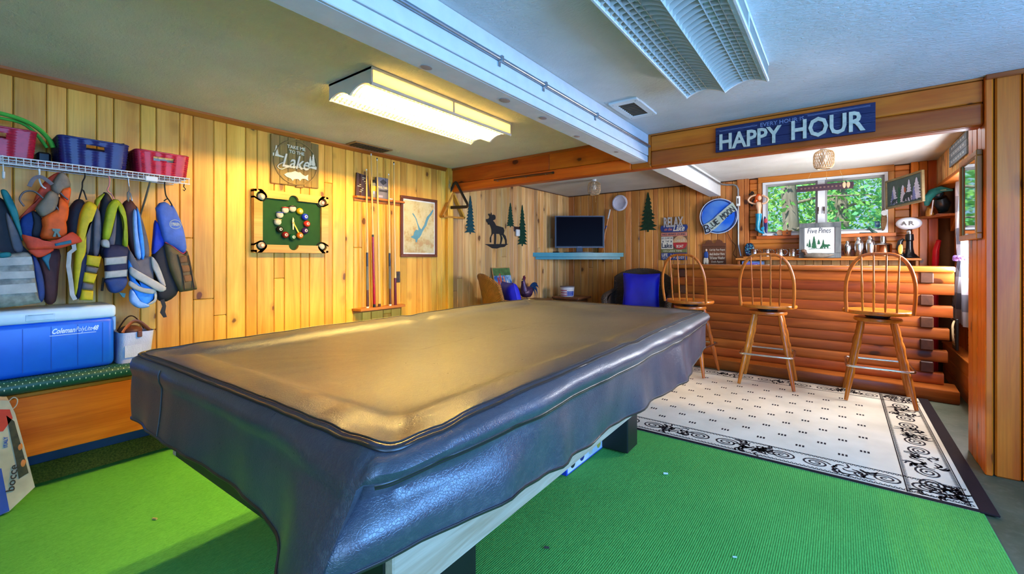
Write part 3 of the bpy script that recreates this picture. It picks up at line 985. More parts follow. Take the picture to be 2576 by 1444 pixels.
def ribbon(mb, pts, w, z, taper=False):
    m = len(pts)
    vs = []
    for i in range(m):
        a = Vector(pts[max(0, i - 1)])
        b = Vector(pts[min(m - 1, i + 1)])
        d = (b - a)
        d = d.normalized() if d.length > 1e-9 else Vector((1, 0))
        nrm = Vector((-d.y, d.x))
        ww = w * (0.35 + 0.65 * math.sin(PI * (i + 0.5) / m)) if taper else w
        p = Vector(pts[i])
        vs += [(*(p + nrm * ww / 2), z), (*(p - nrm * ww / 2), z)]
    mb.add(vs, [(2 * i, 2 * i + 1, 2 * i + 3, 2 * i + 2) for i in range(m - 1)])
pat = MB()
ZP = 0.0162
def scroll(cx, cy, r, turns, a0, flip, w):
    pts = []
    for k in range(30):
        t = k / 29
        rr = r * (1 - 0.86 * t)
        a = a0 + flip * turns * 2 * PI * t
        pts.append((cx + rr * math.cos(a), cy + rr * 0.8 * math.sin(a)))
    ribbon(pat, pts, w, ZP, False)
def border_run(p0, p1, wid, nrm, seed):
    """two lines of edging with scrolls and leaf sprays between"""
    rr = random.Random(seed)
    p0, p1, nrm = Vector(p0), Vector(p1), Vector(nrm)
    L = (p1 - p0).length
    d = (p1 - p0) / L
    for off, w in ((0.012, 0.005), (wid - 0.004, 0.006)):
        ribbon(pat, [tuple(p0 + nrm * off), tuple(p1 + nrm * off)], w, ZP)
    n = int(L / 0.02)
    for k in range(n):
        q = p0 + d * (k + 0.5) * L / n
        for off, s in ((0.026, 1), (wid - 0.018, -1)):
            c = q + nrm * off
            ribbon(pat, [tuple(c - d * 0.008 - nrm * 0.009 * s), tuple(c + nrm * 0.006 * s), tuple(c + d * 0.008 - nrm * 0.009 * s)], 0.006, ZP)
    m = int(L / 0.44)
    for k in range(m):
        c = p0 + d * (k + 0.5) * L / m + nrm * wid * 0.5
        for s in (-1, 1):
            e = c + d * s * 0.085
            sp = []
            for j in range(34):
                t = j / 33
                rad = 0.074 * (1 - 0.88 * t)
                a = (PI * 0.1 if s > 0 else PI * 0.9) + s * 2.3 * 2 * PI * t
                sp.append(tuple(e + d * rad * math.cos(a) + nrm * rad * 0.8 * math.sin(a)))
            ribbon(pat, sp, 0.0105, ZP)
        for j in range(34):
            e = c + d * rr.choice((-1, 1)) * rr.uniform(0.16, 0.22) + nrm * rr.uniform(-0.06, 0.06)
            a = rr.uniform(0, 2 * PI)
            q = [tuple(e + Vector((math.cos(a + t * 1.4), math.sin(a + t * 1.4))) * 0.055 * t) for t in (0, 0.3, 0.6, 1.0)]
            ribbon(pat, q, 0.013, ZP, True)
BW = 0.215
border_run((RX0 + .06, RY0 + 0.03), (RX1 - .07, RY0 + 0.03), BW, (0, 1), 1)
border_run((RX0 + .06, RY1 - 0.03), (RX1 - .07, RY1 - 0.03), BW, (0, -1), 2)
border_run((RX1 - 0.075, RY0 + .03), (RX1 - 0.075, RY1 - .03), BW + 0.03, (-1, 0), 3)
border_run((RX0 + 0.06, RY0 + .03), (RX0 + 0.06, RY1 - .03), BW, (1, 0), 4)
row = 0
y = RY0 + 0.36
while y < RY1 - 0.28:
    x = RX0 + 0.42 + (row % 2) * 0.11
    while x < RX1 - 0.40:
        for q in (-1, 0, 1):
            ribbon(pat, [(x + q * 0.018, y - 0.016), (x + q * 0.018, y + 0.016)], 0.011, ZP)
        x += 0.22
    y += 0.135
    row += 1
pat.build('scroll_pattern', RUGD, rg, recalc=False, kind='stuff')

# ------------------------------------------------------------------ bar of stacked logs
bar = thing('log_bar', 'orange stained log bar counter with interlocked corner ends', 'bar', (0, 0, 0))
def log_profile(y0, z0, z1, depth=0.11, rr=0.007):
    h2 = (z1 - z0) / 2
    zc = (z0 + z1) / 2
    pts = [(y0 + depth, z0), (y0 + depth, z1)]
    for k in range(7):
        a = PI / 2 + PI * k / 6
        pts.append((y0 + rr + rr * math.cos(a), zc + h2 * math.sin(a)))
    return pts
BL0, BL1 = -1.72, 0.72
zl = 0.112
ends = [0.70, 0.60, 0.725, 0.605, 0.735, 0.61, 0.757, 0.61, 0.765, 0.765]
lefts = [-1.62, -1.55, -1.63, -1.55, -1.63, -1.55, -1.64, -1.55, -1.64, -1.64]
MB().box(-1.63, 0.80, -0.19, 0.12, 0.001, 0.11, 0.01, 2).build('base_log', W_BAR, bar, 40)
for k in range(10):
    z0, z1 = zl + k * 0.0985, zl + (k + 1) * 0.0985 - 0.002
    a, b = (lefts[k] + 0.02, ends[k] + 0.02)
    MB().prism(log_profile(0.0, z0, z1), 'X', a, b).build('log', W_BAR, bar, 40)
    # the return walls at both ends, their logs notched through the front
    if k % 2 == 1 or k == 9:
        MB().box(0.565, 0.655, -0.022, 0.52, z0, z1, 0.008).build('cross_log', W_BARE, bar)
        MB().box(-1.56, -1.47, -0.015, 0.52, z0, z1, 0.008).build('cross_log', W_BARE, bar)
    else:
        MB().box(0.565, 0.655, 0.11, 0.52, z0, z1, 0.008).build('cross_log', W_BARE, bar)
        MB().box(-1.56, -1.47, 0.11, 0.52, z0, z1, 0.008).build('cross_log', W_BARE, bar)
MB().box(-1.64, 0.79, -0.03, 0.56, zl + 0.985, zl + 0.985 + 0.052, 0.014, 3).build('counter_top', wood('bar_top', (186, 104, 44), (140, 68, 26), 'x', 0.3, 0.16, (52, 24, 14), coat=0.6, vary=0.05, streak=0.6), bar, 40)
bar.location = (0, 5.345, 0)
bar.rotation_euler = (0, 0, math.radians(-2.6))

# ------------------------------------------------------------------ bar stools
def stool():
    t = thing('bar_stool', 'x', 'stool', (0, 0, 0), 'bow back stools at the bar')
    # the sitter looks along +y, the bow stands at -y
    def so(i, s):
        a = 2 * PI * i / 36
        return (0.235 * math.cos(a) * (1 + 0.04 * math.cos(2 * a)) * s, 0.215 * math.sin(a) * s)
    mb = MB()
    prof = [(0.86, 0.722), (0.97, 0.728), (1.0, 0.74), (0.995, 0.752), (0.97, 0.758), (0.8, 0.752), (0.45, 0.746), (0.05, 0.746)]
    vs = [(*so(i, s), z) for s, z in prof for i in range(36)]
    fs = [(r * 36 + i, r * 36 + (i + 1) % 36, (r + 1) * 36 + (i + 1) % 36, (r + 1) * 36 + i) for r in range(len(prof) - 1) for i in range(36)]
    fs += [tuple(range(36)), tuple((len(prof) - 1) * 36 + i for i in range(36))]
    mb.add(vs, fs)
    mb.build('seat', W_OAK, t, 40)
    MB().lathe([(0.075, 0.694), (0.085, 0.7), (0.085, 0.715), (0.09, 0.722)], 16).build('swivel', BLACKM, t)
    MB().lathe([(0.13, 0.66), (0.16, 0.664), (0.165, 0.678), (0.16, 0.692), (0.12, 0.694)], 24).build('leg_block', W_OAK, t, 40)
    bow = []
    for k in range(29):
        u = k / 28
        a = PI * u
        x = 0.232 * math.copysign(abs(math.cos(a)) ** 0.62, math.cos(a))
        z = 0.752 + 0.485 * math.sin(a) ** 0.78 if 0 < u < 1 else 0.74
        bow.append((x * (0.93 + 0.07 * min(1, (z - 0.75) / 0.25)), -0.135 - 0.055 * math.sin(a) ** 0.5 - 0.06 * (z - 0.75), z))
    MB().tube(bow, 0.0135, 8, flat=(1.0, 0.85)).build('bow', W_OAK, t, 50)
    for x in (-0.118, -0.04, 0.04, 0.118):
        zt = 0.752 + 0.485 * (1 - (abs(x) / 0.232) ** (2 / 0.62)) ** 0.39
        n = 26
        pth, rad = [], []
        for k in range(n):
            u = k / (n - 1)
            pth.append((x * (0.92 + 0.10 * u), -0.178 - 0.052 * u, 0.745 + (zt - 0.745) * u))
            r = 0.006 + 0.0035 * math.exp(-((u - 0.47) / 0.10) ** 2) + 0.003 * math.exp(-((u - 0.1) / 0.06) ** 2)
            if 0.18 < u < 0.42:
                r = 0.0068 + 0.0022 * (k % 2)
            rad.append(r)
        MB().tube(pth, rad, 8).build('spindle', W_OAK, t, 60)
    for sx in (-1, 1):
        for sy in (-1, 1):
            n = 34
            pth, rad = [], []
            for k in range(n):
                u = k / (n - 1)
                pth.append((sx * (0.222 - 0.115 * u), sy * (0.222 - 0.115 * u), 0.66 * u))
                r = 0.0185
                if u < 0.36:
                    r = 0.0135 + 0.010 * (u / 0.36)
                elif u < 0.52:
                    r = 0.0225 - 0.005 * math.sin((u - 0.36) / 0.16 * PI)
                elif u < 0.55:
                    r = 0.0235
                elif u < 0.62:
                    r = 0.0165 + 0.004 * math.sin((u - 0.55) / 0.07 * 3 * PI) ** 2
                elif u < 0.80:
                    r = 0.0165 + 0.009 * math.sin((u - 0.62) / 0.18 * PI)
                elif u < 0.83:
                    r = 0.023
                else:
                    r = 0.0165 + 0.005 * math.sin((u - 0.83) / 0.17 * PI)
                rad.append(r)
            MB().tube(pth, rad, 10).build('leg', W_OAK, t, 50)
    q = []
    hw2, cr = 0.218, 0.04
    for cx, cy, a0 in ((1, 1, 0), (-1, 1, PI / 2), (-1, -1, PI), (1, -1, 1.5 * PI)):
        for k in range(6):
            a = a0 + PI / 2 * k / 5
            q.append((cx * (hw2 - cr) + cr * math.cos(a), cy * (hw2 - cr) + cr * math.sin(a), 0.292))
    MB().tube(q, 0.0095, 8, closed=True).build('foot_ring', CHROME, t, 60)
    return t
st = stool()
st['label'] = 'oak bow back bar stool standing nearest the alcove window and jamb'
st2 = dup(st, label='oak bow back bar stool standing in the middle of the row')
st3 = dup(st, label='oak bow back bar stool partly hidden by the pool table')
st.location = (0.252, 4.886, 0.0205)
st.rotation_euler = (0, 0, math.radians(1))
st2.location = (-0.567, 4.888, 0.0205)
st2.rotation_euler = (0, 0, math.radians(2))
st3.location = (-1.295, 4.895, 0.0205)
st3.rotation_euler = (0, 0, math.radians(-6))

# ------------------------------------------------------------------ left wall: wire shelf with baskets
WIRE = mat('white_vinyl_wire', (226, 226, 224), 0.4, var=0.04)
sh = thing('wire_shelf', 'white vinyl coated wire shelf above the life vests', 'shelf', (-3.44, 0.35, 1.69))
SF = -3.285
for x, z in ((SF, 1.722), (SF, 1.688), (-3.36, 1.718), (-3.44, 1.718), (-3.52, 1.718), (-3.595, 1.718)):
    MB().tube([(x, -0.55, z), (x, 0.985, z)], 0.003, 6).build('rail', WIRE, sh, 60)
w0 = None
for k in range(62):
    y = -0.54 + k * 0.0249
    if w0 is None:
        w0 = MB().tube([(-3.597, -0.54, 1.7225), (SF, -0.54, 1.7225), (SF + 0.0028, -0.54, 1.720), (SF + 0.0028, -0.54, 1.688)], 0.0017, 5).build('wire', WIRE, sh)
        l0 = w0.location.copy()
    else:
        clone(w0, (l0.x, l0.y + k * 0.0249, l0.z), sh)
br = MB().tube([(SF, 0.79, 1.69), (-3.60, 0.79, 1.40)], 0.006, 8).build('brace', METAL, sh, 60)
MB().box(SF - 0.006, SF + 0.008, 0.762, 0.822, 1.678, 1.71, 0.004).build('clip', WHITE, sh)
MB().tube([(SF, 0.955, 1.684), (SF, 0.952, 1.668), (SF, 0.962, 1.655), (SF, 0.955, 1.643), (SF, 0.948, 1.65)], 0.003, 6).build('hook', BLACKM, sh, 60)

def basket_mat(name, rgb):
    return mat(name, rgb, 0.4, var=0.3, scale=25, spec=0.5)
def basket(label, y0, y1, x0, x1, z0, z1, m, wmax=0.012):
    t = thing('basket', label, 'basket', ((x0 + x1) / 2, (y0 + y1) / 2, z0), 'woven baskets on the wire shelf')
    cx, cy = (x0 + x1) / 2, (y0 + y1) / 2
    NR, rc = 22, 0.028
    def rr(k, inset, m_=64):
        u = k / (NR - 1)
        hx = (x1 - x0) / 2 - wmax * (1 - u) - inset
        hy = (y1 - y0) / 2 - wmax * (1 - u) - inset
        pts = []
        per = m_ // 4
        for q, (sx, sy, a0) in enumerate(((1, 1, 0), (-1, 1, PI / 2), (-1, -1, PI), (1, -1, 1.5 * PI))):
            for j in range(per):
                if j < 5:
                    a = a0 + PI / 2 * j / 4
                    pts.append((cx + sx * (hx - rc) + rc * math.cos(a), cy + sy * (hy - rc) + rc * math.sin(a)))
                else:
                    nx, ny = ((-1, 1), (-1, -1), (1, -1), (1, 1))[q]
                    a1 = a0 + PI / 2
                    p0 = (cx + sx * (hx - rc) + rc * math.cos(a1), cy + sy * (hy - rc) + rc * math.sin(a1))
                    p1 = (cx + nx * (hx - rc) + rc * math.cos(a1), cy + ny * (hy - rc) + rc * math.sin(a1))
                    f = (j - 4) / (per - 4)
                    pts.append((p0[0] + (p1[0] - p0[0]) * f, p0[1] + (p1[1] - p0[1]) * f))
        return pts
    mb = MB()
    n = 64
    for inset, flip in ((0, 1), (0.005, -1)):
        vs = []
        for k in range(NR):
            z = z0 + (z1 - z0) * k / (NR - 1)
            for j, (x, y) in enumerate(rr(k, inset)):
                # pickets: bands of weave bulge alternately
                b = 0.0022 * ((k % 2) * 2 - 1) * (1 if (j // 3) % 2 else -1) * flip
                dx, dy = x - cx, y - cy
                L = math.hypot(dx, dy)
                vs.append((x + b * dx / L, y + b * dy / L, z))
        fs = []
        for k in range(NR - 1):
            for j in range(n):
                hx_ = (vs[k * n + j][0] + vs[k * n + (j + 1) % n][0]) / 2
                hy_ = (vs[k * n + j][1] + vs[k * n + (j + 1) % n][1]) / 2
                slot = 13 <= k <= 16 and hx_ > cx and 0.008 < abs(hy_ - cy) < 0.045
                if not slot:
                    fs.append((k * n + j, k * n + (j + 1) % n, (k + 1) * n + (j + 1) % n, (k + 1) * n + j))
        if inset:
            fs.append(tuple(range(n)))
        mb.add(vs, fs)
    mb.build('body', m, t, 40)
    MB().tube([(x, y, z1) for x, y in rr(NR - 1, 0.0025)], 0.0055, 6, closed=True).build('rim', m, t, 60)
    return t
basket('dark blue woven basket with slot handles, middle of the wire shelf', 0.405, 0.697, -3.585, -3.302, 1.7256, 1.873, basket_mat('basket_blue', (26, 30, 92)))
basket('crimson woven basket at the right end of the wire shelf', 0.722, 0.992, -3.585, -3.302, 1.7256, 1.862, basket_mat('basket_red', (176, 24, 52)))
basket('crimson woven basket beside the green hoop at the left end of the shelf', 0.045, 0.332, -3.585, -3.302, 1.7256, 1.868, basket_mat('basket_red', (176, 24, 52)))
tag(MB().box(-3.56, -3.4, 0.74, 0.97, 1.80, 1.872, 0.02, 2).build('folded_cloth', mat('cream_cloth', (224, 212, 190), 0.9, bump=0.3), None, 40), 'cream folded cloth filling the red basket at the right', 'cloth')
tag(MB().box(-3.575, -3.293, 0.333, 0.735, 1.7245, 1.7255).build('red_mat', mat('red_mat', (190, 24, 40), 0.6)), 'thin red sheet lying under the dark blue basket', 'mat')
gh = MB()
gh.tube([(-3.40, a, b) for a, b in smooth_loop([(0.040,1.880),(0.123,1.950),(0.212,1.954),(0.292,1.938),(0.346,1.905),(0.384,1.857),(0.399,1.817)], 4, False)], 0.011, 8, flat=(1.0, 1.7))
gh.tube([(-3.43, a, b) for a, b in smooth_loop([(0.064,1.873),(0.136,1.930),(0.214,1.936),(0.288,1.928),(0.340,1.882),(0.379,1.817)], 4, False)], 0.008, 8, flat=(1.0, 1.6))
tag(gh.build('plastic_hoop', mat('green_plastic', (96, 196, 72), 0.35), None, 60), 'bright green plastic hoop arching over the left red basket', 'hoop')
tag(MB().box(-3.57, -3.47, 0.345, 0.40, 1.7256, 1.80, 0.01).build('dark_case', BLACK), 'small black case between the blue basket and the left red basket', 'case')
pd = MB().tube([(-3.44, 0.60, 1.885), (-3.44, 0.64, 1.884), (-3.44, 0.665, 1.893), (-3.44, 0.70, 1.905)], [0.014, 0.012, 0.006, 0.006], 8)
pd.ball((-3.44, 0.60, 1.882), (0.05, 0.045, 0.012))
tag(pd.build('ping_pong_paddle', BLACK, None, 50), 'small black paddle poking up from the blue basket', 'paddle')

# ------------------------------------------------------------------ life vests on hangers
FAB = {}
def fab(n, rgb, rough=0.7):
    return mat('vest_' + n, rgb, rough, var=0.25, scale=18, bump=0.5, bs=35)
NAVY = fab('navy', (18, 24, 62)); DARK = fab('dark', (26, 22, 30)); YEL = fab('yellow', (222, 186, 20)); LIME = fab('lime', (168, 174, 20))
GREY = fab('grey', (104, 96, 100)); PALE = fab('pale_strap', (186, 178, 168), 0.6); ORANGE = fab('orange', (240, 92, 14)); RED = fab('coral', (226, 70, 34))
MESHG = fab('mesh_grey', (128, 112, 92)); TEAL = fab('teal', (20, 120, 122)); CAMO = mat('vest_camo', (150, 146, 132), 0.6, var=0.5, scale=28, bump=0.5, bs=20)
BLUE = fab('blue', (24, 60, 190)); SKY = fab('sky', (64, 150, 232)); ICE = fab('ice', (150, 184, 236)); BROWN = fab('brown', (104, 82, 46)); MAROON = fab('maroon', (70, 26, 26)); DBLUE = fab('deep_blue', (14, 52, 116)); STEELB = fab('steel_blue', (78, 108, 190))
def vp(t, name, pts, x, th, m, k=3):
    MB().puff(smooth_loop(pts, k), 'X', x, th).build(name, m, t, 70)
def hang(t, pts, x, m, r=0.0035):
    MB().tube([(x, a, b) for a, b in smooth_loop(pts, 4, False)], r, 6).build('hanger', m, t, 60)
XV = -3.30
v = thing('life_vest', 'grey and teal life vest with three pale straps, leftmost on the shelf', 'life vest', (XV, 0.22, 0.95), 'life vests hanging from the wire shelf')
vp(v, 'back_panel', [(0.156,1.517),(0.225,1.513),(0.247,1.419),(0.270,1.341),(0.290,1.251),(0.311,1.231),(0.153,1.231)], -3.38, 0.05, DARK)
vp(v, 'shoulder_strip', [(0.209,1.557),(0.225,1.562),(0.241,1.532),(0.264,1.460),(0.272,1.401),(0.282,1.331),(0.279,1.309),(0.264,1.361),(0.244,1.429),(0.218,1.515)], -3.33, 0.03, TEAL)
vp(v, 'inner_strip', [(0.225,1.442),(0.237,1.438),(0.270,1.341),(0.285,1.261),(0.254,1.256),(0.234,1.359)], -3.335, 0.025, GREY)
vp(v, 'front_panel', [(0.150,1.236),(0.244,1.246),(0.300,1.252),(0.318,1.201),(0.324,1.130),(0.338,1.007),(0.331,0.987),(0.150,0.995)], -3.33, 0.055, CAMO)
vp(v, 'side_panel', [(0.314,1.242),(0.338,1.201),(0.356,1.103),(0.358,1.011),(0.338,0.991),(0.328,1.079)], -3.35, 0.05, DBLUE)
for q in ([(0.148,1.217),(0.307,1.229),(0.311,1.189),(0.148,1.180)], [(0.148,1.154),(0.316,1.156),(0.319,1.121),(0.148,1.118)], [(0.148,1.087),(0.319,1.096),(0.326,1.048),(0.148,1.042)]):
    MB().prism(q, 'X', -3.29, -3.265).build('strap', PALE, v)
MB().puff(smooth_loop([(0.198,1.245),(0.236,1.251),(0.239,1.229),(0.204,1.222)]), 'X', -3.30, 0.03).build('patch', TEAL, v, 60)
MB().box(-3.335, -3.315, 0.213, 0.224, 1.615, 1.655, 0.005).tube([(-3.325, 0.218, 1.65), (-3.318, 0.216, 1.70), (-3.29, 0.213, 1.725), (-3.275, 0.213, 1.712)], 0.0025, 6).build('hanger', WHITE, v, 50)

v = thing('life_vest', 'bright orange life vest with grey mesh shoulders and loose belt', 'life vest', (XV, 0.36, 0.95), 'life vests hanging from the wire shelf')
vp(v, 'red_lining', [(0.370,1.640),(0.410,1.682),(0.425,1.674),(0.395,1.602),(0.363,1.525),(0.335,1.476),(0.274,1.421),(0.284,1.447),(0.314,1.485),(0.335,1.563)], -3.37, 0.03, RED)
vp(v, 'shoulder_mesh', [(0.381,1.600),(0.414,1.678),(0.434,1.675),(0.449,1.646),(0.455,1.607),(0.425,1.587),(0.404,1.553)], -3.34, 0.04, MESHG)
vp(v, 'side_panel', [(0.417,1.584),(0.455,1.607),(0.454,1.551),(0.443,1.497),(0.425,1.532)], -3.35, 0.04, ORANGE)
vp(v, 'dark_lining', [(0.275,1.416),(0.314,1.464),(0.338,1.451),(0.352,1.427),(0.352,1.324),(0.304,1.327),(0.280,1.336)], -3.36, 0.03, DBLUE)
vp(v, 'arm_opening', [(0.314,1.464),(0.338,1.456),(0.352,1.416),(0.349,1.334),(0.314,1.333),(0.319,1.404)], -3.345, 0.03, DARK)
vp(v, 'front_mesh', [(0.324,1.481),(0.352,1.534),(0.374,1.573),(0.406,1.551),(0.401,1.493),(0.388,1.466),(0.349,1.434),(0.328,1.460)], -3.31, 0.045, MESHG)
vp(v, 'front_panel', [(0.349,1.432),(0.395,1.477),(0.403,1.493),(0.410,1.546),(0.443,1.507),(0.441,1.433),(0.434,1.411),(0.438,1.369),(0.425,1.329),(0.345,1.321),(0.349,1.385)], -3.315, 0.05, ORANGE)
vp(v, 'lower_lining', [(0.338,1.242),(0.417,1.269),(0.414,1.127),(0.403,0.989),(0.363,0.990),(0.352,1.129)], -3.37, 0.04, MAROON)
vp(v, 'belt_flap', [(0.276,1.340),(0.318,1.317),(0.370,1.311),(0.424,1.336),(0.458,1.361),(0.494,1.315),(0.469,1.298),(0.450,1.290),(0.406,1.271),(0.346,1.267),(0.301,1.266),(0.288,1.291)], -3.285, 0.03, RED)
vp(v, 'flap_tip', [(0.302,1.266),(0.389,1.271),(0.361,1.237),(0.333,1.224),(0.312,1.241)], -3.30, 0.025, RED)
vp(v, 'teal_flap', [(0.347,1.226),(0.379,1.247),(0.371,1.201),(0.375,1.154),(0.357,1.196)], -3.31, 0.02, fab('teal_flap', (40, 110, 130)))
vp(v, 'belt_label', [(0.386,1.296),(0.448,1.318),(0.450,1.300),(0.389,1.283)], -3.258, 0.008, fab('teal_flap', (40, 110, 130)), 1)
MB().prism([(0.378,1.374),(0.408,1.374),(0.405,1.361),(0.401,1.358),(0.410,1.333),(0.401,1.331),(0.394,1.353),(0.390,1.332),(0.380,1.332),(0.387,1.358),(0.380,1.362)], 'X', -3.267, -3.255).build('buckle', fab('buckle', (110, 130, 120)), v)
for q in ([(0.283,1.481),(0.268,1.514),(0.283,1.553),(0.317,1.560),(0.348,1.528)], [(0.300,1.583),(0.317,1.626),(0.344,1.637),(0.381,1.604)], [(0.395,1.490),(0.410,1.460),(0.424,1.435)], [(0.410,1.564),(0.424,1.545),(0.439,1.531)]):
    MB().tube([(-3.275, a, b) for a, b in smooth_loop(q, 4, False)], 0.008, 6, flat=(0.5, 1.2)).build('strap', GREY, v, 60)
hang(v, [(0.337,1.681),(0.338,1.659),(0.337,1.628),(0.347,1.594),(0.361,1.583)], -3.30, WHITE, 0.004)

v = thing('life_vest', 'yellow and navy life vest with three yellow pocket blocks', 'life vest', (XV, 0.55, 0.95), 'life vests hanging from the wire shelf')
vp(v, 'back_panel', [(0.447,1.465),(0.477,1.538),(0.508,1.546),(0.524,1.505),(0.548,1.496),(0.573,1.492),(0.577,1.244),(0.548,1.232),(0.516,1.238),(0.477,1.254),(0.447,1.349)], -3.38, 0.05, DARK)
vp(v, 'front_strip', [(0.497,1.491),(0.524,1.537),(0.558,1.513),(0.540,1.495),(0.524,1.439),(0.512,1.341),(0.510,1.249),(0.485,1.125),(0.474,1.018),(0.464,1.024),(0.466,1.179),(0.481,1.393)], -3.33, 0.05, YEL)
vp(v, 'grey_strip', [(0.512,1.417),(0.536,1.476),(0.528,1.270),(0.514,1.249)], -3.335, 0.035, GREY)
vp(v, 'grey_strip', [(0.548,1.485),(0.570,1.487),(0.577,1.377),(0.566,1.244),(0.544,1.254)], -3.34, 0.035, GREY)
vp(v, 'navy_panel', [(0.493,1.246),(0.518,1.243),(0.512,1.151),(0.497,1.070),(0.485,1.001),(0.474,1.018),(0.479,1.152)], -3.325, 0.045, NAVY)
for q, m in (([(0.513,1.240),(0.573,1.230),(0.561,1.169),(0.507,1.184)], YEL), ([(0.507,1.179),(0.561,1.167),(0.551,1.137),(0.505,1.151)], GREY), ([(0.501,1.147),(0.555,1.133),(0.541,1.080),(0.494,1.093)], YEL), ([(0.494,1.090),(0.541,1.075),(0.537,1.047),(0.490,1.055)], GREY), ([(0.490,1.053),(0.539,1.042),(0.537,0.988),(0.486,0.994)], YEL)):
    MB().puff(q, 'X', -3.31, 0.045).build('pocket' if m is YEL else 'band', m, v, 60)
MB().tube([(-3.29, a, b) for a, b in [(0.461,1.301),(0.465,1.269),(0.446,1.248),(0.442,1.179),(0.451,1.100),(0.457,1.025),(0.468,0.998)]], 0.008, 6, flat=(0.4, 1.3)).build('strap', PALE, v, 60)
hang(v, [(0.506,1.693),(0.507,1.664),(0.498,1.635),(0.496,1.600),(0.483,1.537),(0.498,1.595),(0.514,1.540)], -3.30, BLACKM)

v = thing('life_vest', 'lime and navy life vest with two pale grey bands', 'life vest', (XV, 0.69, 0.98), 'life vests hanging from the wire shelf')
vp(v, 'back_panel', [(0.572,1.447),(0.591,1.586),(0.611,1.594),(0.632,1.556),(0.679,1.455),(0.688,1.232),(0.591,1.220),(0.574,1.322)], -3.38, 0.05, DARK)
vp(v, 'back_strip', [(0.558,1.548),(0.587,1.585),(0.596,1.586),(0.574,1.538),(0.558,1.497)], -3.37, 0.04, LIME)
vp(v, 'front_strip', [(0.628,1.556),(0.652,1.549),(0.641,1.505),(0.617,1.370),(0.604,1.323),(0.581,1.334),(0.591,1.449),(0.604,1.518)], -3.325, 0.045, LIME)
vp(v, 'front_strip', [(0.641,1.557),(0.665,1.530),(0.683,1.455),(0.689,1.294),(0.668,1.296),(0.672,1.384),(0.659,1.477),(0.643,1.511)], -3.33, 0.045, LIME)
vp(v, 'grey_strip', [(0.619,1.370),(0.641,1.493),(0.640,1.406),(0.632,1.295),(0.604,1.306)], -3.335, 0.03, GREY)
vp(v, 'shoulder_pad', [(0.575,1.322),(0.602,1.323),(0.607,1.280),(0.577,1.288)], -3.31, 0.03, PALE)
vp(v, 'front_panel', [(0.591,1.289),(0.686,1.291),(0.690,1.232),(0.686,1.114),(0.674,1.050),(0.643,1.022),(0.613,1.030),(0.598,1.071),(0.591,1.174)], -3.335, 0.05, NAVY)
vp(v, 'waist_panel', [(0.592,1.103),(0.681,1.108),(0.672,1.050),(0.641,1.023),(0.611,1.030),(0.596,1.071)], -3.31, 0.04, DBLUE)
for q in ([(0.585,1.223),(0.682,1.235),(0.679,1.190),(0.585,1.180)], [(0.585,1.147),(0.685,1.158),(0.682,1.115),(0.585,1.107)]):
    MB().puff(q, 'X', -3.295, 0.022).build('band', PALE, v, 60)
MB().tube([(-3.30, a, b) for a, b in [(0.583,1.112),(0.579,1.072),(0.576,1.038)]], 0.006, 6).build('strap', BLACK, v, 60)
MB().prism([(0.648,1.025),(0.677,1.018),(0.672,0.994),(0.663,0.998)], 'X', -3.31, -3.295).build('strap_end', fab('teal_flap', (40, 110, 130)), v)
PINK = mat('pink_hanger', (226, 140, 128), 0.4)
hang(v, [(0.603,1.689),(0.608,1.667),(0.606,1.632),(0.599,1.603),(0.616,1.582),(0.627,1.557)], -3.30, PINK)

v = thing('life_vest', 'light blue and white life vest with loose pale waist straps', 'life vest', (XV, 0.80, 0.95), 'life vests hanging from the wire shelf')
vp(v, 'back_panel', [(0.672,1.519),(0.692,1.562),(0.711,1.564),(0.738,1.514),(0.781,1.353),(0.793,1.238),(0.757,1.214),(0.724,1.232),(0.701,1.303),(0.688,1.373)], -3.36, 0.05, MAROON)
vp(v, 'grey_strip', [(0.729,1.519),(0.743,1.508),(0.781,1.353),(0.793,1.238),(0.767,1.226),(0.752,1.352)], -3.345, 0.035, GREY)
vp(v, 'light_strip', [(0.711,1.481),(0.724,1.506),(0.731,1.375),(0.748,1.220),(0.724,1.238),(0.712,1.374)], -3.325, 0.04, ICE)
vp(v, 'blue_strip', [(0.728,1.504),(0.738,1.490),(0.757,1.340),(0.764,1.232),(0.750,1.217),(0.736,1.352)], -3.315, 0.03, SKY)
vp(v, 'front_panel', [(0.690,1.279),(0.724,1.214),(0.800,1.232),(0.810,1.104),(0.815,1.030),(0.791,0.989),(0.724,1.023),(0.695,1.114)], -3.335, 0.045, GREY)
vp(v, 'blue_panel', [(0.690,1.214),(0.699,1.120),(0.788,1.056),(0.817,1.024),(0.817,0.963),(0.769,0.939),(0.736,0.975),(0.708,1.042),(0.693,1.137)], -3.315, 0.03, SKY)
vp(v, 'lower_panel', [(0.699,1.043),(0.722,1.000),(0.746,0.962),(0.788,0.935),(0.736,0.927),(0.695,0.972)], -3.305, 0.035, ICE)
MB().puff(smooth_loop([(0.691,1.170),(0.716,1.155),(0.781,1.106),(0.859,1.044),(0.829,1.018),(0.762,1.067),(0.693,1.123)]), 'X', -3.27, 0.014).build('strap', PALE, v, 60)
MB().puff(smooth_loop([(0.691,1.091),(0.718,1.066),(0.764,1.043),(0.812,1.034),(0.798,1.008),(0.736,1.024),(0.688,1.062)]), 'X', -3.28, 0.014).build('strap', PALE, v, 60)
MB().puff(smooth_loop([(0.793,1.232),(0.825,1.183),(0.862,1.053),(0.832,1.073),(0.808,1.135),(0.795,1.171)]), 'X', -3.29, 0.014).build('strap', PALE, v, 60)
MB().puff(smooth_loop([(0.808,1.031),(0.818,1.013),(0.812,0.958),(0.764,0.938),(0.783,0.951),(0.808,0.977)]), 'X', -3.29, 0.014).build('strap', PALE, v, 60)
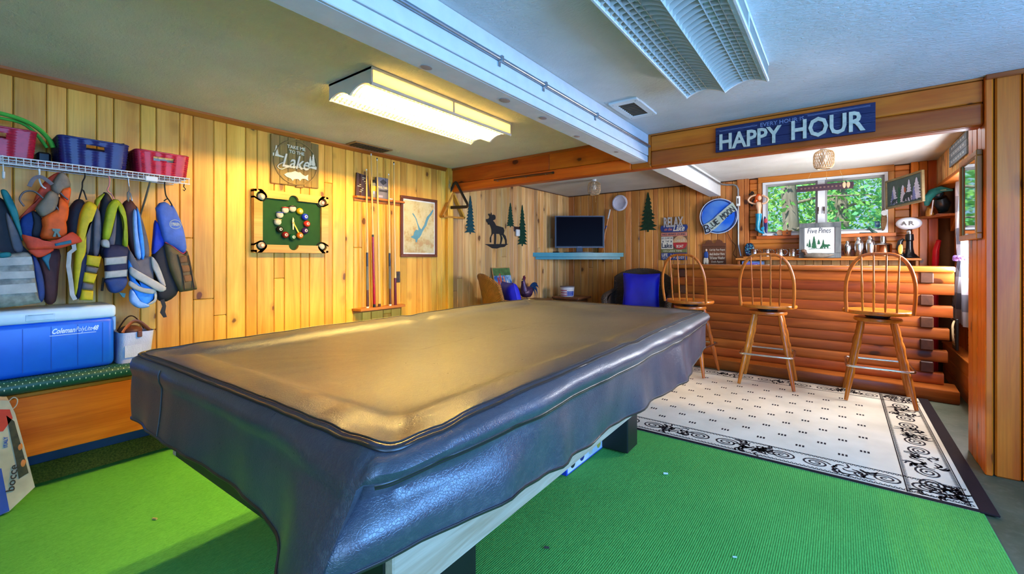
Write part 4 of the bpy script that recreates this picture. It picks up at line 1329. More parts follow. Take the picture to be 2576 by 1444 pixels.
hang(v, [(0.687,1.696),(0.691,1.655),(0.694,1.614),(0.686,1.596),(0.689,1.549),(0.696,1.603),(0.707,1.557)], -3.30, METAL)

v = thing('life_vest', 'blue vest with oval logo above brown pocketed front, rightmost of the vests', 'life vest', (XV, 0.93, 0.9), 'life vests hanging from the wire shelf')
vp(v, 'back_panel', [(0.810,1.244),(0.865,1.313),(0.900,1.138),(0.942,1.016),(0.880,0.951),(0.830,0.983),(0.820,1.109)], -3.36, 0.05, DARK)
vp(v, 'blue_lining', [(0.825,1.454),(0.850,1.387),(0.870,1.320),(0.840,1.263),(0.810,1.247),(0.815,1.355)], -3.355, 0.04, BLUE)
vp(v, 'front_panel', [(0.865,1.316),(0.916,1.283),(0.958,1.249),(0.979,1.268),(1.009,1.129),(1.030,1.030),(1.020,1.017),(0.958,1.009),(0.934,1.020),(0.890,1.138),(0.870,1.232)], -3.33, 0.05, BROWN)
vp(v, 'chest_panel', [(0.820,1.526),(0.862,1.568),(0.892,1.544),(0.900,1.553),(0.924,1.504),(0.955,1.411),(0.974,1.284),(0.955,1.249),(0.913,1.283),(0.862,1.319),(0.842,1.393)], -3.325, 0.045, STEELB, 2)
MB().tube([(-3.30, a, b) for a, b in [(0.862,1.319),(0.887,1.307),(0.913,1.282),(0.934,1.261),(0.955,1.249),(0.968,1.265)]], 0.004, 6).build('piping', mat('red_piping', (216, 40, 50), 0.5), v, 60)
for q in ([(0.927,1.232),(0.966,1.239),(0.974,1.194),(0.932,1.188)], [(0.937,1.176),(0.980,1.178),(0.991,1.137),(0.945,1.128)], [(0.948,1.115),(0.993,1.120),(0.999,1.078),(0.956,1.068)]):
    MB().puff(q, 'X', -3.29, 0.014).build('pocket', fab('brown2', (126, 80, 34)), v, 60)
for q in ([(0.919,1.245),(0.943,1.131),(0.953,1.023)], [(0.972,1.239),(0.991,1.130),(1.004,1.027)]):
    MB().tube([(-3.275, a, b) for a, b in q], 0.003, 5).build('stitch_line', DARK, v, 60)
(qa, qb), (qc, qd) = [(0.879,1.403),(0.936,1.457)]
oc, oh = ((qa + qc) / 2, (qb + qd) / 2), ((qc - qa) / 2, (qd - qb) / 2)
LOGO = mat('logo_cream', (232, 224, 190), 0.6)
MB().tube([(-3.279, oc[0] + oh[0] * math.cos(a), oc[1] + oh[1] * math.sin(a)) for a in [2 * PI * k / 24 for k in range(24)]], 0.0016, 5, closed=True).build('logo_oval', LOGO, v)
text("O'BRIEN", 'X', oc[0] - oh[0] * 0.8, oc[0] + oh[0] * 0.8, oc[1] - oh[1] * 0.35, oc[1] + oh[1] * 0.4, -3.283, -3.278, LOGO, v, bold=0.02)
MB().tube([(-3.31, a, b) for a, b in [(0.850,0.969),(0.860,0.928),(0.852,0.891),(0.865,0.859),(0.855,0.869)]], [0.01, 0.009, 0.012, 0.008, 0.004], 6, flat=(0.5, 1.2)).build('strap', DARK, v, 60)
hang(v, [(0.861,1.691),(0.860,1.660),(0.866,1.605),(0.886,1.570),(0.897,1.546),(0.876,1.584),(0.856,1.570)], -3.30, BLACKM)

# ------------------------------------------------------------------ bench, cooler, bag, boxed game
be = thing('bench', 'wall bench with varnished orange wood front and green dotted cushion', 'bench', (-3.44, 0.3, 0.0))
W_BENCH = wood('bench_veneer', (206, 124, 30), (168, 88, 14), 'y', 0.0, 0.3, vary=0.05, coat=0.3)
MB().box(-3.30, -3.28, -0.9, 1.55, 0.215, 0.52, 0.003).build('front_panel', W_BENCH, be)
MB().box(-3.60, -3.28, -0.9, 1.55, 0.521, 0.54, 0.003).build('seat_board', W_BENCH, be)
for y in (-0.88, 1.50):
    MB().box(-3.585, -3.47, y, y + 0.03, 0.08, 0.52, 0.003).build('end_panel', W_BENCH, be)
def dot_mat():
    s = NT('green_dotted_vinyl')
    g = s.n('NewGeometry').outputs['Position']
    sep = s.n('SeparateXYZ')
    s.link(g, sep.inputs[0])
    # little marks in staggered rows, wrapped over the cushion edge
    a = s.math('MULTIPLY', sep.outputs[1], 1 / 0.024)
    b = s.math('MULTIPLY', s.math('SUBTRACT', sep.outputs[2], sep.outputs[0]), 1 / 0.024)
    row = s.math('FLOOR', b)
    a2 = s.math('ADD', a, s.math('MULTIPLY', row, 0.5))
    fa = s.math('ABSOLUTE', s.math('SUBTRACT', s.math('FRACT', a2), 0.5))
    fb = s.math('ABSOLUTE', s.math('SUBTRACT', s.math('FRACT', b), 0.5))
    d = s.math('ADD', s.math('MULTIPLY', fa, 2.4), fb)
    mk = s.math('LESS_THAN', d, 0.24)
    s.link(s.mix(mk, lin((10, 74, 62)), lin((196, 214, 200))), s.b.inputs['Base Color'])
    s.b.inputs['Roughness'].default_value = 0.4
    return s.m
cu = MB()
pr = []
for k in range(13):
    a = -PI / 2 + PI * k / 12
    pr.append((-3.285 + 0.034 * math.cos(a), 0.578 + 0.036 * math.sin(a)))
pr += [(-3.60, 0.612), (-3.60, 0.542)]
cu.prism(pr, 'Y', -0.9, 1.55)
cu.build('cushion', dot_mat(), be, 50)

co = thing('cooler', 'blue hard cooler with white lid on the bench', 'cooler', (-3.44, 0.2, 0.614))
CB = mat('cooler_blue', (8, 92, 214), 0.35, var=0.06)
CW = mat('cooler_white', (206, 226, 240), 0.35, var=0.05)
CX = -3.305
MB().box(-3.585, CX, -0.06, 0.632, 0.614, 0.89, 0.03, 4).build('body', CB, co, 50)
MB().box(-3.592, CX + 0.006, -0.065, 0.638, 0.885, 0.958, 0.02, 3).build('lid', CW, co, 50)
(l0, l1), (l2, l3) = [(0.289,0.900),(0.395,0.933)]
MB().box(CX + 0.004, CX + 0.0075, l0, l2, l1, l3, 0.002).build('lid_recess', mat('lid_pale', (190, 214, 230), 0.4), co)
MB().box(CX + 0.006, CX + 0.009, l0 + 0.008, l2 - 0.008, l3 - 0.006, l3 - 0.003).build('lid_latch', mat('latch_grey', (140, 160, 176), 0.4), co)
for k in range(7):
    y = -0.02 + k * 0.1
    MB().box(CX - 0.001, CX + 0.0012, y - 0.0015, y + 0.0015, 0.64, 0.862).build('rib_line', mat('cooler_rib', (6, 66, 170), 0.4), co)
MB().box(-3.50, -3.38, 0.632, 0.652, 0.80, 0.885, 0.008, 2).build('handle', CW, co, 50)
(a0, b0), (a1, b1) = [(0.380,0.822),(0.559,0.834)]
LW = mat('cooler_print', (222, 234, 244), 0.5)
hgt = 0.028
text('Coleman', 'X', a0, a0 + (a1 - a0) * 0.49, b0, b0 + hgt, CX - 0.001, CX + 0.0018, LW, co, bold=0.03, skew=0.25)
text('PolyLite', 'X', a0 + (a1 - a0) * 0.50, a0 + (a1 - a0) * 0.855, b0 - 0.006, b0 + hgt, CX - 0.001, CX + 0.0018, LW, co, skew=0.25)
text('48', 'X', a0 + (a1 - a0) * 0.87, a1, b0, b0 + hgt, CX - 0.001, CX + 0.0018, LW, co, bold=0.03, skew=0.25)
MB().box(CX - 0.001, CX + 0.0018, a0 - 0.006, a1 - 0.006, b0 - 0.010, b0 - 0.0075).build('underline', LW, co)

bg = thing('tote_bag', 'pale lavender canvas tote bag with brown handles beside the cooler', 'bag', (-3.42, 0.73, 0.614))
CAN = mat('canvas_lavender', (196, 198, 222), 0.9, bump=0.5, bs=160)
def bagf(u, w):
    a = 2 * PI * u
    hx, hy = 0.105 * (0.95 + 0.05 * w), 0.075 + 0.006 * w
    c, s_ = math.cos(a), math.sin(a)
    x = hx * math.copysign(abs(c) ** 0.35, c)
    y = hy * math.copysign(abs(s_) ** 0.35, s_)
    return (-3.40 + x, 0.722 + y + 0.012 * w, 0.614 + 0.175 * w)
mb = MB().grid(bagf, 40, 8, cu=True)
mb.f.append(tuple(i * 8 for i in range(40))); mb.mi.append(0)
mb.build('body', CAN, bg, 50)
MB().box(-3.297, -3.293, 0.672, 0.748, 0.645, 0.715, 0.001).build('pocket', mat('canvas_pocket', (206, 208, 230), 0.9, bump=0.5, bs=160), bg)
TAN = mat('tan_strap', (150, 76, 30), 0.5)
MB().box(-3.296, -3.286, 0.728, 0.75, 0.758, 0.795, 0.003).build('tab', mat('brown_tab', (104, 52, 30), 0.5), bg)
MB().tube([(-3.34 - 0.03 * math.sin(PI * k / 14), 0.672 + 0.125 * k / 14, 0.785 + 0.06 * math.sin(PI * k / 14)) for k in range(15)], 0.007, 6, flat=(1.6, 0.5)).build('handle', TAN, bg, 60)
MB().tube([(-3.46, 0.672 + 0.125 * k / 14, 0.785 + 0.085 * math.sin(PI * k / 14)) for k in range(15)], 0.007, 6, flat=(1.6, 0.5)).build('handle', mat('dark_strap', (86, 44, 30), 0.5), bg, 60)
MB().ball((-3.40, 0.72, 0.79), (0.08, 0.055, 0.03)).build('contents', mat('dark_strap', (86, 44, 30), 0.5), bg, 60)

bo = thing('bocce_box', 'worn cardboard bocce set box with carry handle at the left edge', 'box', (-3.14, 0.17, 0.0095))
bx = -3.145
KRAFT = mat('worn_card', (206, 190, 158), 0.7, var=0.25, scale=9)
side = [(0.125,-0.010),(0.223,0.022),(0.307,0.104),(0.271,0.320),(0.243,0.481),(0.223,0.547),(0.125,0.578)]
side = [(a, max(b, 0.0108)) for a, b in side]
MB().prism(side, 'X', bx - 0.10, bx).build('carton', KRAFT, bo)
MB().prism([(0.125,0.533),(0.226,0.505),(0.235,0.461),(0.205,0.408),(0.125,0.425)], 'X', bx - 0.001, bx + 0.002).build('red_label', mat('print_red', (214, 62, 30), 0.6), bo)
MB().prism([(0.215,0.480),(0.240,0.445),(0.263,0.314),(0.286,0.181),(0.273,0.176),(0.254,0.165),(0.245,0.254),(0.230,0.363)], 'X', bx - 0.001, bx + 0.002).build('photo_print', mat('print_photo', (70, 62, 34), 0.6, var=0.6, scale=30), bo)
MB().ball((bx, [(0.268,0.235)][0][0], [(0.268,0.235)][0][1]), (0.003, 0.011, 0.024)).build('ball_print', mat('print_orange', (220, 130, 60), 0.5), bo, 60)
MB().ball((bx, [(0.258,0.315)][0][0], [(0.258,0.315)][0][1]), (0.003, 0.009, 0.02)).build('ball_print', mat('print_orange', (220, 130, 60), 0.5), bo, 60)
(a0, b0), (a1, b1) = [(0.241,0.081),(0.220,0.272)]
text('bocce', 'X', min(a0, a1) - 0.048, max(a0, a1) + 0.052, (b0 + b1) / 2 - 0.013, (b0 + b1) / 2 + 0.016, bx - 0.001, bx + 0.003, mat('print_brown', (66, 50, 34), 0.6), bo, bold=0.01, rot=PI / 2 - 0.1)
(a0, b0) = [(0.213,0.355)][0]
text('ITALY', 'X', a0 - 0.025, a0 + 0.025, b0 - 0.006, b0 + 0.007, bx - 0.001, bx + 0.003, mat('print_blue', (50, 80, 170), 0.6), bo, bold=0.01, rot=PI / 2)
MB().prism([(0.137,0.239),(0.200,0.236),(0.225,0.026),(0.137,0.003)], 'X', bx - 0.001, bx + 0.002).build('blue_label', mat('print_blue', (50, 80, 170), 0.6), bo)
MB().tube([(bx - 0.05, a, b) for a, b in smooth_loop([(0.213,0.518),(0.223,0.530),(0.241,0.549),(0.254,0.534),(0.249,0.505),(0.233,0.489)], 3, False)], 0.005, 6, flat=(0.5, 1.3)).build('handle', mat('clear_handle', (200, 196, 186), 0.3), bo, 60)

# ------------------------------------------------------------------ left wall: signs, clock, cue rack, map
XW = -3.604
LS = thing('wall_sign', 'square plank sign reading take me to the lake with a white fish', 'sign', (XW, 1.81, 1.81))
W_SIGN = wood('grey_sign_wood', (172, 142, 74), (124, 102, 56), 'z', 0.0, 0.7, vary=0.25, streak=0.4, knotc=(70, 84, 80))
ya = 1.612
rr_ = random.Random(5)
for k in range(6):
    y0, y1 = ya + k * 0.0655, ya + (k + 1) * 0.0655 - 0.001
    MB().box(XW, XW + 0.022, y0, y1, 1.812 + rr_.uniform(-0.006, 0.008), 2.203 + rr_.uniform(-0.006, 0.004), 0.004).build('plank', W_SIGN, LS)
CRM = mat('sign_cream', (232, 222, 188), 0.6)
f0 = XW + 0.022
cy, cz, cr = 1.808, 2.005, 0.178
MB().tube([(f0 + 0.004, cy + cr * math.cos(a), cz + cr * 1.0 * math.sin(a)) for a in [2 * PI * k / 48 for k in range(48)]], 0.0055, 6, closed=True).build('ring', mat('ring_wood', (150, 124, 72), 0.6), LS, 60)
text('TAKE ME', 'X', cy - 0.075, cy + 0.075, 2.115, 2.142, f0, f0 + 0.008, CRM, LS, bold=0.02)
text('TO THE', 'X', cy - 0.06, cy + 0.065, 2.075, 2.102, f0, f0 + 0.008, CRM, LS, bold=0.02)
text('Lake', 'X', cy - 0.115, cy + 0.10, 1.955, 2.065, f0, f0 + 0.009, CRM, LS, bold=0.012, skew=0.25)
MB().tube([(f0 + 0.006, a, b) for a, b in smooth_loop([(1.70, 1.99), (1.665, 1.965), (1.66, 1.945), (1.69, 1.935), (1.73, 1.955), (1.80, 1.972), (1.88, 1.968), (1.93, 1.985)], 4, False)], 0.0045, 6).build('flourish', CRM, LS, 60)
fish = [(-0.10, 0.0), (-0.075, 0.022), (-0.04, 0.032), (-0.01, 0.048), (0.015, 0.04), (0.03, 0.045), (0.05, 0.025), (0.075, 0.014), (0.10, 0.033), (0.096, 0.0), (0.10, -0.028), (0.072, -0.012), (0.045, -0.018), (0.03, -0.04), (0.015, -0.024), (-0.02, -0.03), (-0.03, -0.05), (-0.045, -0.03), (-0.08, -0.018)]
MB().prism([(cy + a, 1.895 + b * 0.85) for a, b in fish], 'X', f0, f0 + 0.008).build('fish', CRM, LS)
for q in ((1.648, 2.045, 0.036, 0.075, 3), (1.926, 2.0, 0.034, 0.085, 4), (1.952, 2.0, 0.042, 0.105, 5)):
    MB().prism(pine_outline(*q[:4], 6, q[4]), 'X', f0, f0 + 0.007).build('pine', CRM, LS)
MB().prism([(1.622, 2.055), (1.66, 2.048), (1.71, 2.038), (1.70, 2.028), (1.65, 2.032), (1.622, 2.03)], 'X', f0, f0 + 0.007).build('shore', CRM, LS)
MB().prism([(1.90, 1.985), (1.935, 1.996), (1.985, 2.002), (1.985, 1.975), (1.94, 1.98)], 'X', f0, f0 + 0.007).build('shore', CRM, LS)

CK = thing('pool_table_clock', 'wall clock shaped as a miniature green pool table with billiard balls', 'clock', (XW, 1.77, 1.27))
cyc, czc, HY, HZ = 1.772, 1.508, 0.30, 0.243
FELT = mat('green_felt', (12, 62, 24), 0.95, bump=0.3, bs=300)
W_CLK = wood('clock_pine', (226, 178, 84), (196, 138, 52), 'y', 0.1, 0.35, vary=0.06)
MB().box(XW, XW + 0.03, cyc - HY + 0.002, cyc + HY - 0.002, czc - HZ + 0.002, czc + HZ - 0.002).build('bed', FELT, CK)
# rails with round pocket mouths bitten out of them
def rail_poly():
    iy, iz, pr_ = HY - 0.062, HZ - 0.062, 0.04
    def arc(cy_, cz_, a0, a1, n=8):
        return [(cy_ + pr_ * math.cos(a0 + (a1 - a0) * k / n), cz_ + pr_ * math.sin(a0 + (a1 - a0) * k / n)) for k in range(n + 1)]
    inner = []
    # clockwise from the bottom middle pocket
    inner += arc(cyc, czc - iz - 0.002, 0.05, -PI - 0.05)
    for k, (sy, sz) in enumerate(((-1, -1), (-1, 1))):
        inner += arc(cyc + sy * (iy + 0.008), czc + sz * (iz + 0.008), 0.2 - k * PI / 2, 0.2 - k * PI / 2 - 1.5 * PI - 0.4, 14)
    inner += arc(cyc, czc + iz + 0.002, PI + 0.05, -0.05)
    for k, (sy, sz) in enumerate(((1, 1), (1, -1))):
        inner += arc(cyc + sy * (iy + 0.008), czc + sz * (iz + 0.008), 0.2 - (k + 2) * PI / 2, 0.2 - (k + 2) * PI / 2 - 1.5 * PI - 0.4, 14)
    return inner
inner = rail_poly()
def outer_pt(p):
    a = math.atan2((p[1] - czc) / HZ, (p[0] - cyc) / HY)
    k = 1.0 / max(abs(math.cos(a)), abs(math.sin(a)))
    return (cyc + HY * k * math.cos(a), czc + HZ * k * math.sin(a))
rm = MB()
n = len(inner)
xf, xb = XW + 0.056, XW
vs = [(xf, *p) for p in inner] + [(xf, *outer_pt(p)) for p in inner] + [(xb, *p) for p in inner] + [(xb, *outer_pt(p)) for p in inner]
fs = []
for i in range(n):
    j = (i + 1) % n
    fs += [(i, j, n + j, n + i), (n + i, n + j, 3 * n + j, 3 * n + i), (i, j, 2 * n + j, 2 * n + i)]
rm.add(vs, fs)
cs = [(cyc + sy * HY, czc + sz * HZ) for sy, sz in ((-1, -1), (1, -1), (1, 1), (-1, 1))]
for sy, sz in ((-1, -1), (1, -1), (1, 1), (-1, 1)):
    c = (cyc + sy * HY, czc + sz * HZ)
    rm.box(xb, xf, c[0], c[0] - sy * 0.02, c[1], c[1] - sz * 0.02)
rm.build('rail', W_CLK, CK)
BALLC = [(206, 190, 150), (214, 168, 20), (24, 50, 190), (222, 50, 30), (58, 22, 90), (226, 110, 20), (16, 86, 50), (150, 30, 26), (26, 18, 20), (222, 190, 120), (40, 60, 170), (200, 50, 40)]
STR = [True, False, False, False, False, False, False, False, False, True, True, True]
IVORY = mat('ball_ivory', (226, 214, 180), 0.15, var=0.03)
for k in range(12):
    a = PI / 2 - 2 * PI * k / 12
    by, bz = cyc + 0.118 * math.cos(a) - 0.004, czc + 0.115 * math.sin(a)
    b = MB().ball((XW + 0.045, by, bz), 0.027, 16, 10).build('ball', IVORY if STR[k] else mat('ball_%d' % k, BALLC[k], 0.12, var=0.03), CK, 80)
    MB().lathe([(0.0125, 0.0), (0.011, 0.002)], 14, (XW + 0.0685, by - 0.001, bz), 'x').build('number_disc', IVORY, b)
    text(str(k + 1 if k else 12), 'X', by - 0.005 - (0.003 if k in (0, 9, 10, 11) else 0), by + 0.004 + (0.003 if k in (0, 9, 10, 11) else 0), bz - 0.006, bz + 0.006, XW + 0.070, XW + 0.0712, BLACK, b)
    if STR[k]:
        pts = [(XW + 0.045 + 0.0268 * math.cos(q) * 0.9, by + 0.0272 * math.sin(q) , bz + 0.006) for q in [-PI / 2 + PI * j / 10 for j in range(11)]]
        MB().tube([(x, y_, z_ + 0.012) for x, y_, z_ in pts], 0.0035, 5).build('stripe', mat('ball_s%d' % k, BALLC[k] if k else (60, 20, 30), 0.15), b)
for (sy, sz, c, lab) in ((-1, 1, (206, 190, 150), 'N'), (1, 1, (180, 60, 60), 'N'), (-1, -1, (226, 130, 60), 'N'), (1, -1, (232, 226, 206), 'cue')):
    by, bz = cyc + sy * (HY - 0.056), czc + sz * (HZ - 0.056)
    b = MB().ball((XW + 0.045, by, bz), 0.026, 16, 10).build('ball', IVORY, CK, 80)
    MB().tube([(XW + 0.036, by + 0.036 * math.cos(a), bz + 0.036 * math.sin(a)) for a in [2 * PI * j / 20 for j in range(20)]], 0.005, 6, closed=True).build('pocket_rim', BLACK, CK, 60)
    if lab == 'N':
        MB().lathe([(0.0125, 0.0), (0.011, 0.002)], 14, (XW + 0.069, by, bz), 'x').build('number_disc', IVORY, b)
        MB().tube([(XW + 0.0685, by + 0.0165 * math.cos(a), bz + 0.0165 * math.sin(a)) for a in [2 * PI * j / 16 for j in range(16)]], 0.002, 5, closed=True).build('stripe', mat('ball_c%d%d' % (sy, sz), c, 0.2), b)
GOLD = mat('brass_hand', (214, 160, 60), 0.3, 0.8)
MB().prism([(cyc - 0.002, czc), (cyc + 0.006, czc + 0.004), (cyc + 0.055, czc - 0.085), (cyc + 0.045, czc - 0.09)], 'X', XW + 0.045, XW + 0.048).build('hour_hand', GOLD, CK)
MB().prism([(cyc - 0.006, czc - 0.055), (cyc + 0.002, czc - 0.055), (cyc + 0.005, czc + 0.03), (cyc - 0.004, czc + 0.045), (cyc - 0.01, czc + 0.02)], 'X', XW + 0.05, XW + 0.053).build('minute_hand', mat('pale_hand', (226, 200, 150), 0.3), CK)
MB().lathe([(0.006, 0), (0.006, 0.03)], 10, (XW + 0.03, cyc, czc), 'x').build('spindle', GOLD, CK)

W_RACK = wood('rack_wood', (196, 122, 50), (156, 84, 28), 'y', 0.0, 0.4, vary=0.08)
RK = thing('cue_rack', 'two piece wooden wall rack holding pool cues', 'cue rack', (XW, 2.64, 0.73))
MB().box(XW, XW + 0.012, 2.352, 2.88, 1.755, 1.792, 0.003).build('rear_board', W_RACK, RK)
MB().prism([(XW, 2.345), (XW + 0.048, 2.36), (XW + 0.053, 2.39), (XW + 0.053, 2.885), (XW + 0.048, 2.91), (XW + 0.024, 2.915), (XW + 0.024, 2.882), (XW, 2.882)], 'Z', 1.782, 1.80).build('top_shelf', W_RACK, RK)
MB().box(XW, XW + 0.012, 2.34, 2.9, 0.71, 0.748, 0.003).build('rear_board', W_RACK, RK)
MB().prism([(XW, 2.335), (XW + 0.105, 2.36), (XW + 0.105, 2.87), (XW, 2.905)], 'Z', 0.735, 0.757).build('bottom_shelf', W_RACK, RK)
def cue(label, y0, y1, ztop, segs, xb=XW + 0.074):
    t = thing('pool_cue', label, 'cue', (xb, y0, 0.758), 'pool cues in the wall rack')
    def P(u):
        return (xb + 0.012 * u - 0.006, y0 + (y1 - y0) * u, 0.7575 + (ztop - 0.7575) * u)
    for a, b, m, nm in segs:
        pts = [P(a + (b - a) * k / 4) for k in range(5)]
        MB().tube(pts, [0.0145 - 0.0085 * (a + (b - a) * k / 4) for k in range(5)], 10).build(nm, m, t, 50)
    return t
MAPLE = mat('cue_maple', (222, 176, 100), 0.25, var=0.08, scale=8)
WRAP = mat('cue_wrap', (96, 98, 100), 0.6, bump=0.6, bs=200)
TIP = mat('cue_tip', (40, 50, 60), 0.8)
FER = mat('cue_ferrule', (236, 232, 220), 0.3)
BUTB = mat('cue_brown_butt', (84, 50, 36), 0.3)
CRIM = mat('cue_crimson', (150, 14, 40), 0.25)
PLUM = mat('cue_plum', (96, 26, 40), 0.25)
CHAR = mat('cue_charcoal', (44, 42, 48), 0.3)
cue('leftmost cue in the rack with grey wrapped dark butt', 2.456, 2.436, 2.05, [(0, 0.01, FER, 'bumper'), (0.01, 0.13, BUTB, 'butt'), (0.13, 0.3, WRAP, 'wrap'), (0.3, 0.4, CHAR, 'forearm'), (0.4, 0.99, MAPLE, 'shaft'), (0.99, 1.0, FER, 'ferrule')])
cue('pale cue with a long crimson butt', 2.53, 2.486, 2.204, [(0, 0.02, BLACK, 'bumper'), (0.02, 0.46, CRIM, 'butt'), (0.46, 0.475, BLACK, 'joint'), (0.475, 0.985, MAPLE, 'shaft'), (0.985, 1.0, FER, 'ferrule')])
cue('plain maple cue without a dark butt', 2.588, 2.552, 2.176, [(0, 0.02, BUTB, 'bumper'), (0.02, 0.98, MAPLE, 'shaft'), (0.98, 0.99, FER, 'ferrule'), (0.99, 1.0, TIP, 'tip')])
cue('cue with charcoal wrapped butt beside the pool box', 2.713, 2.685, 2.044, [(0, 0.01, FER, 'bumper'), (0.01, 0.13, BUTB, 'butt'), (0.13, 0.3, WRAP, 'wrap'), (0.3, 0.4, CHAR, 'forearm'), (0.4, 0.99, MAPLE, 'shaft'), (0.99, 1.0, FER, 'ferrule')])
cue('rightmost cue in the rack with plum coloured butt', 2.776, 2.747, 2.171, [(0, 0.19, PLUM, 'butt'), (0.19, 0.98, MAPLE, 'shaft'), (0.98, 0.99, FER, 'ferrule'), (0.99, 1.0, TIP, 'tip')])
pq = thing('dark_plaque', 'dark plaque with white scribbles leaning on the cue rack shelf', 'plaque', (XW + 0.03, 2.43, 1.8005))
pl_ = MB()
pl_.prism([(2.362, 1.8005), (2.515, 1.8005), (2.49, 2.0), (2.372, 2.015)], 'X', XW + 0.012, XW + 0.024)
pl_.build('board', mat('plaque_maroon', (56, 22, 24), 0.4), pq)
r6 = random.Random(3)
for k in range(9):
    y, z = r6.uniform(2.378, 2.46), 1.84 + 0.15 * k / 9
    MB().box(XW + 0.0235, XW + 0.025, y, y + r6.uniform(0.01, 0.04), z, z + 0.005).build('scribble', CRM, pq)
cn = thing('spray_can', 'yellow topped aerosol can on the cue rack shelf', 'can', (XW + 0.055, 2.533, 1.8005))
MB().lathe([(0.025, 1.8005), (0.027, 1.803), (0.027, 1.925), (0.022, 1.94)], 16, (XW + 0.029, 2.548, 0)).build('body', mat('can_silver', (190, 186, 170), 0.25, 0.6), cn, 40)
MB().lathe([(0.0275, 1.86), (0.0275, 1.91)], 16, (XW + 0.029, 2.548, 0)).build('band', mat('can_yellow', (222, 180, 40), 0.4), cn, 40)
MB().lathe([(0.018, 1.94), (0.018, 1.962), (0.014, 1.97)], 14, (XW + 0.029, 2.548, 0)).build('cap', BLACK, cn, 40)
px_ = thing('pool_table_box', 'grey printed box reading pool table on the cue rack shelf', 'box', (XW + 0.04, 2.64, 1.8005))
MB().box(XW + 0.012, XW + 0.05, 2.575, 2.712, 1.8005, 2.003, 0.002).build('carton', mat('box_grey', (112, 110, 124), 0.5), px_)
text('POOL TABLE', 'X', 2.582, 2.706, 1.895, 1.918, XW + 0.049, XW + 0.0515, CRM, px_, bold=0.02)
MB().prism([(2.645, 1.99), (2.685, 1.96), (2.645, 1.93), (2.605, 1.96)], 'X', XW + 0.049, XW + 0.0512).build('diamond_print', mat('box_dark', (44, 44, 50), 0.5), px_)
MB().box(XW + 0.049, XW + 0.0512, 2.60, 2.69, 1.865, 1.883).build('text_bar', mat('box_dark', (44, 44, 50), 0.5), px_)
MB().box(XW + 0.049, XW + 0.0512, 2.58, 2.64, 1.81, 1.83).build('text_bar', mat('box_lilac', (160, 150, 170), 0.5), px_)
tag(MB().box(XW + 0.025, XW + 0.05, 2.72, 2.76, 1.8005, 1.815, 0.003).build('chalk_cube', mat('chalk_white', (230, 226, 214), 0.8)), 'small white chalk piece on the cue rack shelf', 'chalk')

mp = thing('framed_map', 'brown framed map of a branching blue lake on the left wall', 'framed map', (XW, 3.14, 1.235))
W_MF = wood('map_frame', (120, 62, 36), (90, 44, 26), 'z', 0.0, 0.35, vary=0.05)
y0, y1, z0, z1 = 2.885, 3.388, 1.235, 1.867
for b in ((y0, y1, z1 - 0.03, z1), (y0, y1, z0, z0 + 0.03), (y0, y0 + 0.03, z0 + 0.03, z1 - 0.03), (y1 - 0.03, y1, z0 + 0.03, z1 - 0.03)):
    MB().box(XW, XW + 0.022, *b, 0.003).build('frame_bar', W_MF, mp)
MB().box(XW, XW + 0.010, y0 + 0.03, y1 - 0.03, z0 + 0.03, z1 - 0.03).build('mat_board', mat('mat_white', (230, 226, 214), 0.7), mp)
def map_mat():
    s = NT('topographic_print')
    g = s.n('NewGeometry').outputs['Position']
    a = s.noise(g, 9, 5, 0.65)
    b = s.noise(g, 22, 6, 0.7, 1.0)
    lines = s.math('LESS_THAN', s.math('ABSOLUTE', s.math('SUBTRACT', s.math('FRACT', s.math('MULTIPLY', b, 14.0)), 0.5)), 0.09)
    c = s.mix(s.rng(a, 0.42, 0.6), lin((222, 208, 160)), lin((206, 188, 132)))
    c = s.mix(s.math('MULTIPLY', s.rng(a, 0.52, 0.62), 0.6), c, lin((196, 140, 92)))
    c = s.mix(s.math('MULTIPLY', lines, 0.35), c, lin((110, 84, 62)))
    s.link(c, s.b.inputs['Base Color'])
    s.b.inputs['Roughness'].default_value = 0.12
    return s.m
MB().box(XW + 0.009, XW + 0.012, y0 + 0.045, y1 - 0.045, z0 + 0.045, z1 - 0.045).build('map_sheet', map_mat(), mp)
def m3(p):
    return [(y0 + 0.045 + (a - 0.0) * (y1 - y0 - 0.09), z1 - 0.045 - b * (z1 - z0 - 0.09)) for a, b in p]
lake = [(0.28, 0.23), (0.33, 0.27), (0.40, 0.34), (0.44, 0.42), (0.50, 0.50), (0.56, 0.54), (0.60, 0.50), (0.66, 0.44), (0.70, 0.36), (0.75, 0.28), (0.84, 0.22), (0.95, 0.12), (0.98, 0.14), (0.92, 0.22), (0.84, 0.28), (0.78, 0.36), (0.73, 0.46), (0.66, 0.52), (0.60, 0.58), (0.56, 0.64), (0.50, 0.70), (0.44, 0.73), (0.41, 0.80), (0.37, 0.79), (0.36, 0.74), (0.28, 0.72), (0.20, 0.70), (0.30, 0.66), (0.32, 0.60), (0.38, 0.55), (0.46, 0.56), (0.45, 0.50), (0.41, 0.42), (0.36, 0.33), (0.26, 0.25)]
MB().prism(m3(lake), 'X', XW + 0.0118, XW + 0.0132).build('lake_print', mat('lake_blue', (96, 150, 168), 0.15), mp)

ot = thing('wall_outlet', 'dark brown electrical outlet beside the rightmost cue', 'outlet', (XW, 2.858, 0.975))
MB().box(XW, XW + 0.007, 2.832, 2.885, 0.975, 1.087, 0.003).build('plate', mat('outlet_brown', (52, 32, 28), 0.4), ot)
for z in (1.007, 1.054):
    MB().lathe([(0.015, 0.007), (0.014, 0.0095)], 12, (XW, 2.858, z), 'x').build('socket', BLACK, ot)

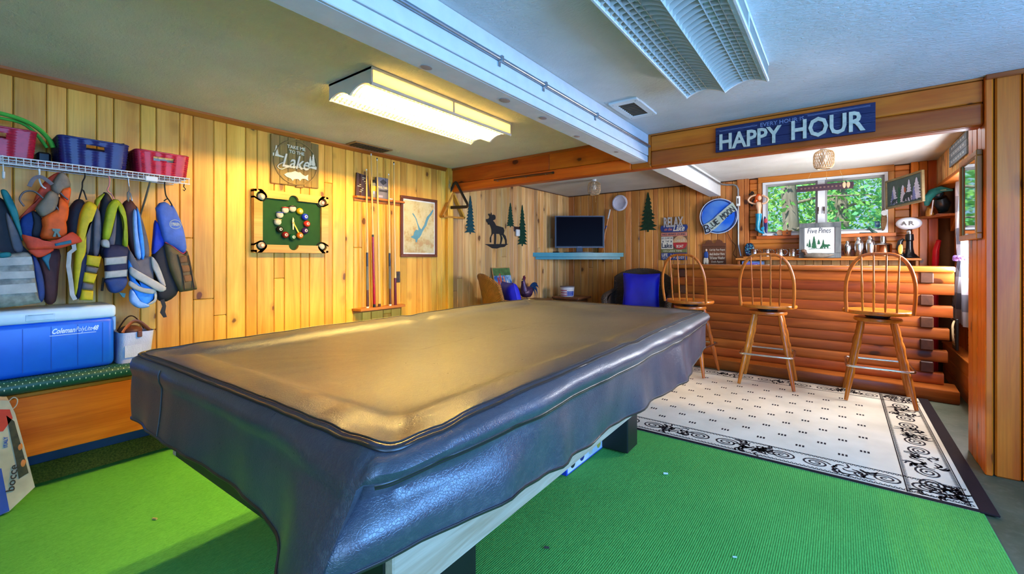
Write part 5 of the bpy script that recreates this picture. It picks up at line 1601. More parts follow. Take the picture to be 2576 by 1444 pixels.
def rounded_tri(p, r, n=6):
    out = []
    for i in range(3):
        a, b, c = Vector(p[i - 1]), Vector(p[i]), Vector(p[(i + 1) % 3])
        d1, d2 = (a - b).normalized(), (c - b).normalized()
        p1, p2 = b + d1 * r, b + d2 * r
        for k in range(n + 1):
            t = k / n
            out.append(tuple(p1 * (1 - t) ** 2 + b * 2 * t * (1 - t) + p2 * t * t))
    return out
tb = thing('ball_rack', 'black plastic triangle ball rack hung on the cross beam corner', 'triangle rack', (-3.40, 3.575, 1.8))
tp = rounded_tri([(-3.489,2.098),(-3.282,1.790),(-3.694,1.806)], 0.05)
MB().tube([(a, 3.573, b) for a, b in tp], 0.011, 8, closed=True, flat=(1.6, 0.7)).build('triangle', BLACK, tb, 60)
tw = thing('ball_rack', 'yellow wooden triangle ball rack hung below the black one', 'triangle rack', (-3.59, 3.63, 1.68))
ta, tb_, tc_ = [(a, b) for a, b in [(3.617,1.981),(3.804,1.697),(3.442,1.688)]]
W_TR = wood('triangle_wood', (214, 156, 60), (184, 122, 36), 'z', 0.0, 0.4, vary=0.1)
for p, q in ((ta, tb_), (tb_, tc_), (tc_, ta)):
    d = Vector(q) - Vector(p)
    nr = Vector((-d.y, d.x)).normalized() * 0.011
    MB().prism([tuple(Vector(p) + nr), tuple(Vector(q) + nr), tuple(Vector(q) - nr), tuple(Vector(p) - nr)], 'X', XW, XW + 0.05).build('side_bar', W_TR, tw)
rp = MB()
for k in range(5):
    rp.tube([(XW + 0.05 + 0.008 * math.sin(k * 2 + j), 3.548 + 0.01 * math.sin(j * 1.3 + k), 2.0 + 0.02 * k + 0.006 * j) for j in range(6)], 0.003, 5)
tag(rp.build('cord_bundle', mat('cord_pale', (200, 186, 140), 0.8), None, 60), 'small bundle of pale cord hanging at the corner strip', 'cord')

def flat_pine(label, outline, plane, d0, d1, m, loc, group='metal pine tree cutouts'):
    o = MB().prism([(a, b) for a, b in outline], plane, d0, d1).build('pine_cutout', m)
    return tag(o, label, 'wall decoration', group)
TEALM = mat('pine_teal', (16, 74, 84), 0.4, 0.4, var=0.4, scale=30)
GREENM = mat('pine_green', (14, 70, 52), 0.45, 0.4, var=0.4, scale=30)
DGREEN = mat('pine_dark', (24, 56, 34), 0.5, 0.3, var=0.4, scale=30)
flat_pine('teal metal pine cutout left of the moose', pine_outline(3.945, 1.515, 0.175, 0.468, 11, 2), 'X', XW + 0.004, XW + 0.008, TEALM, None)
flat_pine('small green metal pine cutout right of the moose', pine_outline(4.752, 1.645, 0.16, 0.335, 9, 6), 'X', XW + 0.004, XW + 0.008, GREENM, None)
flat_pine('tall green metal pine cutout beside the white plug cover', pine_outline(5.03, 1.395, 0.24, 0.585, 12, 8), 'X', XW + 0.004, XW + 0.008, GREENM, None)
ms = thing('moose_cutout', 'black metal moose silhouette on the left wall of the alcove', 'wall decoration', (XW, 4.46, 1.33))
mo = [(4.237,1.717),(4.289,1.727),(4.310,1.749),(4.279,1.786),(4.303,1.795),(4.320,1.770),(4.341,1.812),(4.352,1.776),(4.384,1.788),(4.416,1.781),(4.427,1.757),(4.422,1.730),(4.373,1.710),(4.405,1.688),(4.437,1.649),(4.525,1.640),(4.592,1.630),(4.615,1.590),(4.597,1.547),(4.638,1.521),(4.665,1.465),(4.665,1.412),(4.638,1.411),(4.633,1.464),(4.581,1.525),(4.547,1.531),(4.574,1.490),(4.559,1.441),(4.543,1.409),(4.521,1.408),(4.536,1.461),(4.536,1.503),(4.514,1.543),(4.437,1.540),(4.437,1.471),(4.429,1.406),(4.403,1.405),(4.407,1.470),(4.405,1.538),(4.373,1.537),(4.341,1.502),(4.335,1.468),(4.339,1.425),(4.314,1.424),(4.316,1.481),(4.352,1.536),(4.348,1.590),(4.331,1.629),(4.310,1.655),(4.279,1.650),(4.272,1.672),(4.248,1.684)]
MB().prism(mo, 'X', XW + 0.006, XW + 0.010).build('moose', BLACKM, ms)
MB().prism([(4.211,1.400),(4.707,1.416),(4.649,1.394),(4.615,1.373),(4.525,1.364),(4.459,1.349),(4.362,1.350),(4.310,1.370),(4.268,1.385)], 'X', XW + 0.004, XW + 0.008).build('ground', BLACKM, ms)
wc = thing('plug_in_warmer', 'white plug cover in a brown outlet on the alcove wall', 'plug', (XW, 4.92, 1.53))
(a0, b0), (a1, b1), (a2, b2), (a3, b3) = [(4.833,1.661),(4.973,1.593),(4.855,1.623),(4.953,1.526)]
MB().box(XW, XW + 0.008, a0, a1, b1, b0, 0.003).build('plate', mat('outlet_brown', (52, 32, 28), 0.4), wc)
MB().box(XW + 0.006, XW + 0.04, a2, a3 - 0.02, b3, b2, 0.012, 2).build('cover', WHITE, wc, 50)

# cue butt resting on the cross beam
bq = thing('cue_half', 'dark cue butt lying across nails on the cross beam', 'cue', (-2.56, 3.585, 2.04))
MB().tube([(-2.93, 3.582, 2.048), (-2.21, 3.582, 2.041)], [0.008, 0.0115], 10).build('butt', mat('dark_cue', (84, 34, 16), 0.3), bq, 50)
MB().tube([(-2.21, 3.582, 2.041), (-2.196, 3.582, 2.0408)], [0.0118, 0.0118], 10).build('bumper', BLACK, bq, 50)
for x in (-2.88, -2.52, -2.28):
    MB().tube([(x, 3.594, 2.032), (x, 3.57, 2.032), (x, 3.568, 2.036)], 0.0018, 5).build('nail', METAL, bq)

# ------------------------------------------------------------------ happy hour sign on the beam
hh = thing('happy_hour_sign', 'navy plank sign reading every hour is happy hour on the beam', 'sign', (-0.29, 3.59, 2.02))
SY = 3.588
def blue_board():
    s = NT('distressed_navy')
    g = s.n('NewGeometry').outputs['Position']
    sc = s.noise(s.vscale(g, (6, 60, 120)), 1.0, 4, 0.7, 0.5)
    c = s.mix(s.rng(sc, 0.58, 0.74), lin((14, 16, 62)), lin((110, 110, 130)))
    s.link(c, s.b.inputs['Base Color'])
    s.b.inputs['Roughness'].default_value = 0.6
    return s.m
NB = blue_board()
for k, (za, zb) in enumerate(((2.020, 2.081), (2.0815, 2.142), (2.1425, 2.204))):
    MB().box(-0.757, 0.175, SY - 0.018, SY, za, zb, 0.002).build('plank', NB, hh)
LET = mat('letter_stone', (206, 192, 164), 0.7, var=0.2, scale=40, bump=0.4, bs=60)
text('HAPPY', 'Y', -0.728, -0.33, 2.032, 2.15, SY - 0.018, SY - 0.030, LET, hh, bold=0.025)
text('HOUR', 'Y', -0.272, 0.125, 2.032, 2.165, SY - 0.018, SY - 0.030, LET, hh, bold=0.025)
text('EVERY HOUR IS', 'Y', -0.46, -0.20, 2.160, 2.188, SY - 0.018, SY - 0.021, mat('sign_grey_text', (120, 122, 150), 0.7), hh, bold=0.01)
for x0, x1, z in ((-0.73, -0.48, 2.172), (-0.73, -0.48, 2.178), (-0.18, 0.15, 2.182), (-0.18, 0.15, 2.188)):
    MB().box(x0, x1, SY - 0.0195, SY - 0.018, z, z + 0.002).build('rule_line', mat('sign_grey_text', (120, 122, 150), 0.7), hh)

# ------------------------------------------------------------------ alcove: corner shelf, television and the seats
TSH = thing('corner_shelf', 'teal painted corner shelf under the television', 'shelf', (-3.3, 6.1, 1.2))
TEALP = mat('teal_paint', (38, 128, 138), 0.4, var=0.12, bump=0.1)
def corner(dL, dR, bulge):
    pts = [(-3.604, 6.355), (-3.604, 6.355 - dL)]
    for k in range(1, 12):
        t = k / 12
        a = (-3.604 + dR * t, 6.355 - dL * (1 - t))
        b = bulge * math.sin(PI * t)
        pts.append((a[0] + b * 0.72, a[1] - b * 0.69))
    pts.append((-3.604 + dR, 6.355))
    return pts
MB().prism(corner(1.05, 0.955, 0.05), 'Z', 1.245, 1.305).build('top_board', TEALP, TSH)
MB().prism(corner(0.98, 0.90, 0.04), 'Z', 1.205, 1.243).build('lower_board', TEALP, TSH)
TV = thing('television', 'flat screen television standing on the teal corner shelf', 'television', (0, 0, 0))
MB().box(-0.372, 0.372, -0.02, 0.03, 0.075, 0.555, 0.006, 2).build('casing', mat('tv_bezel', (14, 14, 18), 0.45), TV)
def scr():
    s = NT('tv_screen')
    s.b.inputs['Base Color'].default_value = (0.004, 0.004, 0.008, 1)
    s.b.inputs['Specular IOR Level'].default_value = 0.01
    f = s.noise(s.n('TexCoord').outputs['Object'], 3, 1)
    s.link(s.rng(f, 0, 1, 0.18, 0.26), s.b.inputs['Roughness'])
    return s.m
MB().box(-0.348, 0.348, -0.0215, -0.018, 0.10, 0.538).build('screen', scr(), TV)
for b in ((-0.372, 0.372, 0.547, 0.556), (-0.372, -0.365, 0.075, 0.556), (0.365, 0.372, 0.075, 0.556), (-0.372, 0.372, 0.074, 0.082)):
    MB().box(b[0], b[1], -0.024, -0.018, b[2], b[3]).build('edge_strip', mat('tv_silver', (70, 72, 86), 0.4, 0.2), TV)
MB().box(-0.05, 0.05, -0.01, 0.02, 0.012, 0.08, 0.004).build('neck', BLACK, TV)
MB().box(-0.03, 0.03, -0.0245, -0.02, 0.082, 0.095).build('badge', mat('tv_silver', (70, 72, 86), 0.4, 0.2), TV)
MB().prism([(0.24 * math.cos(2 * PI * k / 24), 0.13 * math.sin(2 * PI * k / 24)) for k in range(24)], 'Z', 0.0, 0.012).build('foot', BLACK, TV)
TV.location = (-3.16, 5.90, 1.3055)
TV.rotation_euler = (0, 0, math.radians(36.9))
rm2 = MB().box(-3.46, -3.36, 5.62, 5.65, 1.3055, 1.322, 0.004)
tag(rm2.build('remote_control', BLACK), 'black remote control on the left end of the teal shelf', 'remote')

def wicker_mat(name, c1, c2):
    s = NT(name)
    tc = s.n('TexCoord').outputs['Object']
    sep = s.n('SeparateXYZ')
    s.link(tc, sep.inputs[0])
    h = s.math('ADD', sep.outputs[0], sep.outputs[1])
    a = s.math('SINE', s.math('MULTIPLY', h, 2 * PI / 0.03))
    b = s.math('SINE', s.math('MULTIPLY', sep.outputs[2], 2 * PI / 0.016))
    w = s.math('MULTIPLY', a, b)
    f = s.noise(tc, 14, 3)
    c = s.mix(s.rng(w, -0.6, 0.6), lin(c2), lin(c1))
    c = s.mix(s.math('MULTIPLY', s.rng(f, 0.4, 0.7), 0.4), c, lin(c2))
    s.link(c, s.b.inputs['Base Color'])
    s.b.inputs['Roughness'].default_value = 0.45
    s.bump(w, 0.8, 0.006)
    return s.m
WK1 = wicker_mat('wicker_tan', (190, 132, 58), (96, 58, 26))
WK2 = wicker_mat('wicker_brown', (96, 76, 60), (40, 32, 30))
def wicker_chair(label, wk):
    t = thing('wicker_chair', label, 'chair', (0, 0, 0), 'wicker armchairs in the alcove')
    def back(u, v):
        a = (u - 0.5) * 2.0
        x = 0.335 * a
        top = 0.98 - 0.10 * abs(a) ** 2.4
        z = 0.36 + (top - 0.36) * v
        y = 0.25 + 0.13 * v - 0.10 * abs(a) ** 2.2
        return (x, y, z)
    mb = MB().grid(back, 21, 16)
    mb.grid(lambda u, v: (back(u, v)[0], back(u, v)[1] + 0.03, back(u, v)[2]), 21, 16)
    mb.build('backrest', wk, t, 50)
    rim = [back(0, k / 8) for k in range(9)] + [back(k / 20, 1) for k in range(1, 20)] + [back(1, 1 - k / 8) for k in range(9)]
    MB().tube([(x, y + 0.015, z) for x, y, z in rim], 0.021, 8).build('rim', wk, t, 50)
    for s in (-1, 1):
        arm = smooth_loop([(s * 0.335, 0.24, 0.72), (s * 0.365, 0.08, 0.70), (s * 0.375, -0.15, 0.685), (s * 0.37, -0.30, 0.66), (s * 0.355, -0.36, 0.58), (s * 0.345, -0.365, 0.40)], 4, False)
        MB().tube(arm, 0.028, 8, flat=(0.8, 1.3)).build('arm', wk, t, 50)
        def panel(u, v, s=s):
            y = 0.26 - 0.60 * u
            zt = 0.70 - 0.05 * u - 0.05 * u * u
            return (s * (0.34 + 0.03 * math.sin(PI * u)), y, 0.34 + (zt - 0.34) * v)
        q = MB().grid(panel, 12, 8)
        q.grid(lambda u, v: (panel(u, v)[0] - s * 0.02, panel(u, v)[1], panel(u, v)[2]), 12, 8)
        q.build('side_panel', wk, t, 50)
        for y in (-0.34, 0.26):
            MB().tube([(s * 0.315, y, 0.0), (s * 0.325, y, 0.36)], 0.02, 8).build('leg', wk, t, 50)
    MB().box(-0.335, 0.335, -0.36, 0.28, 0.30, 0.38, 0.02, 2).build('seat', wk, t, 50)
    MB().box(-0.30, 0.30, -0.34, 0.22, 0.381, 0.45, 0.03, 3).build('seat_cushion', mat('navy_cushion', (18, 34, 96), 0.8, bump=0.3), t, 50)
    return t
def pillow(label, w, h, m):
    t = thing('throw_pillow', label, 'pillow', (0, 0, 0), 'blue throw pillows')
    def f(s_):
        def g(u, v):
            a, b = u * 2 - 1, v * 2 - 1
            k = max(0.0, (1 - a ** 4) * (1 - b ** 4)) ** 0.5
            pin = 1 - 0.07 * (1 - abs(a)) * abs(b) ** 3
            pin2 = 1 - 0.07 * (1 - abs(b)) * abs(a) ** 3
            wr = 0.006 * mnoise.noise(Vector((a * 2.2, b * 2.2, s_)))
            return (a * w / 2 * pin2, s_ * (0.075 * k + wr * k), h / 2 + b * h / 2 * pin)
        return g
    MB().grid(f(-1), 20, 20).grid(f(1), 20, 20).build('cushion', m, t, 60)
    e = f(1)
    loop = [e(k / 19, 0) for k in range(19)] + [e(1, k / 19) for k in range(19)] + [e(1 - k / 19, 1) for k in range(19)] + [e(0, 1 - k / 19) for k in range(19)]
    MB().tube(loop, 0.004, 5, closed=True).build('piping', m, t, 60)
    return t
ROYAL = mat('royal_blue_satin', (8, 22, 196), 0.5, var=0.15, scale=6)
c1 = wicker_chair('tan wicker armchair seen from behind beyond the pool table', WK1)
c1.location = (-3.0, 4.06, 0)
c1.scale = (1.05, 1.05, 1.05)
c1.rotation_euler = (0, 0, math.radians(146))
p1 = pillow('blue throw pillow in the tan wicker chair', 0.42, 0.40, ROYAL)
p1.location = (-2.995, 4.05, 0.56)
p1.rotation_euler = (math.radians(-14), 0, math.radians(146))
c2 = wicker_chair('dark brown wicker armchair facing the room beside the bar', WK2)
c2.location = (-2.15, 5.68, 0)
c2.scale = (1.08, 1.08, 1.08)
c2.rotation_euler = (0, 0, math.radians(14))
p2 = pillow('large royal blue throw pillow in the dark wicker chair', 0.47, 0.50, ROYAL)
p2.location = (-2.10, 5.60, 0.53)
p2.rotation_euler = (math.radians(-12), 0, math.radians(14))

lc = thing('low_cabinet', 'low brown wooden cabinet along the alcove left wall behind the chairs', 'cabinet', (-3.4, 5.1, 0))
W_CAB = wood('cabinet_brown', (140, 84, 48), (104, 60, 34), 'y', 0.1, 0.4)
MB().box(-3.60, -3.30, 4.45, 5.35, 0.62, 0.645, 0.004).build('top', W_CAB, lc)
MB().box(-3.595, -3.32, 4.48, 5.32, 0.05, 0.62, 0.004).build('body', W_CAB, lc)
for k in range(2):
    d = MB().box(-3.318, -3.302, 4.50 + k * 0.41, 4.90 + k * 0.41, 0.07, 0.60, 0.004).build('door', W_CAB, lc)
    MB().ball((-3.296, 4.87 + k * 0.07, 0.36), 0.012).build('knob', METAL, d, 60)
for x in (-3.58, -3.34):
    for y in (4.50, 5.28):
        MB().box(x, x + 0.03, y, y + 0.03, 0.0, 0.05).build('foot', W_CAB, lc)
et = thing('side_table', 'small brown side table below the television shelf', 'table', (-3.16, 5.66, 0))
MB().box(-3.38, -2.94, 5.46, 5.86, 0.635, 0.665, 0.006).build('top', W_CAB, et)
MB().box(-3.34, -2.98, 5.50, 5.82, 0.54, 0.634, 0.003).build('apron', W_CAB, et)
for x in (-3.34, -3.02):
    for y in (5.50, 5.78):
        MB().box(x, x + 0.04, y, y + 0.04, 0.0, 0.54, 0.003).build('leg', W_CAB, et)
nh = thing('flag_caddy', 'white caddy of napkins with stars and stripes on the side table', 'caddy', (-3.2, 5.6, 0.6655))
NW = mat('caddy_white', (222, 216, 210), 0.5)
MB().lathe([(0.088, 0.6655), (0.095, 0.67), (0.105, 0.80), (0.10, 0.80), (0.09, 0.68)], 28, (-3.2, 5.6, 0)).build('body', NW, nh, 40)
MB().lathe([(0.1075, 0.80), (0.1085, 0.806), (0.105, 0.815), (0.0, 0.822)], 28, (-3.2, 5.6, 0)).build('rim', mat('rim_dark', (120, 110, 110), 0.5), nh, 40)
for k in range(6):
    a = 0.3 + k * 0.5
    MB().box(-0.09, 0.09, -0.05, 0.05, 0, 0.006, 0.002).build('napkin', NW, nh).matrix_local = Matrix.Translation((0.0, 0.0, 0.16 + k * 0.009)) @ Matrix.Rotation(a, 4, 'Z') @ Matrix.Rotation(0.08 * (k % 3 - 1), 4, 'X')
def band(a0, a1, z0, z1, m, nm):
    mb = MB()
    def f(u, v):
        a = a0 + (a1 - a0) * u
        z = z0 + (z1 - z0) * v
        r = 0.0965 + 0.010 * (z - 0.67) / 0.13
        return (-3.2 + r * math.cos(a), 5.6 + r * math.sin(a), z)
    mb.grid(f, 12, 3)
    mb.build(nm, m, nh, 60)
RS = mat('flag_red', (190, 90, 100), 0.5); BS = mat('flag_blue', (40, 70, 160), 0.5)
for k in range(3):
    band(-2.2, -1.1, 0.68 + k * 0.034, 0.695 + k * 0.034, RS, 'stripe')
band(-1.08, 0.1, 0.68, 0.745, BS, 'star_field')
for k in range(6):
    a = -0.95 + (k % 3) * 0.32
    z = 0.70 + (k // 3) * 0.025
    MB().ball((-3.2 + 0.0985 * math.cos(a), 5.6 + 0.0985 * math.sin(a), z), 0.007, 6, 4).build('star', NW, nh)

ro = thing('rooster_figure', 'metal rooster figure with blue tail on the low cabinet', 'figurine', (-3.44, 4.95, 0.6455))
RB = mat('rooster_body', (74, 44, 78), 0.4, 0.3, var=0.5, scale=30)
RT = mat('rooster_tail', (14, 62, 110), 0.4, 0.3, var=0.5, scale=30)
RC = mat('rooster_comb', (110, 24, 50), 0.5)
rc = MB()
body = [((-3.44, 4.82, 0.74), 0.045), ((-3.44, 4.86, 0.75), 0.07), ((-3.44, 4.93, 0.76), 0.08), ((-3.44, 5.0, 0.79), 0.05), ((-3.44, 5.03, 0.81), 0.02)]
rc.tube([p for p, r in body], [r for p, r in body], 12)
rc.build('body', RB, ro, 60)
nk = [((-3.44, 4.87, 0.76), 0.065), ((-3.44, 4.845, 0.82), 0.045), ((-3.44, 4.835, 0.88), 0.03), ((-3.44, 4.828, 0.92), 0.026), ((-3.44, 4.825, 0.945), 0.012)]
MB().tube([p for p, r in nk], [r for p, r in nk], 12).build('neck', RB, ro, 60)
MB().prism([(4.80, 0.93), (4.825, 0.94), (4.835, 0.985), (4.85, 0.955), (4.862, 0.99), (4.868, 0.955), (4.882, 0.965), (4.87, 0.93), (4.85, 0.915)], 'X', -3.446, -3.434).build('comb', RC, ro)
MB().tube([(-3.44, 4.81, 0.925), (-3.44, 4.785, 0.915)], [0.01, 0.001], 6).build('beak', mat('beak_yellow', (200, 160, 60), 0.5), ro)
MB().ball((-3.43, 4.815, 0.895), (0.008, 0.012, 0.02)).build('wattle', RC, ro, 60)
for k in range(7):
    a = 0.15 + k * 0.2
    pts = [(-3.44 + 0.01 * (k % 3 - 1), 5.0, 0.80)]
    for j in range(1, 7):
        t = j / 6
        pts.append((-3.44 + 0.012 * (k % 3 - 1), 5.0 + 0.14 * math.sin(a + t * 1.2) * t + 0.06 * t, 0.80 + 0.17 * math.cos(a * 0.9 + t * 1.1) * t))
    MB().tube(pts, [0.02, 0.02, 0.018, 0.016, 0.012, 0.008, 0.002], 6, flat=(1, 0.5)).build('tail_feather', RT, ro, 60)
for k in range(2):
    MB().tube([(-3.44 + (k - 0.5) * 0.04, 4.9, 0.70), (-3.44 + (k - 0.5) * 0.04, 4.9, 0.6475)], 0.006, 6).build('leg', mat('beak_yellow', (200, 160, 60), 0.5), ro)
MB().box(-3.49, -3.39, 4.85, 4.96, 0.6455, 0.651).build('base', BLACKM, ro)

po = thing('photo_poster', 'colourful lake photo board leaning on the alcove left wall', 'poster', (-3.5, 4.52, 0.6455))
def photo_mat():
    s = NT('photo_print')
    tc = s.n('TexCoord').outputs['Object']
    f = s.noise(tc, 9, 3, 0.6)
    v = s.n('TexVoronoi')
    s.link(tc, v.inputs['Vector'])
    v.inputs['Scale'].default_value = 16
    c = s.mix(s.rng(f, 0.4, 0.6), lin((36, 84, 150)), lin((150, 190, 214)))
    c = s.mix(s.math('MULTIPLY', s.rng(v.outputs['Distance'], 0.25, 0.1), 0.7), c, lin((216, 130, 90)))
    s.link(c, s.b.inputs['Base Color'])
    s.b.inputs['Roughness'].default_value = 0.2
    return s.m
pm = MB()
pm.M = Matrix.Translation((-3.47, 4.52, 0.6455)) @ Matrix.Rotation(math.radians(-14), 4, 'Y')
pm.box(-0.006, 0.0, -0.19, 0.19, 0.0, 0.47)
pm.build('board', mat('board_edge', (190, 140, 80), 0.6), po)
def pp(z0, z1, m, nm, y0=-0.18, y1=0.18):
    q = MB()
    q.M = pm.M
    q.box(0.0, 0.0015, y0, y1, z0, z1)
    q.build(nm, m, po)
pp(0.012, 0.36, photo_mat(), 'print')
pp(0.36, 0.46, mat('print_hills', (86, 120, 66), 0.3, var=0.5, scale=20), 'hill_print')
for k, (y, z, c) in enumerate(((-0.05, 0.30, (206, 90, 60)), (0.02, 0.26, (226, 150, 110)), (-0.1, 0.25, (196, 60, 60)), (0.08, 0.2, (210, 190, 170)))):
    q = MB()
    q.M = pm.M
    q.ball((0.0015, y, z), (0.001, 0.022, 0.055)).ball((0.0015, y, z + 0.07), (0.001, 0.016, 0.02))
    q.build('figure_print', mat('fig_%d' % k, c, 0.3), po, 60, kind='stuff')

# ------------------------------------------------------------------ back wall decorations left of the window
YW = 6.356
rmr = thing('porthole_mirror', 'small round mirror in a white porthole frame on the back wall', 'mirror', (-2.706, YW, 1.95))
MIR = mat('mirror_silver', (200, 206, 214), 0.03, 1.0, var=0.0)
MB().lathe([(0.082, 0.0), (0.118, 0.0), (0.124, -0.012), (0.118, -0.026), (0.10, -0.03), (0.086, -0.02)], 36, (-2.706, YW, 2.068), 'y').build('frame', mat('porthole_white', (206, 200, 206), 0.4), rmr, 40)
MB().lathe([(0.088, -0.008), (0.088, -0.012)], 32, (-2.706, YW, 2.068), 'y').build('glass', MIR, rmr, 40)
for k in range(6):
    a = 2 * PI * k / 6
    MB().ball((-2.706 + 0.105 * math.cos(a), YW - 0.029, 2.068 + 0.105 * math.sin(a)), (0.006, 0.004, 0.006), 8, 5).build('bolt', METAL, rmr)
ca = thing('canoe_paddle', 'long wooden paddle leaning behind the television', 'paddle', (-2.98, 6.33, 1.306))
MB().tube([(-2.985, 6.325, 1.42), (-2.86, 6.335, 1.98)], 0.012, 8).build('shaft', mat('paddle_shaft', (196, 120, 50), 0.3), ca, 60)
MB().puff(smooth_loop([(-3.06, 1.307), (-2.99, 1.307), (-2.955, 1.45), (-2.935, 1.60), (-2.925, 1.70), (-2.945, 1.70), (-2.99, 1.58), (-3.045, 1.42)]), 'Y', 6.335, -0.012, 0.4).build('blade', mat('paddle_blade', (190, 104, 36), 0.3), ca, 60)
MB().tube([(-2.93, 6.3285, 1.68), (-2.917, 6.3295, 1.73)], 0.0135, 8).build('blue_ring', mat('ring_blue', (40, 50, 110), 0.4), ca, 60)
MB().tube([(-2.895, 6.332, 1.83), (-2.86, 6.335, 1.98)], 0.0132, 8).build('white_tip', mat('paddle_white', (200, 190, 176), 0.4), ca, 60)
flat_pine('dark green metal pine cutout between the mirror and the signs', pine_outline(-2.268, 1.61, 0.25, 0.59, 10, 12), 'Y', YW - 0.006, YW - 0.010, DGREEN, None)

rs = thing('lake_rules_sign', 'patchwork wooden sign headed relax on the lake above the first stool', 'sign', (-1.89, YW, 1.197))
CRS = mat('sign_paper', (216, 204, 180), 0.6); NVY = mat('sign_navy', (34, 52, 112), 0.6); PNK = mat('sign_pink', (198, 120, 96), 0.6); OLV = mat('sign_olive', (112, 114, 60), 0.6); RDD = mat('sign_red', (180, 44, 44), 0.6); INK = mat('sign_ink', (60, 62, 74), 0.6); STONE = mat('sign_stone', (176, 168, 160), 0.6)
s0 = YW - 0.014
MB().box(-2.075, -1.712, s0, YW, 1.197, 1.70, 0.003).build('backing', mat('sign_brown', (110, 80, 56), 0.6), rs)
text('RELAX', 'Y', -2.035, -1.765, 1.665, 1.808, s0 + 0.004, s0 - 0.006, STONE, rs, bold=0.03)
ov = smooth_loop([(-2.072, 1.68), (-1.99, 1.69), (-1.80, 1.69), (-1.72, 1.688), (-1.705, 1.65), (-1.73, 1.61), (-1.80, 1.592), (-1.99, 1.592), (-2.06, 1.605), (-2.08, 1.64)], 3)
MB().prism(ov, 'Y', s0 + 0.002, s0 - 0.004).build('oval_band', NVY, rs)
text('on the', 'Y', -2.03, -1.92, 1.615, 1.66, s0 - 0.003, s0 - 0.006, PNK, rs, bold=0.01, skew=0.2)
text('Lake', 'Y', -1.905, -1.755, 1.605, 1.69, s0 - 0.003, s0 - 0.007, CRS, rs, bold=0.02, skew=0.3)
def patch(nm, a, b, z0, z1, m):
    MB().box(a, b, s0 + 0.001, s0 - 0.004, z0, z1, 0.001).build(nm, m, rs)
patch('band', -2.072, -1.715, 1.535, 1.587, PNK)
text('NO WAKE ZONE', 'Y', -2.05, -1.735, 1.547, 1.577, s0 - 0.003, s0 - 0.0055, INK, rs, bold=0.01)
patch('block', -2.072, -1.905, 1.353, 1.53, CRS)
text('GO JUMP IN', 'Y', -2.066, -1.912, 1.487, 1.52, s0 - 0.003, s0 - 0.0055, INK, rs)
text('THE', 'Y', -2.01, -1.96, 1.452, 1.475, s0 - 0.003, s0 - 0.0055, INK, rs)
for cx_ in (-2.045, -1.928):
    MB().prism(pine_outline(cx_, 1.45, 0.022, 0.028, 4, 2), 'Y', s0 - 0.003, s0 - 0.0055).build('pine_print', INK, rs)
text('Lake', 'Y', -2.062, -1.915, 1.368, 1.44, s0 - 0.003, s0 - 0.006, INK, rs, bold=0.02)
cc, cr_ = (-1.808, 1.443), 0.096
half = [(cc[0] + cr_ * math.cos(a), cc[1] + cr_ * math.sin(a)) for a in [PI * k / 18 for k in range(19)]]
MB().prism(half, 'Y', s0 + 0.001, s0 - 0.006).build('disc_top', mat('disc_cream', (206, 160, 110), 0.6), rs)
half2 = [(cc[0] + cr_ * math.cos(a), cc[1] - 0.001 + cr_ * math.sin(a)) for a in [PI + PI * k / 18 for k in range(19)]]
MB().prism(half2, 'Y', s0 + 0.001, s0 - 0.006).build('disc_bottom', RDD, rs)
text('Lake Life', 'Y', -1.87, -1.745, 1.455, 1.50, s0 - 0.005, s0 - 0.008, CRS, rs, skew=0.2)
text('BOAT', 'Y', -1.855, -1.76, 1.37, 1.412, s0 - 0.005, s0 - 0.008, CRS, rs, bold=0.02)
patch('band', -2.072, -1.715, 1.303, 1.348, OLV)
text('ON LAKE TIME', 'Y', -2.04, -1.78, 1.313, 1.338, s0 - 0.003, s0 - 0.0055, CRS, rs)
patch('block', -2.072, -1.715, 1.20, 1.298, NVY)
text('LIFE', 'Y', -2.06, -1.98, 1.25, 1.29, s0 - 0.003, s0 - 0.006, CRS, rs, bold=0.02)
text('IS BETTER', 'Y', -2.06, -1.96, 1.23, 1.244, s0 - 0.003, s0 - 0.0055, CRS, rs)
text('ON THE', 'Y', -2.05, -1.97, 1.208, 1.222, s0 - 0.003, s0 - 0.0055, CRS, rs)
text('Water', 'Y', -1.955, -1.74, 1.215, 1.285, s0 - 0.003, s0 - 0.006, STONE, rs, bold=0.01, skew=0.25)

bmn = thing('neon_sign', 'round blue neon beer sign with a slanted lettered banner', 'neon sign', (-1.30, YW, 1.54))
bc, brx = (-1.302, 1.782), 0.226
def disc_mat():
    s = NT('blue_moon_disc')
    g = s.n('NewGeometry').outputs['Position']
    f = s.noise(g, 2.4, 3)
    s.link(s.mix(s.rng(f, 0.38, 0.62), lin((18, 96, 216)), lin((96, 150, 214))), s.b.inputs['Base Color'])
    s.b.inputs['Roughness'].default_value = 0.25
    s.b.inputs['Coat Weight'].default_value = 0.5
    return s.m
MB().lathe([(brx - 0.004, -0.03), (brx, -0.034), (brx, -0.05), (brx - 0.006, -0.056)], 48, (bc[0], YW, bc[1]), 'y').build('disc', disc_mat(), bmn, 40)
TUBEW = mat('neon_tube_white', (196, 206, 224), 0.2, var=0.05)
TUBEB = mat('neon_tube_navy', (18, 34, 90), 0.2)
MB().tube([(bc[0] + (brx + 0.004) * math.cos(a), YW - 0.062, bc[1] + (brx + 0.004) * math.sin(a)) for a in [2 * PI * k / 60 for k in range(60)]], 0.006, 8, closed=True).build('outer_tube', TUBEW, bmn, 60)
MB().tube([(bc[0] + (brx - 0.014) * math.cos(a), YW - 0.06, bc[1] + (brx - 0.014) * math.sin(a)) for a in [2 * PI * k / 60 for k in range(60)]], 0.005, 8, closed=True).build('inner_tube', TUBEB, bmn, 60)
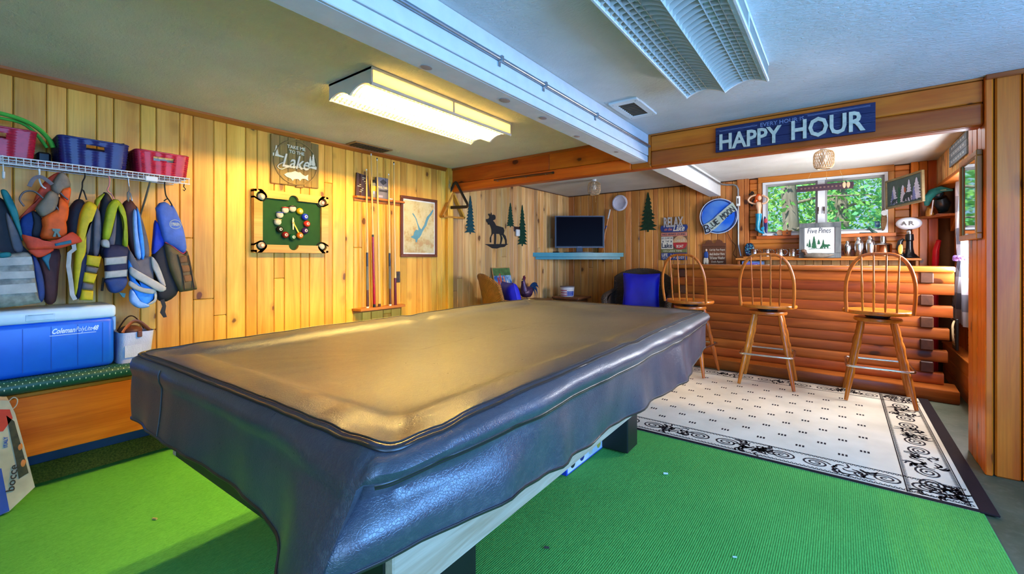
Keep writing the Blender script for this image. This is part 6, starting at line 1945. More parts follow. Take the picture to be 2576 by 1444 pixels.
ban = [(-1.485,1.673),(-1.426,1.700),(-1.357,1.748),(-1.303,1.803),(-1.249,1.851),(-1.189,1.905),(-1.127,1.954),(-1.101,1.906),(-1.078,1.843),(-1.130,1.818),(-1.182,1.778),(-1.222,1.733),(-1.276,1.678),(-1.330,1.622),(-1.364,1.597),(-1.405,1.580),(-1.454,1.567),(-1.468,1.620)]
MB().prism(ban, 'Y', YW - 0.062, YW - 0.07).build('banner', mat('banner_sage', (176, 192, 178), 0.4), bmn)
LTR = mat('neon_letter', (26, 32, 46), 0.25)
(ax, az), (bx_, bz_) = [(-1.403,1.639),(-1.096,1.883)]
letters = 'LUE MOON'
ang = math.atan2(bz_ - az, bx_ - ax)
for k, ch in enumerate(letters):
    if ch == ' ':
        continue
    t = (k + 0.25) / len(letters)
    lx, lz = ax + (bx_ - ax) * t, az + (bz_ - az) * t
    h_ = 0.036 + 0.006 * t
    text(ch, 'Y', lx - 0.022, lx + 0.022, lz - h_, lz + h_, YW - 0.068, YW - 0.078, LTR, bmn, bold=-0.005, rot=ang * 0.92, name='letter')
(lx, lz), = [(-1.434,1.618)]
text('B', 'Y', lx - 0.045, lx + 0.045, lz - 0.065, lz + 0.065, YW - 0.07, YW - 0.082, TUBEW, bmn, bold=0.04, rot=0.25, name='letter')
text('B', 'Y', lx - 0.038, lx + 0.038, lz - 0.058, lz + 0.058, YW - 0.082, YW - 0.086, LTR, bmn, rot=0.25, name='letter')
for a in (0.4, 1.5, 2.4, 3.6, 5.2):
    q = (bc[0] + (brx + 0.012) * math.cos(a), bc[1] + (brx + 0.012) * math.sin(a))
    MB().box(q[0] - 0.006, q[0] + 0.006, YW - 0.06, YW, q[1] - 0.006, q[1] + 0.006).build('standoff', BLACK, bmn)
MB().tube(smooth_loop([(-1.20, 6.34, 1.56), (-1.15, 6.345, 1.45), (-1.10, 6.345, 1.38), (-1.13, 6.345, 1.28), (-1.07, 6.345, 1.21)], 4, False), 0.003, 5).build('power_cord', BLACK, bmn, 60)

wp = thing('sailor_plaque', 'carved brown plaque with a sailor and a white painted rhyme', 'plaque', (-1.364, YW, 1.127))
PBR = wood('plaque_brown', (120, 74, 46), (84, 50, 32), 'x', 0.0, 0.5, vary=0.05)
MB().box(-1.512, -1.217, YW - 0.02, YW, 1.10, 1.385, 0.003).build('board', PBR, wp)
cresting = [(-1.512, 1.385), (-1.217, 1.385), (-1.217, 1.425), (-1.25, 1.425), (-1.265, 1.455), (-1.30, 1.472), (-1.335, 1.46), (-1.345, 1.43), (-1.365, 1.42), (-1.385, 1.43), (-1.395, 1.462), (-1.43, 1.47), (-1.465, 1.45), (-1.475, 1.42), (-1.512, 1.418)]
MB().prism(cresting, 'Y', YW - 0.026, YW).build('crest', PBR, wp)
text('Coil Up Your Ropes', 'Y', -1.42, -1.228, 1.315, 1.35, YW - 0.0195, YW - 0.022, CRS, wp, bold=0.01, rot=0.02)
text('And Anchor Here', 'Y', -1.42, -1.232, 1.262, 1.298, YW - 0.0195, YW - 0.022, CRS, wp, bold=0.01, rot=0.02)
text('Till Better Weather', 'Y', -1.42, -1.228, 1.208, 1.245, YW - 0.0195, YW - 0.022, CRS, wp, bold=0.01, rot=0.02)
text('Doth Appear', 'Y', -1.395, -1.245, 1.155, 1.19, YW - 0.0195, YW - 0.022, CRS, wp, bold=0.01, rot=0.02)
MB().puff(smooth_loop([(-1.485, 1.23), (-1.49, 1.28), (-1.475, 1.312), (-1.45, 1.312), (-1.435, 1.28), (-1.44, 1.225)]), 'Y', YW - 0.02, -0.012).build('sailor_coat', mat('coat_blue', (30, 70, 140), 0.5), wp, 60)
MB().puff(smooth_loop([(-1.49, 1.228), (-1.44, 1.228), (-1.432, 1.15), (-1.46, 1.15), (-1.465, 1.19), (-1.47, 1.15), (-1.497, 1.15)], 2), 'Y', YW - 0.02, -0.010).build('sailor_trousers', CRS, wp, 60)
MB().ball((-1.462, YW - 0.022, 1.332), (0.014, 0.008, 0.018)).build('sailor_head', mat('face_tan', (210, 180, 150), 0.6), wp, 60)

# ------------------------------------------------------------------ back shelf and what stands on it
bs = thing('back_bar_shelf', 'long pine shelf under the window behind the bar', 'shelf', (-0.2, 6.22, 1.19))
MB().box(-1.06, 0.662, 6.08, 6.354, 1.198, 1.222, 0.005).build('board', W_SHELF, bs)
MB().box(-0.99, 0.485, 6.19, 6.354, 1.2225, 1.243, 0.003).build('raised_board', W_SHELF, bs)
for x in (-1.03, 0.63):
    MB().box(x - 0.012, x + 0.012, 6.12, 6.354, 1.08, 1.197, 0.003).build('bracket', W_SHELF, bs)
ZS = 1.2435
bb_ = thing('blue_carton', 'flat pale blue printed carton under the left end of the back shelf', 'box', (-0.93, 6.25, 1.0))
MB().box(-1.0, -0.77, 6.16, 6.33, 1.105, 1.185, 0.003).build('carton', mat('carton_blue', (110, 150, 214), 0.5), bb_)
MB().box(-0.95, -0.82, 6.158, 6.1605, 1.14, 1.16).build('print_bar', mat('carton_ink', (120, 90, 190), 0.5), bb_)
bs2 = MB().box(-1.0, -0.76, 6.14, 6.352, 1.085, 1.104, 0.003)
bs2.build('lower_board', W_SHELF, bs)

ge = thing('geode_slice', 'dark blue polished geode slice at the left end of the back shelf', 'geode', (-0.925, 6.24, ZS))
MB().puff(smooth_loop([(-0.925 + 0.056 * math.cos(a), 1.333 + 0.09 * math.sin(a) + 0.006 * math.sin(3 * a)) for a in [2 * PI * k / 14 for k in range(14)]], 2), 'Y', 6.24, 0.05, 0.3).build('rind', mat('geode_rind', (30, 40, 44), 0.3, var=0.5), ge, 60)
def geode():
    s = NT('geode_crystal')
    tc = s.n('TexCoord').outputs['Object']
    v = s.n('TexVoronoi')
    s.link(tc, v.inputs['Vector'])
    v.inputs['Scale'].default_value = 60
    s.link(s.mix(s.rng(v.outputs['Distance'], 0, 0.6), lin((60, 170, 190)), lin((6, 22, 70))), s.b.inputs['Base Color'])
    s.b.inputs['Roughness'].default_value = 0.15
    s.bump(v.outputs['Distance'], 1.0, 0.01)
    return s.m
MB().prism(smooth_loop([(-0.925 + 0.047 * math.cos(a), 1.333 + 0.08 * math.sin(a) + 0.006 * math.sin(3 * a)) for a in [2 * PI * k / 14 for k in range(14)]], 2), 'Y', 6.226, 6.219).build('crystal_face', geode(), ge)
MB().box(-0.95, -0.90, 6.21, 6.28, 1.2435, 1.25).build('stand', BLACK, ge)

def mug(label, x):
    t = thing('metal_mug', label, 'mug', (0, 0, 0), 'hammered metal mugs on the back shelf')
    MB().lathe([(0.036, 0.0), (0.042, 0.004), (0.042, 0.092), (0.044, 0.095), (0.041, 0.095), (0.039, 0.09), (0.039, 0.008)], 24).build('cup', STEEL_H, t, 40)
    MB().tube([(0.04, 0, 0.078), (0.062, 0, 0.084), (0.078, 0, 0.07), (0.079, 0, 0.045), (0.066, 0, 0.024), (0.041, 0, 0.016)], 0.0045, 6).build('handle', STEEL_H, t, 60)
    t.location = (x, 6.24, ZS)
    return t
STEEL_H = mat('hammered_steel', (206, 204, 200), 0.2, 1.0, var=0.1, bump=0.6, bs=60)
m0 = mug('hammered metal mug half hidden behind the geode', -0.875)
dup(m0, (-0.735, 6.24, ZS), 0, 'hammered metal mug right beside the geode, leftmost of the three in full view')
dup(m0, (-0.595, 6.24, ZS), 0, 'hammered metal mug, middle of the three in full view on the back shelf')
dup(m0, (-0.462, 6.24, ZS), 0, 'hammered metal mug nearest the five pines frame')

fp = thing('five_pines_frame', 'grey driftwood framed sign reading five pines with a bear', 'framed sign', (-0.192, 6.16, 1.2225))
DRIFT = wood('driftwood', (124, 128, 128), (78, 84, 88), 'z', 0.0, 0.8, vary=0.2, coat=0.0)
fx0, fx1, fz0, fz1 = -0.394, 0.004, 1.224, 1.632
fm = Matrix.Translation((0, 6.165, 1.2245)) @ Matrix.Rotation(math.radians(-5), 4, 'X') @ Matrix.Translation((0, 0, -1.224))
def fbox(x0, x1, y0, y1, z0, z1, nm, m):
    q = MB()
    q.M = fm
    q.box(x0, x1, y0, y1, z0, z1, 0.003)
    q.build(nm, m, fp)
fbox(fx0, fx1, -0.02, 0.01, fz1 - 0.055, fz1, 'frame_bar', DRIFT)
fbox(fx0, fx1, -0.02, 0.01, fz0, fz0 + 0.055, 'frame_bar', DRIFT)
fbox(fx0, fx0 + 0.055, -0.02, 0.01, fz0 + 0.056, fz1 - 0.056, 'frame_bar', DRIFT)
fbox(fx1 - 0.055, fx1, -0.02, 0.01, fz0 + 0.056, fz1 - 0.056, 'frame_bar', DRIFT)
fbox(fx0 + 0.05, fx1 - 0.05, -0.006, 0.008, fz0 + 0.05, fz1 - 0.05, 'panel', mat('panel_white', (222, 224, 226), 0.6))
GRN = mat('print_green', (16, 84, 50), 0.6)
def fprism(pts, nm, m):
    q = MB()
    q.M = fm
    q.prism(pts, 'Y', -0.0055, -0.009)
    q.build(nm, m, fp)
q = MB()
q.M = fm
text('Five', 'Y', -0.312, -0.222, 1.512, 1.57, -0.0055, -0.009, None, None, skew=0.12, mb=q)
q.build('lettering', mat('sign_ink2', (52, 62, 74), 0.6), fp)
q = MB()
q.M = fm
text('Pines', 'Y', -0.205, -0.092, 1.512, 1.575, -0.0055, -0.009, None, None, skew=0.12, mb=q)
q.build('lettering', mat('sign_ink2', (52, 62, 74), 0.6), fp)
for cx_, z_, w_, h_, sd in ((-0.312, 1.36, 0.018, 0.045, 1), (-0.29, 1.345, 0.032, 0.10, 2), (-0.248, 1.33, 0.058, 0.15, 3), (-0.203, 1.38, 0.036, 0.06, 4), (-0.16, 1.365, 0.03, 0.075, 5)):
    fprism(pine_outline(cx_, z_, w_, h_, 6, sd), 'pine_print', GRN)
bear = [(0, 0.0), (0.0, 0.012), (0.012, 0.035), (0.028, 0.046), (0.05, 0.05), (0.066, 0.046), (0.078, 0.05), (0.09, 0.045), (0.098, 0.036), (0.092, 0.03), (0.08, 0.028), (0.076, 0.012), (0.08, 0.0), (0.068, 0.0), (0.064, 0.016), (0.05, 0.018), (0.05, 0.0), (0.04, 0.0), (0.036, 0.016), (0.026, 0.012), (0.022, 0.0), (0.012, 0.0), (0.014, 0.012), (0.008, 0.0)]
fprism([(-0.19 + a, 1.332 + b) for a, b in bear], 'bear_print', GRN)
fprism([(-0.30, 1.326), (-0.09, 1.333), (-0.09, 1.336), (-0.30, 1.331)], 'ground_print', GRN)

du = thing('duck_decoy', 'grey brown duck decoy in front of the five pines frame', 'figurine', (-0.24, 6.10, 1.2225))
DB = mat('decoy_body', (120, 112, 100), 0.4, var=0.5, scale=20)
MB().tube([(-0.34, 6.11, 1.243), (-0.32, 6.11, 1.250), (-0.26, 6.11, 1.254), (-0.18, 6.11, 1.252), (-0.11, 6.11, 1.255), (-0.06, 6.11, 1.266)], [0.008, 0.022, 0.03, 0.03, 0.02, 0.003], 12, flat=(1.0, 0.9)).build('body', DB, du, 60)
MB().tube([(-0.32, 6.11, 1.262), (-0.33, 6.11, 1.288), (-0.338, 6.11, 1.302)], [0.02, 0.017, 0.016], 10).ball((-0.345, 6.11, 1.306), (0.03, 0.02, 0.021)).build('head', mat('decoy_head', (104, 74, 54), 0.4, var=0.4), du, 60, kind=None)
MB().tube([(-0.37, 6.11, 1.30), (-0.396, 6.11, 1.291)], [0.011, 0.005], 8, flat=(0.6, 1.2)).build('bill', mat('decoy_bill', (110, 130, 150), 0.4), du, 60)

def shaker(label, x, h, r, knob=True):
    t = thing('cocktail_shaker', label, 'shaker', (x, 6.26, ZS), 'steel cocktail shakers on the back shelf')
    z = ZS
    MB().lathe([(r * 0.62, z), (r * 0.72, z + 0.004), (r * 0.95, z + h * 0.35), (r, z + h * 0.56), (r * 0.97, z + h * 0.62)], 24, (x, 6.26, 0)).build('tin', STEEL, t, 40)
    MB().lathe([(r * 1.0, z + h * 0.62), (r * 0.98, z + h * 0.66), (r * 0.8, z + h * 0.78), (r * 0.52, z + h * 0.84)], 24, (x, 6.26, 0)).build('strainer', CHROME, t, 40)
    MB().lathe([(r * 0.54, z + h * 0.84), (r * 0.5, z + h * 0.96), (r * 0.34, z + h), (r * 0.1, z + h)], 20, (x, 6.26, 0)).build('cap', CHROME, t, 40)
    return t
shaker('small steel cocktail shaker beside the five pines frame', 0.062, 0.175, 0.037)
shaker('medium steel cocktail shaker, second from the five pines frame', 0.163, 0.215, 0.045)
shaker('tall steel cocktail shaker next to the ice bucket', 0.262, 0.225, 0.045)
ib = thing('ice_bucket', 'copper tinted steel ice bucket with a knob lid', 'ice bucket', (0.37, 6.18, 1.2435))
COP = mat('copper_steel', (214, 160, 120), 0.2, 1.0, var=0.2)
MB().lathe([(0.07, ZS), (0.075, ZS + 0.004), (0.077, ZS + 0.12), (0.08, ZS + 0.124)], 28, (0.37, 6.272, 0)).build('pail', COP, ib, 40)
MB().lathe([(0.08, ZS + 0.124), (0.07, ZS + 0.138), (0.03, ZS + 0.146), (0.026, ZS + 0.16), (0.03, ZS + 0.18), (0.026, ZS + 0.215), (0.018, ZS + 0.222)], 24, (0.37, 6.272, 0)).build('lid', STEEL, ib, 40)
MB().tube([(0.37 + 0.082 * math.cos(a), 6.272 - 0.03 * math.sin(a), ZS + 0.09 - 0.02 * math.sin(a)) for a in [PI * k / 12 for k in range(13)]], 0.003, 6).build('handle', CHROME, ib, 60)

ar = thing('beer_tap_lamp', 'black tap tower lamp with a white globe lettered AR', 'lamp', (0.575, 6.2, 1.2225))
AX = 0.575
MB().lathe([(0.075, 1.2235), (0.08, 1.232), (0.066, 1.245), (0.04, 1.275), (0.03, 1.33), (0.028, 1.40), (0.036, 1.41), (0.034, 1.47), (0.026, 1.475)], 24, (AX, 6.16, 0)).build('tower', mat('tap_black', (14, 14, 18), 0.2), ar, 40)
MB().lathe([(0.022, 1.475), (0.026, 1.49), (0.02, 1.51), (0.036, 1.53)], 18, (AX, 6.16, 0)).build('collar', CHROME, ar, 40)
MB().ball((AX - 0.005, 6.16, 1.585), (0.105, 0.085, 0.066), 28, 16).build('globe', mat('opal_glass', (222, 228, 240), 0.2, var=0.02), ar, 80)
for k, ch in enumerate('AR'):
    def wr(a, b, k=k):
        return (a, b)
    text(ch, 'Y', AX - 0.072 + k * 0.058, AX - 0.028 + k * 0.058, 1.562, 1.605, 6.082 - 0.002 * k, 6.073 - 0.002 * k, mat('globe_ink', (60, 50, 44), 0.5), ar, bold=0.03, name='letter')
MB().tube([(AX - 0.06, 6.14, 1.25), (AX - 0.085, 6.13, 1.33), (AX - 0.075, 6.12, 1.40), (AX - 0.05, 6.13, 1.42)], [0.02, 0.026, 0.022, 0.014], 10).build('tap_handle', mat('tap_black', (14, 14, 18), 0.2), ar, 60)
MB().puff(smooth_loop([(AX - 0.09, 1.27), (AX - 0.06, 1.27), (AX - 0.055, 1.35), (AX - 0.075, 1.37), (AX - 0.095, 1.34)]), 'Y', 6.105, -0.006).build('gilt_badge', mat('gilt', (200, 150, 60), 0.3, 0.6), ar, 60)

# ------------------------------------------------------------------ round the window
me = thing('mermaid_figure', 'hanging ceramic mermaid with orange hair and turquoise tail', 'figurine', (-0.855, 6.30, 1.52))
SKIN = mat('mermaid_skin', (222, 178, 140), 0.2, var=0.05)
HAIR = mat('mermaid_hair', (216, 84, 18), 0.25, var=0.2)
TAIL = mat('mermaid_tail', (24, 140, 176), 0.15, var=0.2, bump=0.5, bs=120)
MY = 6.29
hd, nk_, ch, wst, hip = [(a, MY, b) for a, b in [(-0.822,1.985),(-0.826,1.936),(-0.830,1.886),(-0.826,1.823),(-0.830,1.778)]]
MB().tube([(-0.0 + wst[0], MY, wst[2] - 0.06), wst, ch, (ch[0], MY, ch[2] + 0.04), nk_], [0.032, 0.03, 0.046, 0.04, 0.014], 12, flat=(0.75, 1.0)).build('torso', SKIN, me, 60)
MB().ball(hd, (0.026, 0.028, 0.034)).build('head', SKIN, me, 60)
MB().ball((hd[0] - 0.012, hd[1] + 0.008, hd[2] + 0.008), (0.038, 0.032, 0.046)).tube([(hd[0] - 0.03, MY + 0.01, hd[2]), (hd[0] - 0.04, MY + 0.01, hd[2] - 0.05), (hd[0] - 0.03, MY + 0.01, hd[2] - 0.09)], [0.022, 0.018, 0.006], 8).build('hair', HAIR, me, 60)
for q in ([(-0.862,1.907),(-0.919,1.929),(-0.947,1.968),(-0.911,2.011),(-0.854,2.024)], [(-0.791,1.910),(-0.752,1.916),(-0.724,1.959),(-0.752,1.993),(-0.791,2.014)]):
    MB().tube([(a, MY, b) for a, b in smooth_loop(q, 3, False)], 0.0115, 8).build('arm', SKIN, me, 60)
tl = [(-0.830,1.782),(-0.830,1.732),(-0.838,1.660),(-0.838,1.597),(-0.815,1.555),(-0.783,1.550)]
tl = smooth_loop(tl, 3, False)
MB().tube([(a, MY, b) for a, b in tl], [0.056 - 0.040 * (k / (len(tl) - 1)) for k in range(len(tl))], 12, flat=(0.7, 1.0)).build('tail', TAIL, me, 60)
MB().puff(smooth_loop([(-0.799,1.550),(-0.775,1.568),(-0.763,1.621),(-0.807,1.605),(-0.787,1.559),(-0.759,1.536),(-0.791,1.528)], 2), 'Y', MY, -0.012).build('fin', TAIL, me, 60)
MB().puff(smooth_loop([(-0.870,1.607),(-0.838,1.597),(-0.830,1.565),(-0.862,1.571)], 2), 'Y', MY, -0.012).build('fin', TAIL, me, 60)
MB().tube([(hd[0], MY + 0.01, hd[2] + 0.03), (hd[0], 6.335, hd[2] + 0.12)], 0.0015, 5).build('cord', BLACKM, me)
sbd = thing('surfboard_opener', 'little blue striped surfboard standing in the window corner', 'decoration', (-0.77, 6.30, 1.503))
MB().puff(smooth_loop([(-0.763,1.751),(-0.744,1.710),(-0.730,1.637),(-0.734,1.557),(-0.748,1.535),(-0.763,1.558),(-0.775,1.639),(-0.774,1.711)], 2), 'Y', 6.292, -0.012).build('board', mat('surf_navy', (36, 42, 96), 0.25), sbd, 60)
MB().ball(([(-0.750,1.691)][0][0], 6.279, [(-0.750,1.691)][0][1]), (0.02, 0.003, 0.03)).build('badge', mat('surf_red', (190, 60, 70), 0.3), sbd, 60)
MB().box(-0.80, -0.74, 6.28, 6.31, 1.5035, 1.51, 0.002).build('stand', mat('surf_grey', (120, 140, 160), 0.3), sbd)
lz = thing('iron_scroll', 'small black iron scroll hook on the siding behind the mermaid', 'hook', (-0.93, 6.35, 1.85))
MB().tube([(a, 6.345, b) for a, b in smooth_loop([(-0.959,2.053),(-0.935,2.042),(-0.910,2.077),(-0.894,2.052),(-0.918,2.040)], 4, False)], 0.007, 6).build('upper_curl', BLACKM, lz, 60)
MB().tube([(a, 6.345, b) for a, b in smooth_loop([(-0.984,1.944),(-0.959,1.929),(-0.927,1.917),(-0.910,1.893),(-0.902,1.961),(-0.878,1.987)], 4, False)], 0.008, 6).build('lower_curl', BLACKM, lz, 60)
hs = thing('hanging_plank_sign', 'narrow purple brown sign with flip flops hung across the window top', 'sign', (-0.2, 6.28, 2.0))
hp = [(-0.424,2.084),(-0.418,2.062),(-0.429,2.043),(-0.427,2.016),(0.117,2.013),(0.113,2.031),(0.119,2.050),(0.115,2.091)]
MB().prism(hp, 'Y', 6.265, 6.28).build('plank', wood('sign_plum', (84, 60, 70), (62, 42, 54), 'x', 0, 0.6, vary=0.05), hs)
for q in ([(0.031,2.057)], [(0.068,2.057)]):
    MB().puff(smooth_loop([(q[0][0] + 0.017 * math.cos(a) * (1 + 0.2 * math.sin(a)), q[0][1] + 0.036 * math.sin(a)) for a in [2 * PI * k / 12 for k in range(12)]], 2), 'Y', 6.264, -0.006).build('flip_flop', mat('flipflop', (206, 180, 140), 0.6), hs, 60)
for k in range(11):
    q = [(-0.385,2.050),(-0.012,2.052)]
    t = k / 10
    x, z = q[0][0] + (q[1][0] - q[0][0]) * t, q[0][1] + (q[1][1] - q[0][1]) * t
    MB().box(x, x + 0.018, 6.2635, 6.2655, z - 0.008, z + 0.01).build('worn_letter', mat('worn_print', (120, 92, 84), 0.7), hs)
for q in ([(-0.342,2.107),(-0.274,2.217)], [(0.035,2.108),(-0.012,2.172)]):
    MB().tube([(q[0][0], 6.272, q[0][1] - 0.01), (q[1][0], 6.272, 2.246)], 0.0012, 5).build('cord', mat('cord_pale', (200, 186, 140), 0.8), hs)
bp = thing('bear_picture', 'framed picture of a bear among snowy pines hung across the corner', 'picture', (0, 0, 0))
W_BF = wood('bear_frame', (150, 132, 92), (116, 98, 64), 'x', 0.0, 0.5, vary=0.05)
for b in ((0, 0.556, 0.29, 0.31), (0, 0.556, 0, 0.02), (0, 0.02, 0.02, 0.29), (0.536, 0.556, 0.02, 0.29)):
    MB().box(b[0], b[1], -0.012, 0.012, b[2], b[3], 0.002).build('frame_bar', W_BF, bp)
MB().box(0.018, 0.538, -0.002, 0.008, 0.018, 0.292).build('canvas', mat('bear_ground', (66, 84, 82), 0.6, var=0.3), bp)
SNOW = mat('snow_lilac', (196, 196, 222), 0.6, var=0.2)
SNOWB = mat('snow_blue', (110, 120, 180), 0.6)
for cx_, w_, h_, m, sd in ((0.13, 0.12, 0.20, SNOW, 1), (0.11, 0.07, 0.15, SNOWB, 2), (0.27, 0.13, 0.18, SNOW, 3), (0.36, 0.10, 0.22, SNOW, 4), (0.47, 0.14, 0.22, SNOW, 5), (0.43, 0.07, 0.14, SNOWB, 6), (0.21, 0.05, 0.17, GRN, 7)):
    MB().prism(pine_outline(cx_, 0.035, w_, h_, 7, sd), 'Y', -0.002, -0.0035 - 0.0005 * sd).build('snowy_pine', m, bp)
MB().prism([(0.27 + a * 1.5, 0.045 + b * 1.7) for a, b in bear], 'Y', -0.006, -0.0085).build('bear_print', mat('bear_black', (28, 36, 44), 0.6), bp)
MB().prism([(0.10 + a * 0.8, 0.045 + b * 0.9) for a, b in bear], 'Y', -0.006, -0.0085).build('cub_print', mat('bear_black', (28, 36, 44), 0.6), bp)
MB().ball((0.3, -0.004, 0.16), (0.014, 0.002, 0.03)).build('rust_tuft', mat('rust', (150, 74, 40), 0.6), bp, 60)
bp.location = (0.402, 6.295, 1.755)
bp.rotation_euler = (0, math.radians(-2), math.radians(-64))
ps = thing('window_canoe', 'small woven canoe shape hanging at the right window jamb', 'decoration', (0.40, 6.32, 1.52))
MB().puff(smooth_loop([(0.384,1.781),(0.402,1.704),(0.406,1.628),(0.388,1.543),(0.366,1.525),(0.355,1.573),(0.353,1.650),(0.366,1.725)], 2), 'Y', 6.315, -0.02).build('hull', wicker_mat('canoe_weave', (150, 112, 70), (84, 60, 40)), ps, 60)
(qa, qb), = [(0.382,1.719)]
MB().lathe([(0.03, 0), (0.028, -0.006)], 18, (qa, 6.294, qb), 'y').build('disc', mat('disc_grey', (170, 170, 168), 0.4), ps, 40)
MB().tube([(qa, 6.312, qb + 0.04), (qa, 6.33, qb + 0.14)], 0.0015, 5).build('cord', BLACKM, ps)
gl_ = thing('window_sticker', 'small blue square sticker on the right window pane', 'sticker', (0.33, 6.39, 1.6))
(qa, qb), (qc, qd) = [(0.306,1.571),(0.351,1.638)]
MB().box(qa, qc, 6.393, 6.3955, qb, qd).build('sheet', mat('sticker_blue', (40, 104, 150), 0.5), gl_)
MB().lathe([(0.014, 0), (0.010, -0.001)], 16, ((qa + qc) / 2, 6.3925, (qb + qd) / 2 + 0.006), 'y').build('emblem', mat('sticker_pale', (150, 200, 220), 0.5), gl_)
lo = thing('loon_figure', 'small green loon figure on the window sill', 'figurine', (0.22, 6.33, 1.503))
LG = mat('loon_green', (40, 74, 62), 0.3, var=0.3)
MB().tube([(a, 6.335, b) for a, b in [(0.252,1.574),(0.260,1.555),(0.275,1.530),(0.297,1.514),(0.327,1.509)]], [0.007, 0.012, 0.014, 0.018, 0.006], 8).build('body', LG, lo, 60)
MB().tube([(a, 6.335, b) for a, b in [(0.251,1.581),(0.260,1.571)]], [0.003, 0.010], 6).build('bill', LG, lo, 60)
MB().box(0.17, 0.30, 6.32, 6.35, 1.5035, 1.512).build('base', BLACKM, lo)
lg_ = thing('log_slice', 'round sawn log slice on the left of the window sill', 'decoration', (-0.62, 6.325, 1.503))
(qa, qb), = [(-0.601,1.545)]
MB().lathe([(0.034, 0.0), (0.036, 0.006), (0.036, 0.024), (0.033, 0.028)], 20, (qa, 6.312, 1.540), 'y').build('slice', wood('slice_wood', (180, 140, 110), (130, 96, 74), 'y', 0, 0.6), lg_, 40)
MB().ball((qa - 0.045, 6.32, 1.516), (0.02, 0.012, 0.013)).build('pebble', mat('pebble_blue', (90, 120, 140), 0.3), lg_, 60)
bh = thing('wooden_birdhouse', 'little honey wood birdhouse on the window sill', 'birdhouse', (-0.53, 6.325, 1.503))
MB().box(-0.575, -0.485, 6.305, 6.345, 1.5035, 1.553, 0.002).build('body', W_SIDING, bh)
MB().box(-0.585, -0.475, 6.30, 6.348, 1.553, 1.562, 0.002).build('roof', W_SHELF, bh)
MB().lathe([(0.008, 0), (0.008, -0.002)], 12, (-0.525, 6.305, 1.53), 'y').build('hole', BLACK, bh)
MB().box(-0.535, -0.517, 6.315, 6.335, 1.562, 1.575, 0.002).build('chimney', W_SIDING, bh)

# ------------------------------------------------------------------ right corner of the alcove
cs_ = thing('corner_shelf', 'small pine corner shelf holding the bear carving', 'shelf', (0.8, 6.0, 1.6))
MB().prism([(0.60, 6.305), (0.928, 6.305), (0.928, 5.95), (0.84, 5.93)], 'Z', 1.635, 1.655).build('board', W_TRIM, cs_)
MB().prism([(6.30, 1.634), (6.30, 1.50), (6.05, 1.634)], 'X', 0.90, 0.925).build('bracket', W_TRIM, cs_)
bcv = thing('bear_carving', 'dark bear carving holding a striped fish on the corner shelf', 'figurine', (0.83, 6.1, 1.6555))
BRC = mat('bear_dark', (22, 44, 56), 0.25, var=0.4)
MB().tube([(0.83, 6.16, 1.70), (0.82, 6.13, 1.77), (0.80, 6.10, 1.83)], [0.04, 0.07, 0.05], 12).ball((0.78, 6.07, 1.865), (0.05, 0.05, 0.045)).build('bear', BRC, bcv, 60)
for dy in (-0.03, 0.03):
    MB().ball((0.785, 6.075 + dy, 1.905), 0.014, 8, 6).build('ear', BRC, bcv, 60)
MB().tube([(0.70, 6.10, 1.76), (0.705, 6.07, 1.83), (0.74, 6.02, 1.885), (0.80, 5.96, 1.90), (0.85, 5.88, 1.875)], [0.018, 0.034, 0.04, 0.034, 0.012], 10, flat=(1.1, 0.8)).build('fish', mat('fish_teal', (40, 116, 110), 0.2, var=0.4), bcv, 60)
MB().tube([(0.72, 6.055, 1.86), (0.77, 5.99, 1.892), (0.83, 5.91, 1.885)], 0.018, 8, flat=(0.5, 1.2)).build('fish_stripe', mat('fish_gold', (200, 190, 120), 0.25), bcv, 60)
MB().tube([(0.73, 6.13, 1.66), (0.72, 6.12, 1.70), (0.73, 6.10, 1.735)], [0.036, 0.028, 0.024], 8).build('paw', mat('paw_ochre', (170, 116, 40), 0.35), bcv, 60)
MB().tube([(0.725, 6.03, 1.66), (0.735, 5.99, 1.80)], 0.005, 6).build('rod', mat('rod_pale', (206, 200, 200), 0.4), bcv, 60)
MB().box(0.76, 0.90, 6.0, 6.2, 1.6555, 1.662).build('base', mat('base_rust', (150, 84, 60), 0.5), bcv)

cur = thing('window_curtain', 'white and grey checked curtain tied back with a purple ribbon', 'curtain', (0.88, 5.5, 0.55))
def check():
    s = NT('buffalo_check_cloth')
    uv = s.n('NewGeometry').outputs['Position']
    sep = s.n('SeparateXYZ')
    s.link(uv, sep.inputs[0])
    b = s.math('GREATER_THAN', s.math('FRACT', s.math('MULTIPLY', sep.outputs[2], 1 / 0.3)), 0.5)
    a = s.math('GREATER_THAN', s.math('FRACT', s.math('MULTIPLY', sep.outputs[1], 1 / 0.22)), 0.5)
    k = s.math('MULTIPLY', s.math('ADD', a, b), 0.5)
    c = s.mix(k, lin((236, 238, 244)), lin((112, 116, 128)))
    d = s.n('BsdfDiffuse')
    t = s.n('BsdfTranslucent')
    s.link(c, d.inputs[0])
    s.link(c, t.inputs[0])
    mx = s.n('MixShader')
    mx.inputs[0].default_value = 0.5
    s.link(d.outputs[0], mx.inputs[1])
    s.link(t.outputs[0], mx.inputs[2])
    s.link(mx.outputs[0], [q for q in s.t.nodes if q.type == 'OUTPUT_MATERIAL'][0].inputs[0])
    return s.m
edge = [(1.93, 5.80), (1.80, 5.83), (1.62, 5.86), (1.45, 5.89), (1.32, 5.86), (1.22, 5.78), (1.12, 5.86), (0.95, 5.97), (0.75, 6.08), (0.62, 6.14)]
edge_n = [(1.93, 5.20), (1.80, 5.22), (1.62, 5.28), (1.45, 5.36), (1.32, 5.45), (1.22, 5.52), (1.12, 5.46), (0.95, 5.40), (0.75, 5.36), (0.62, 5.34)]
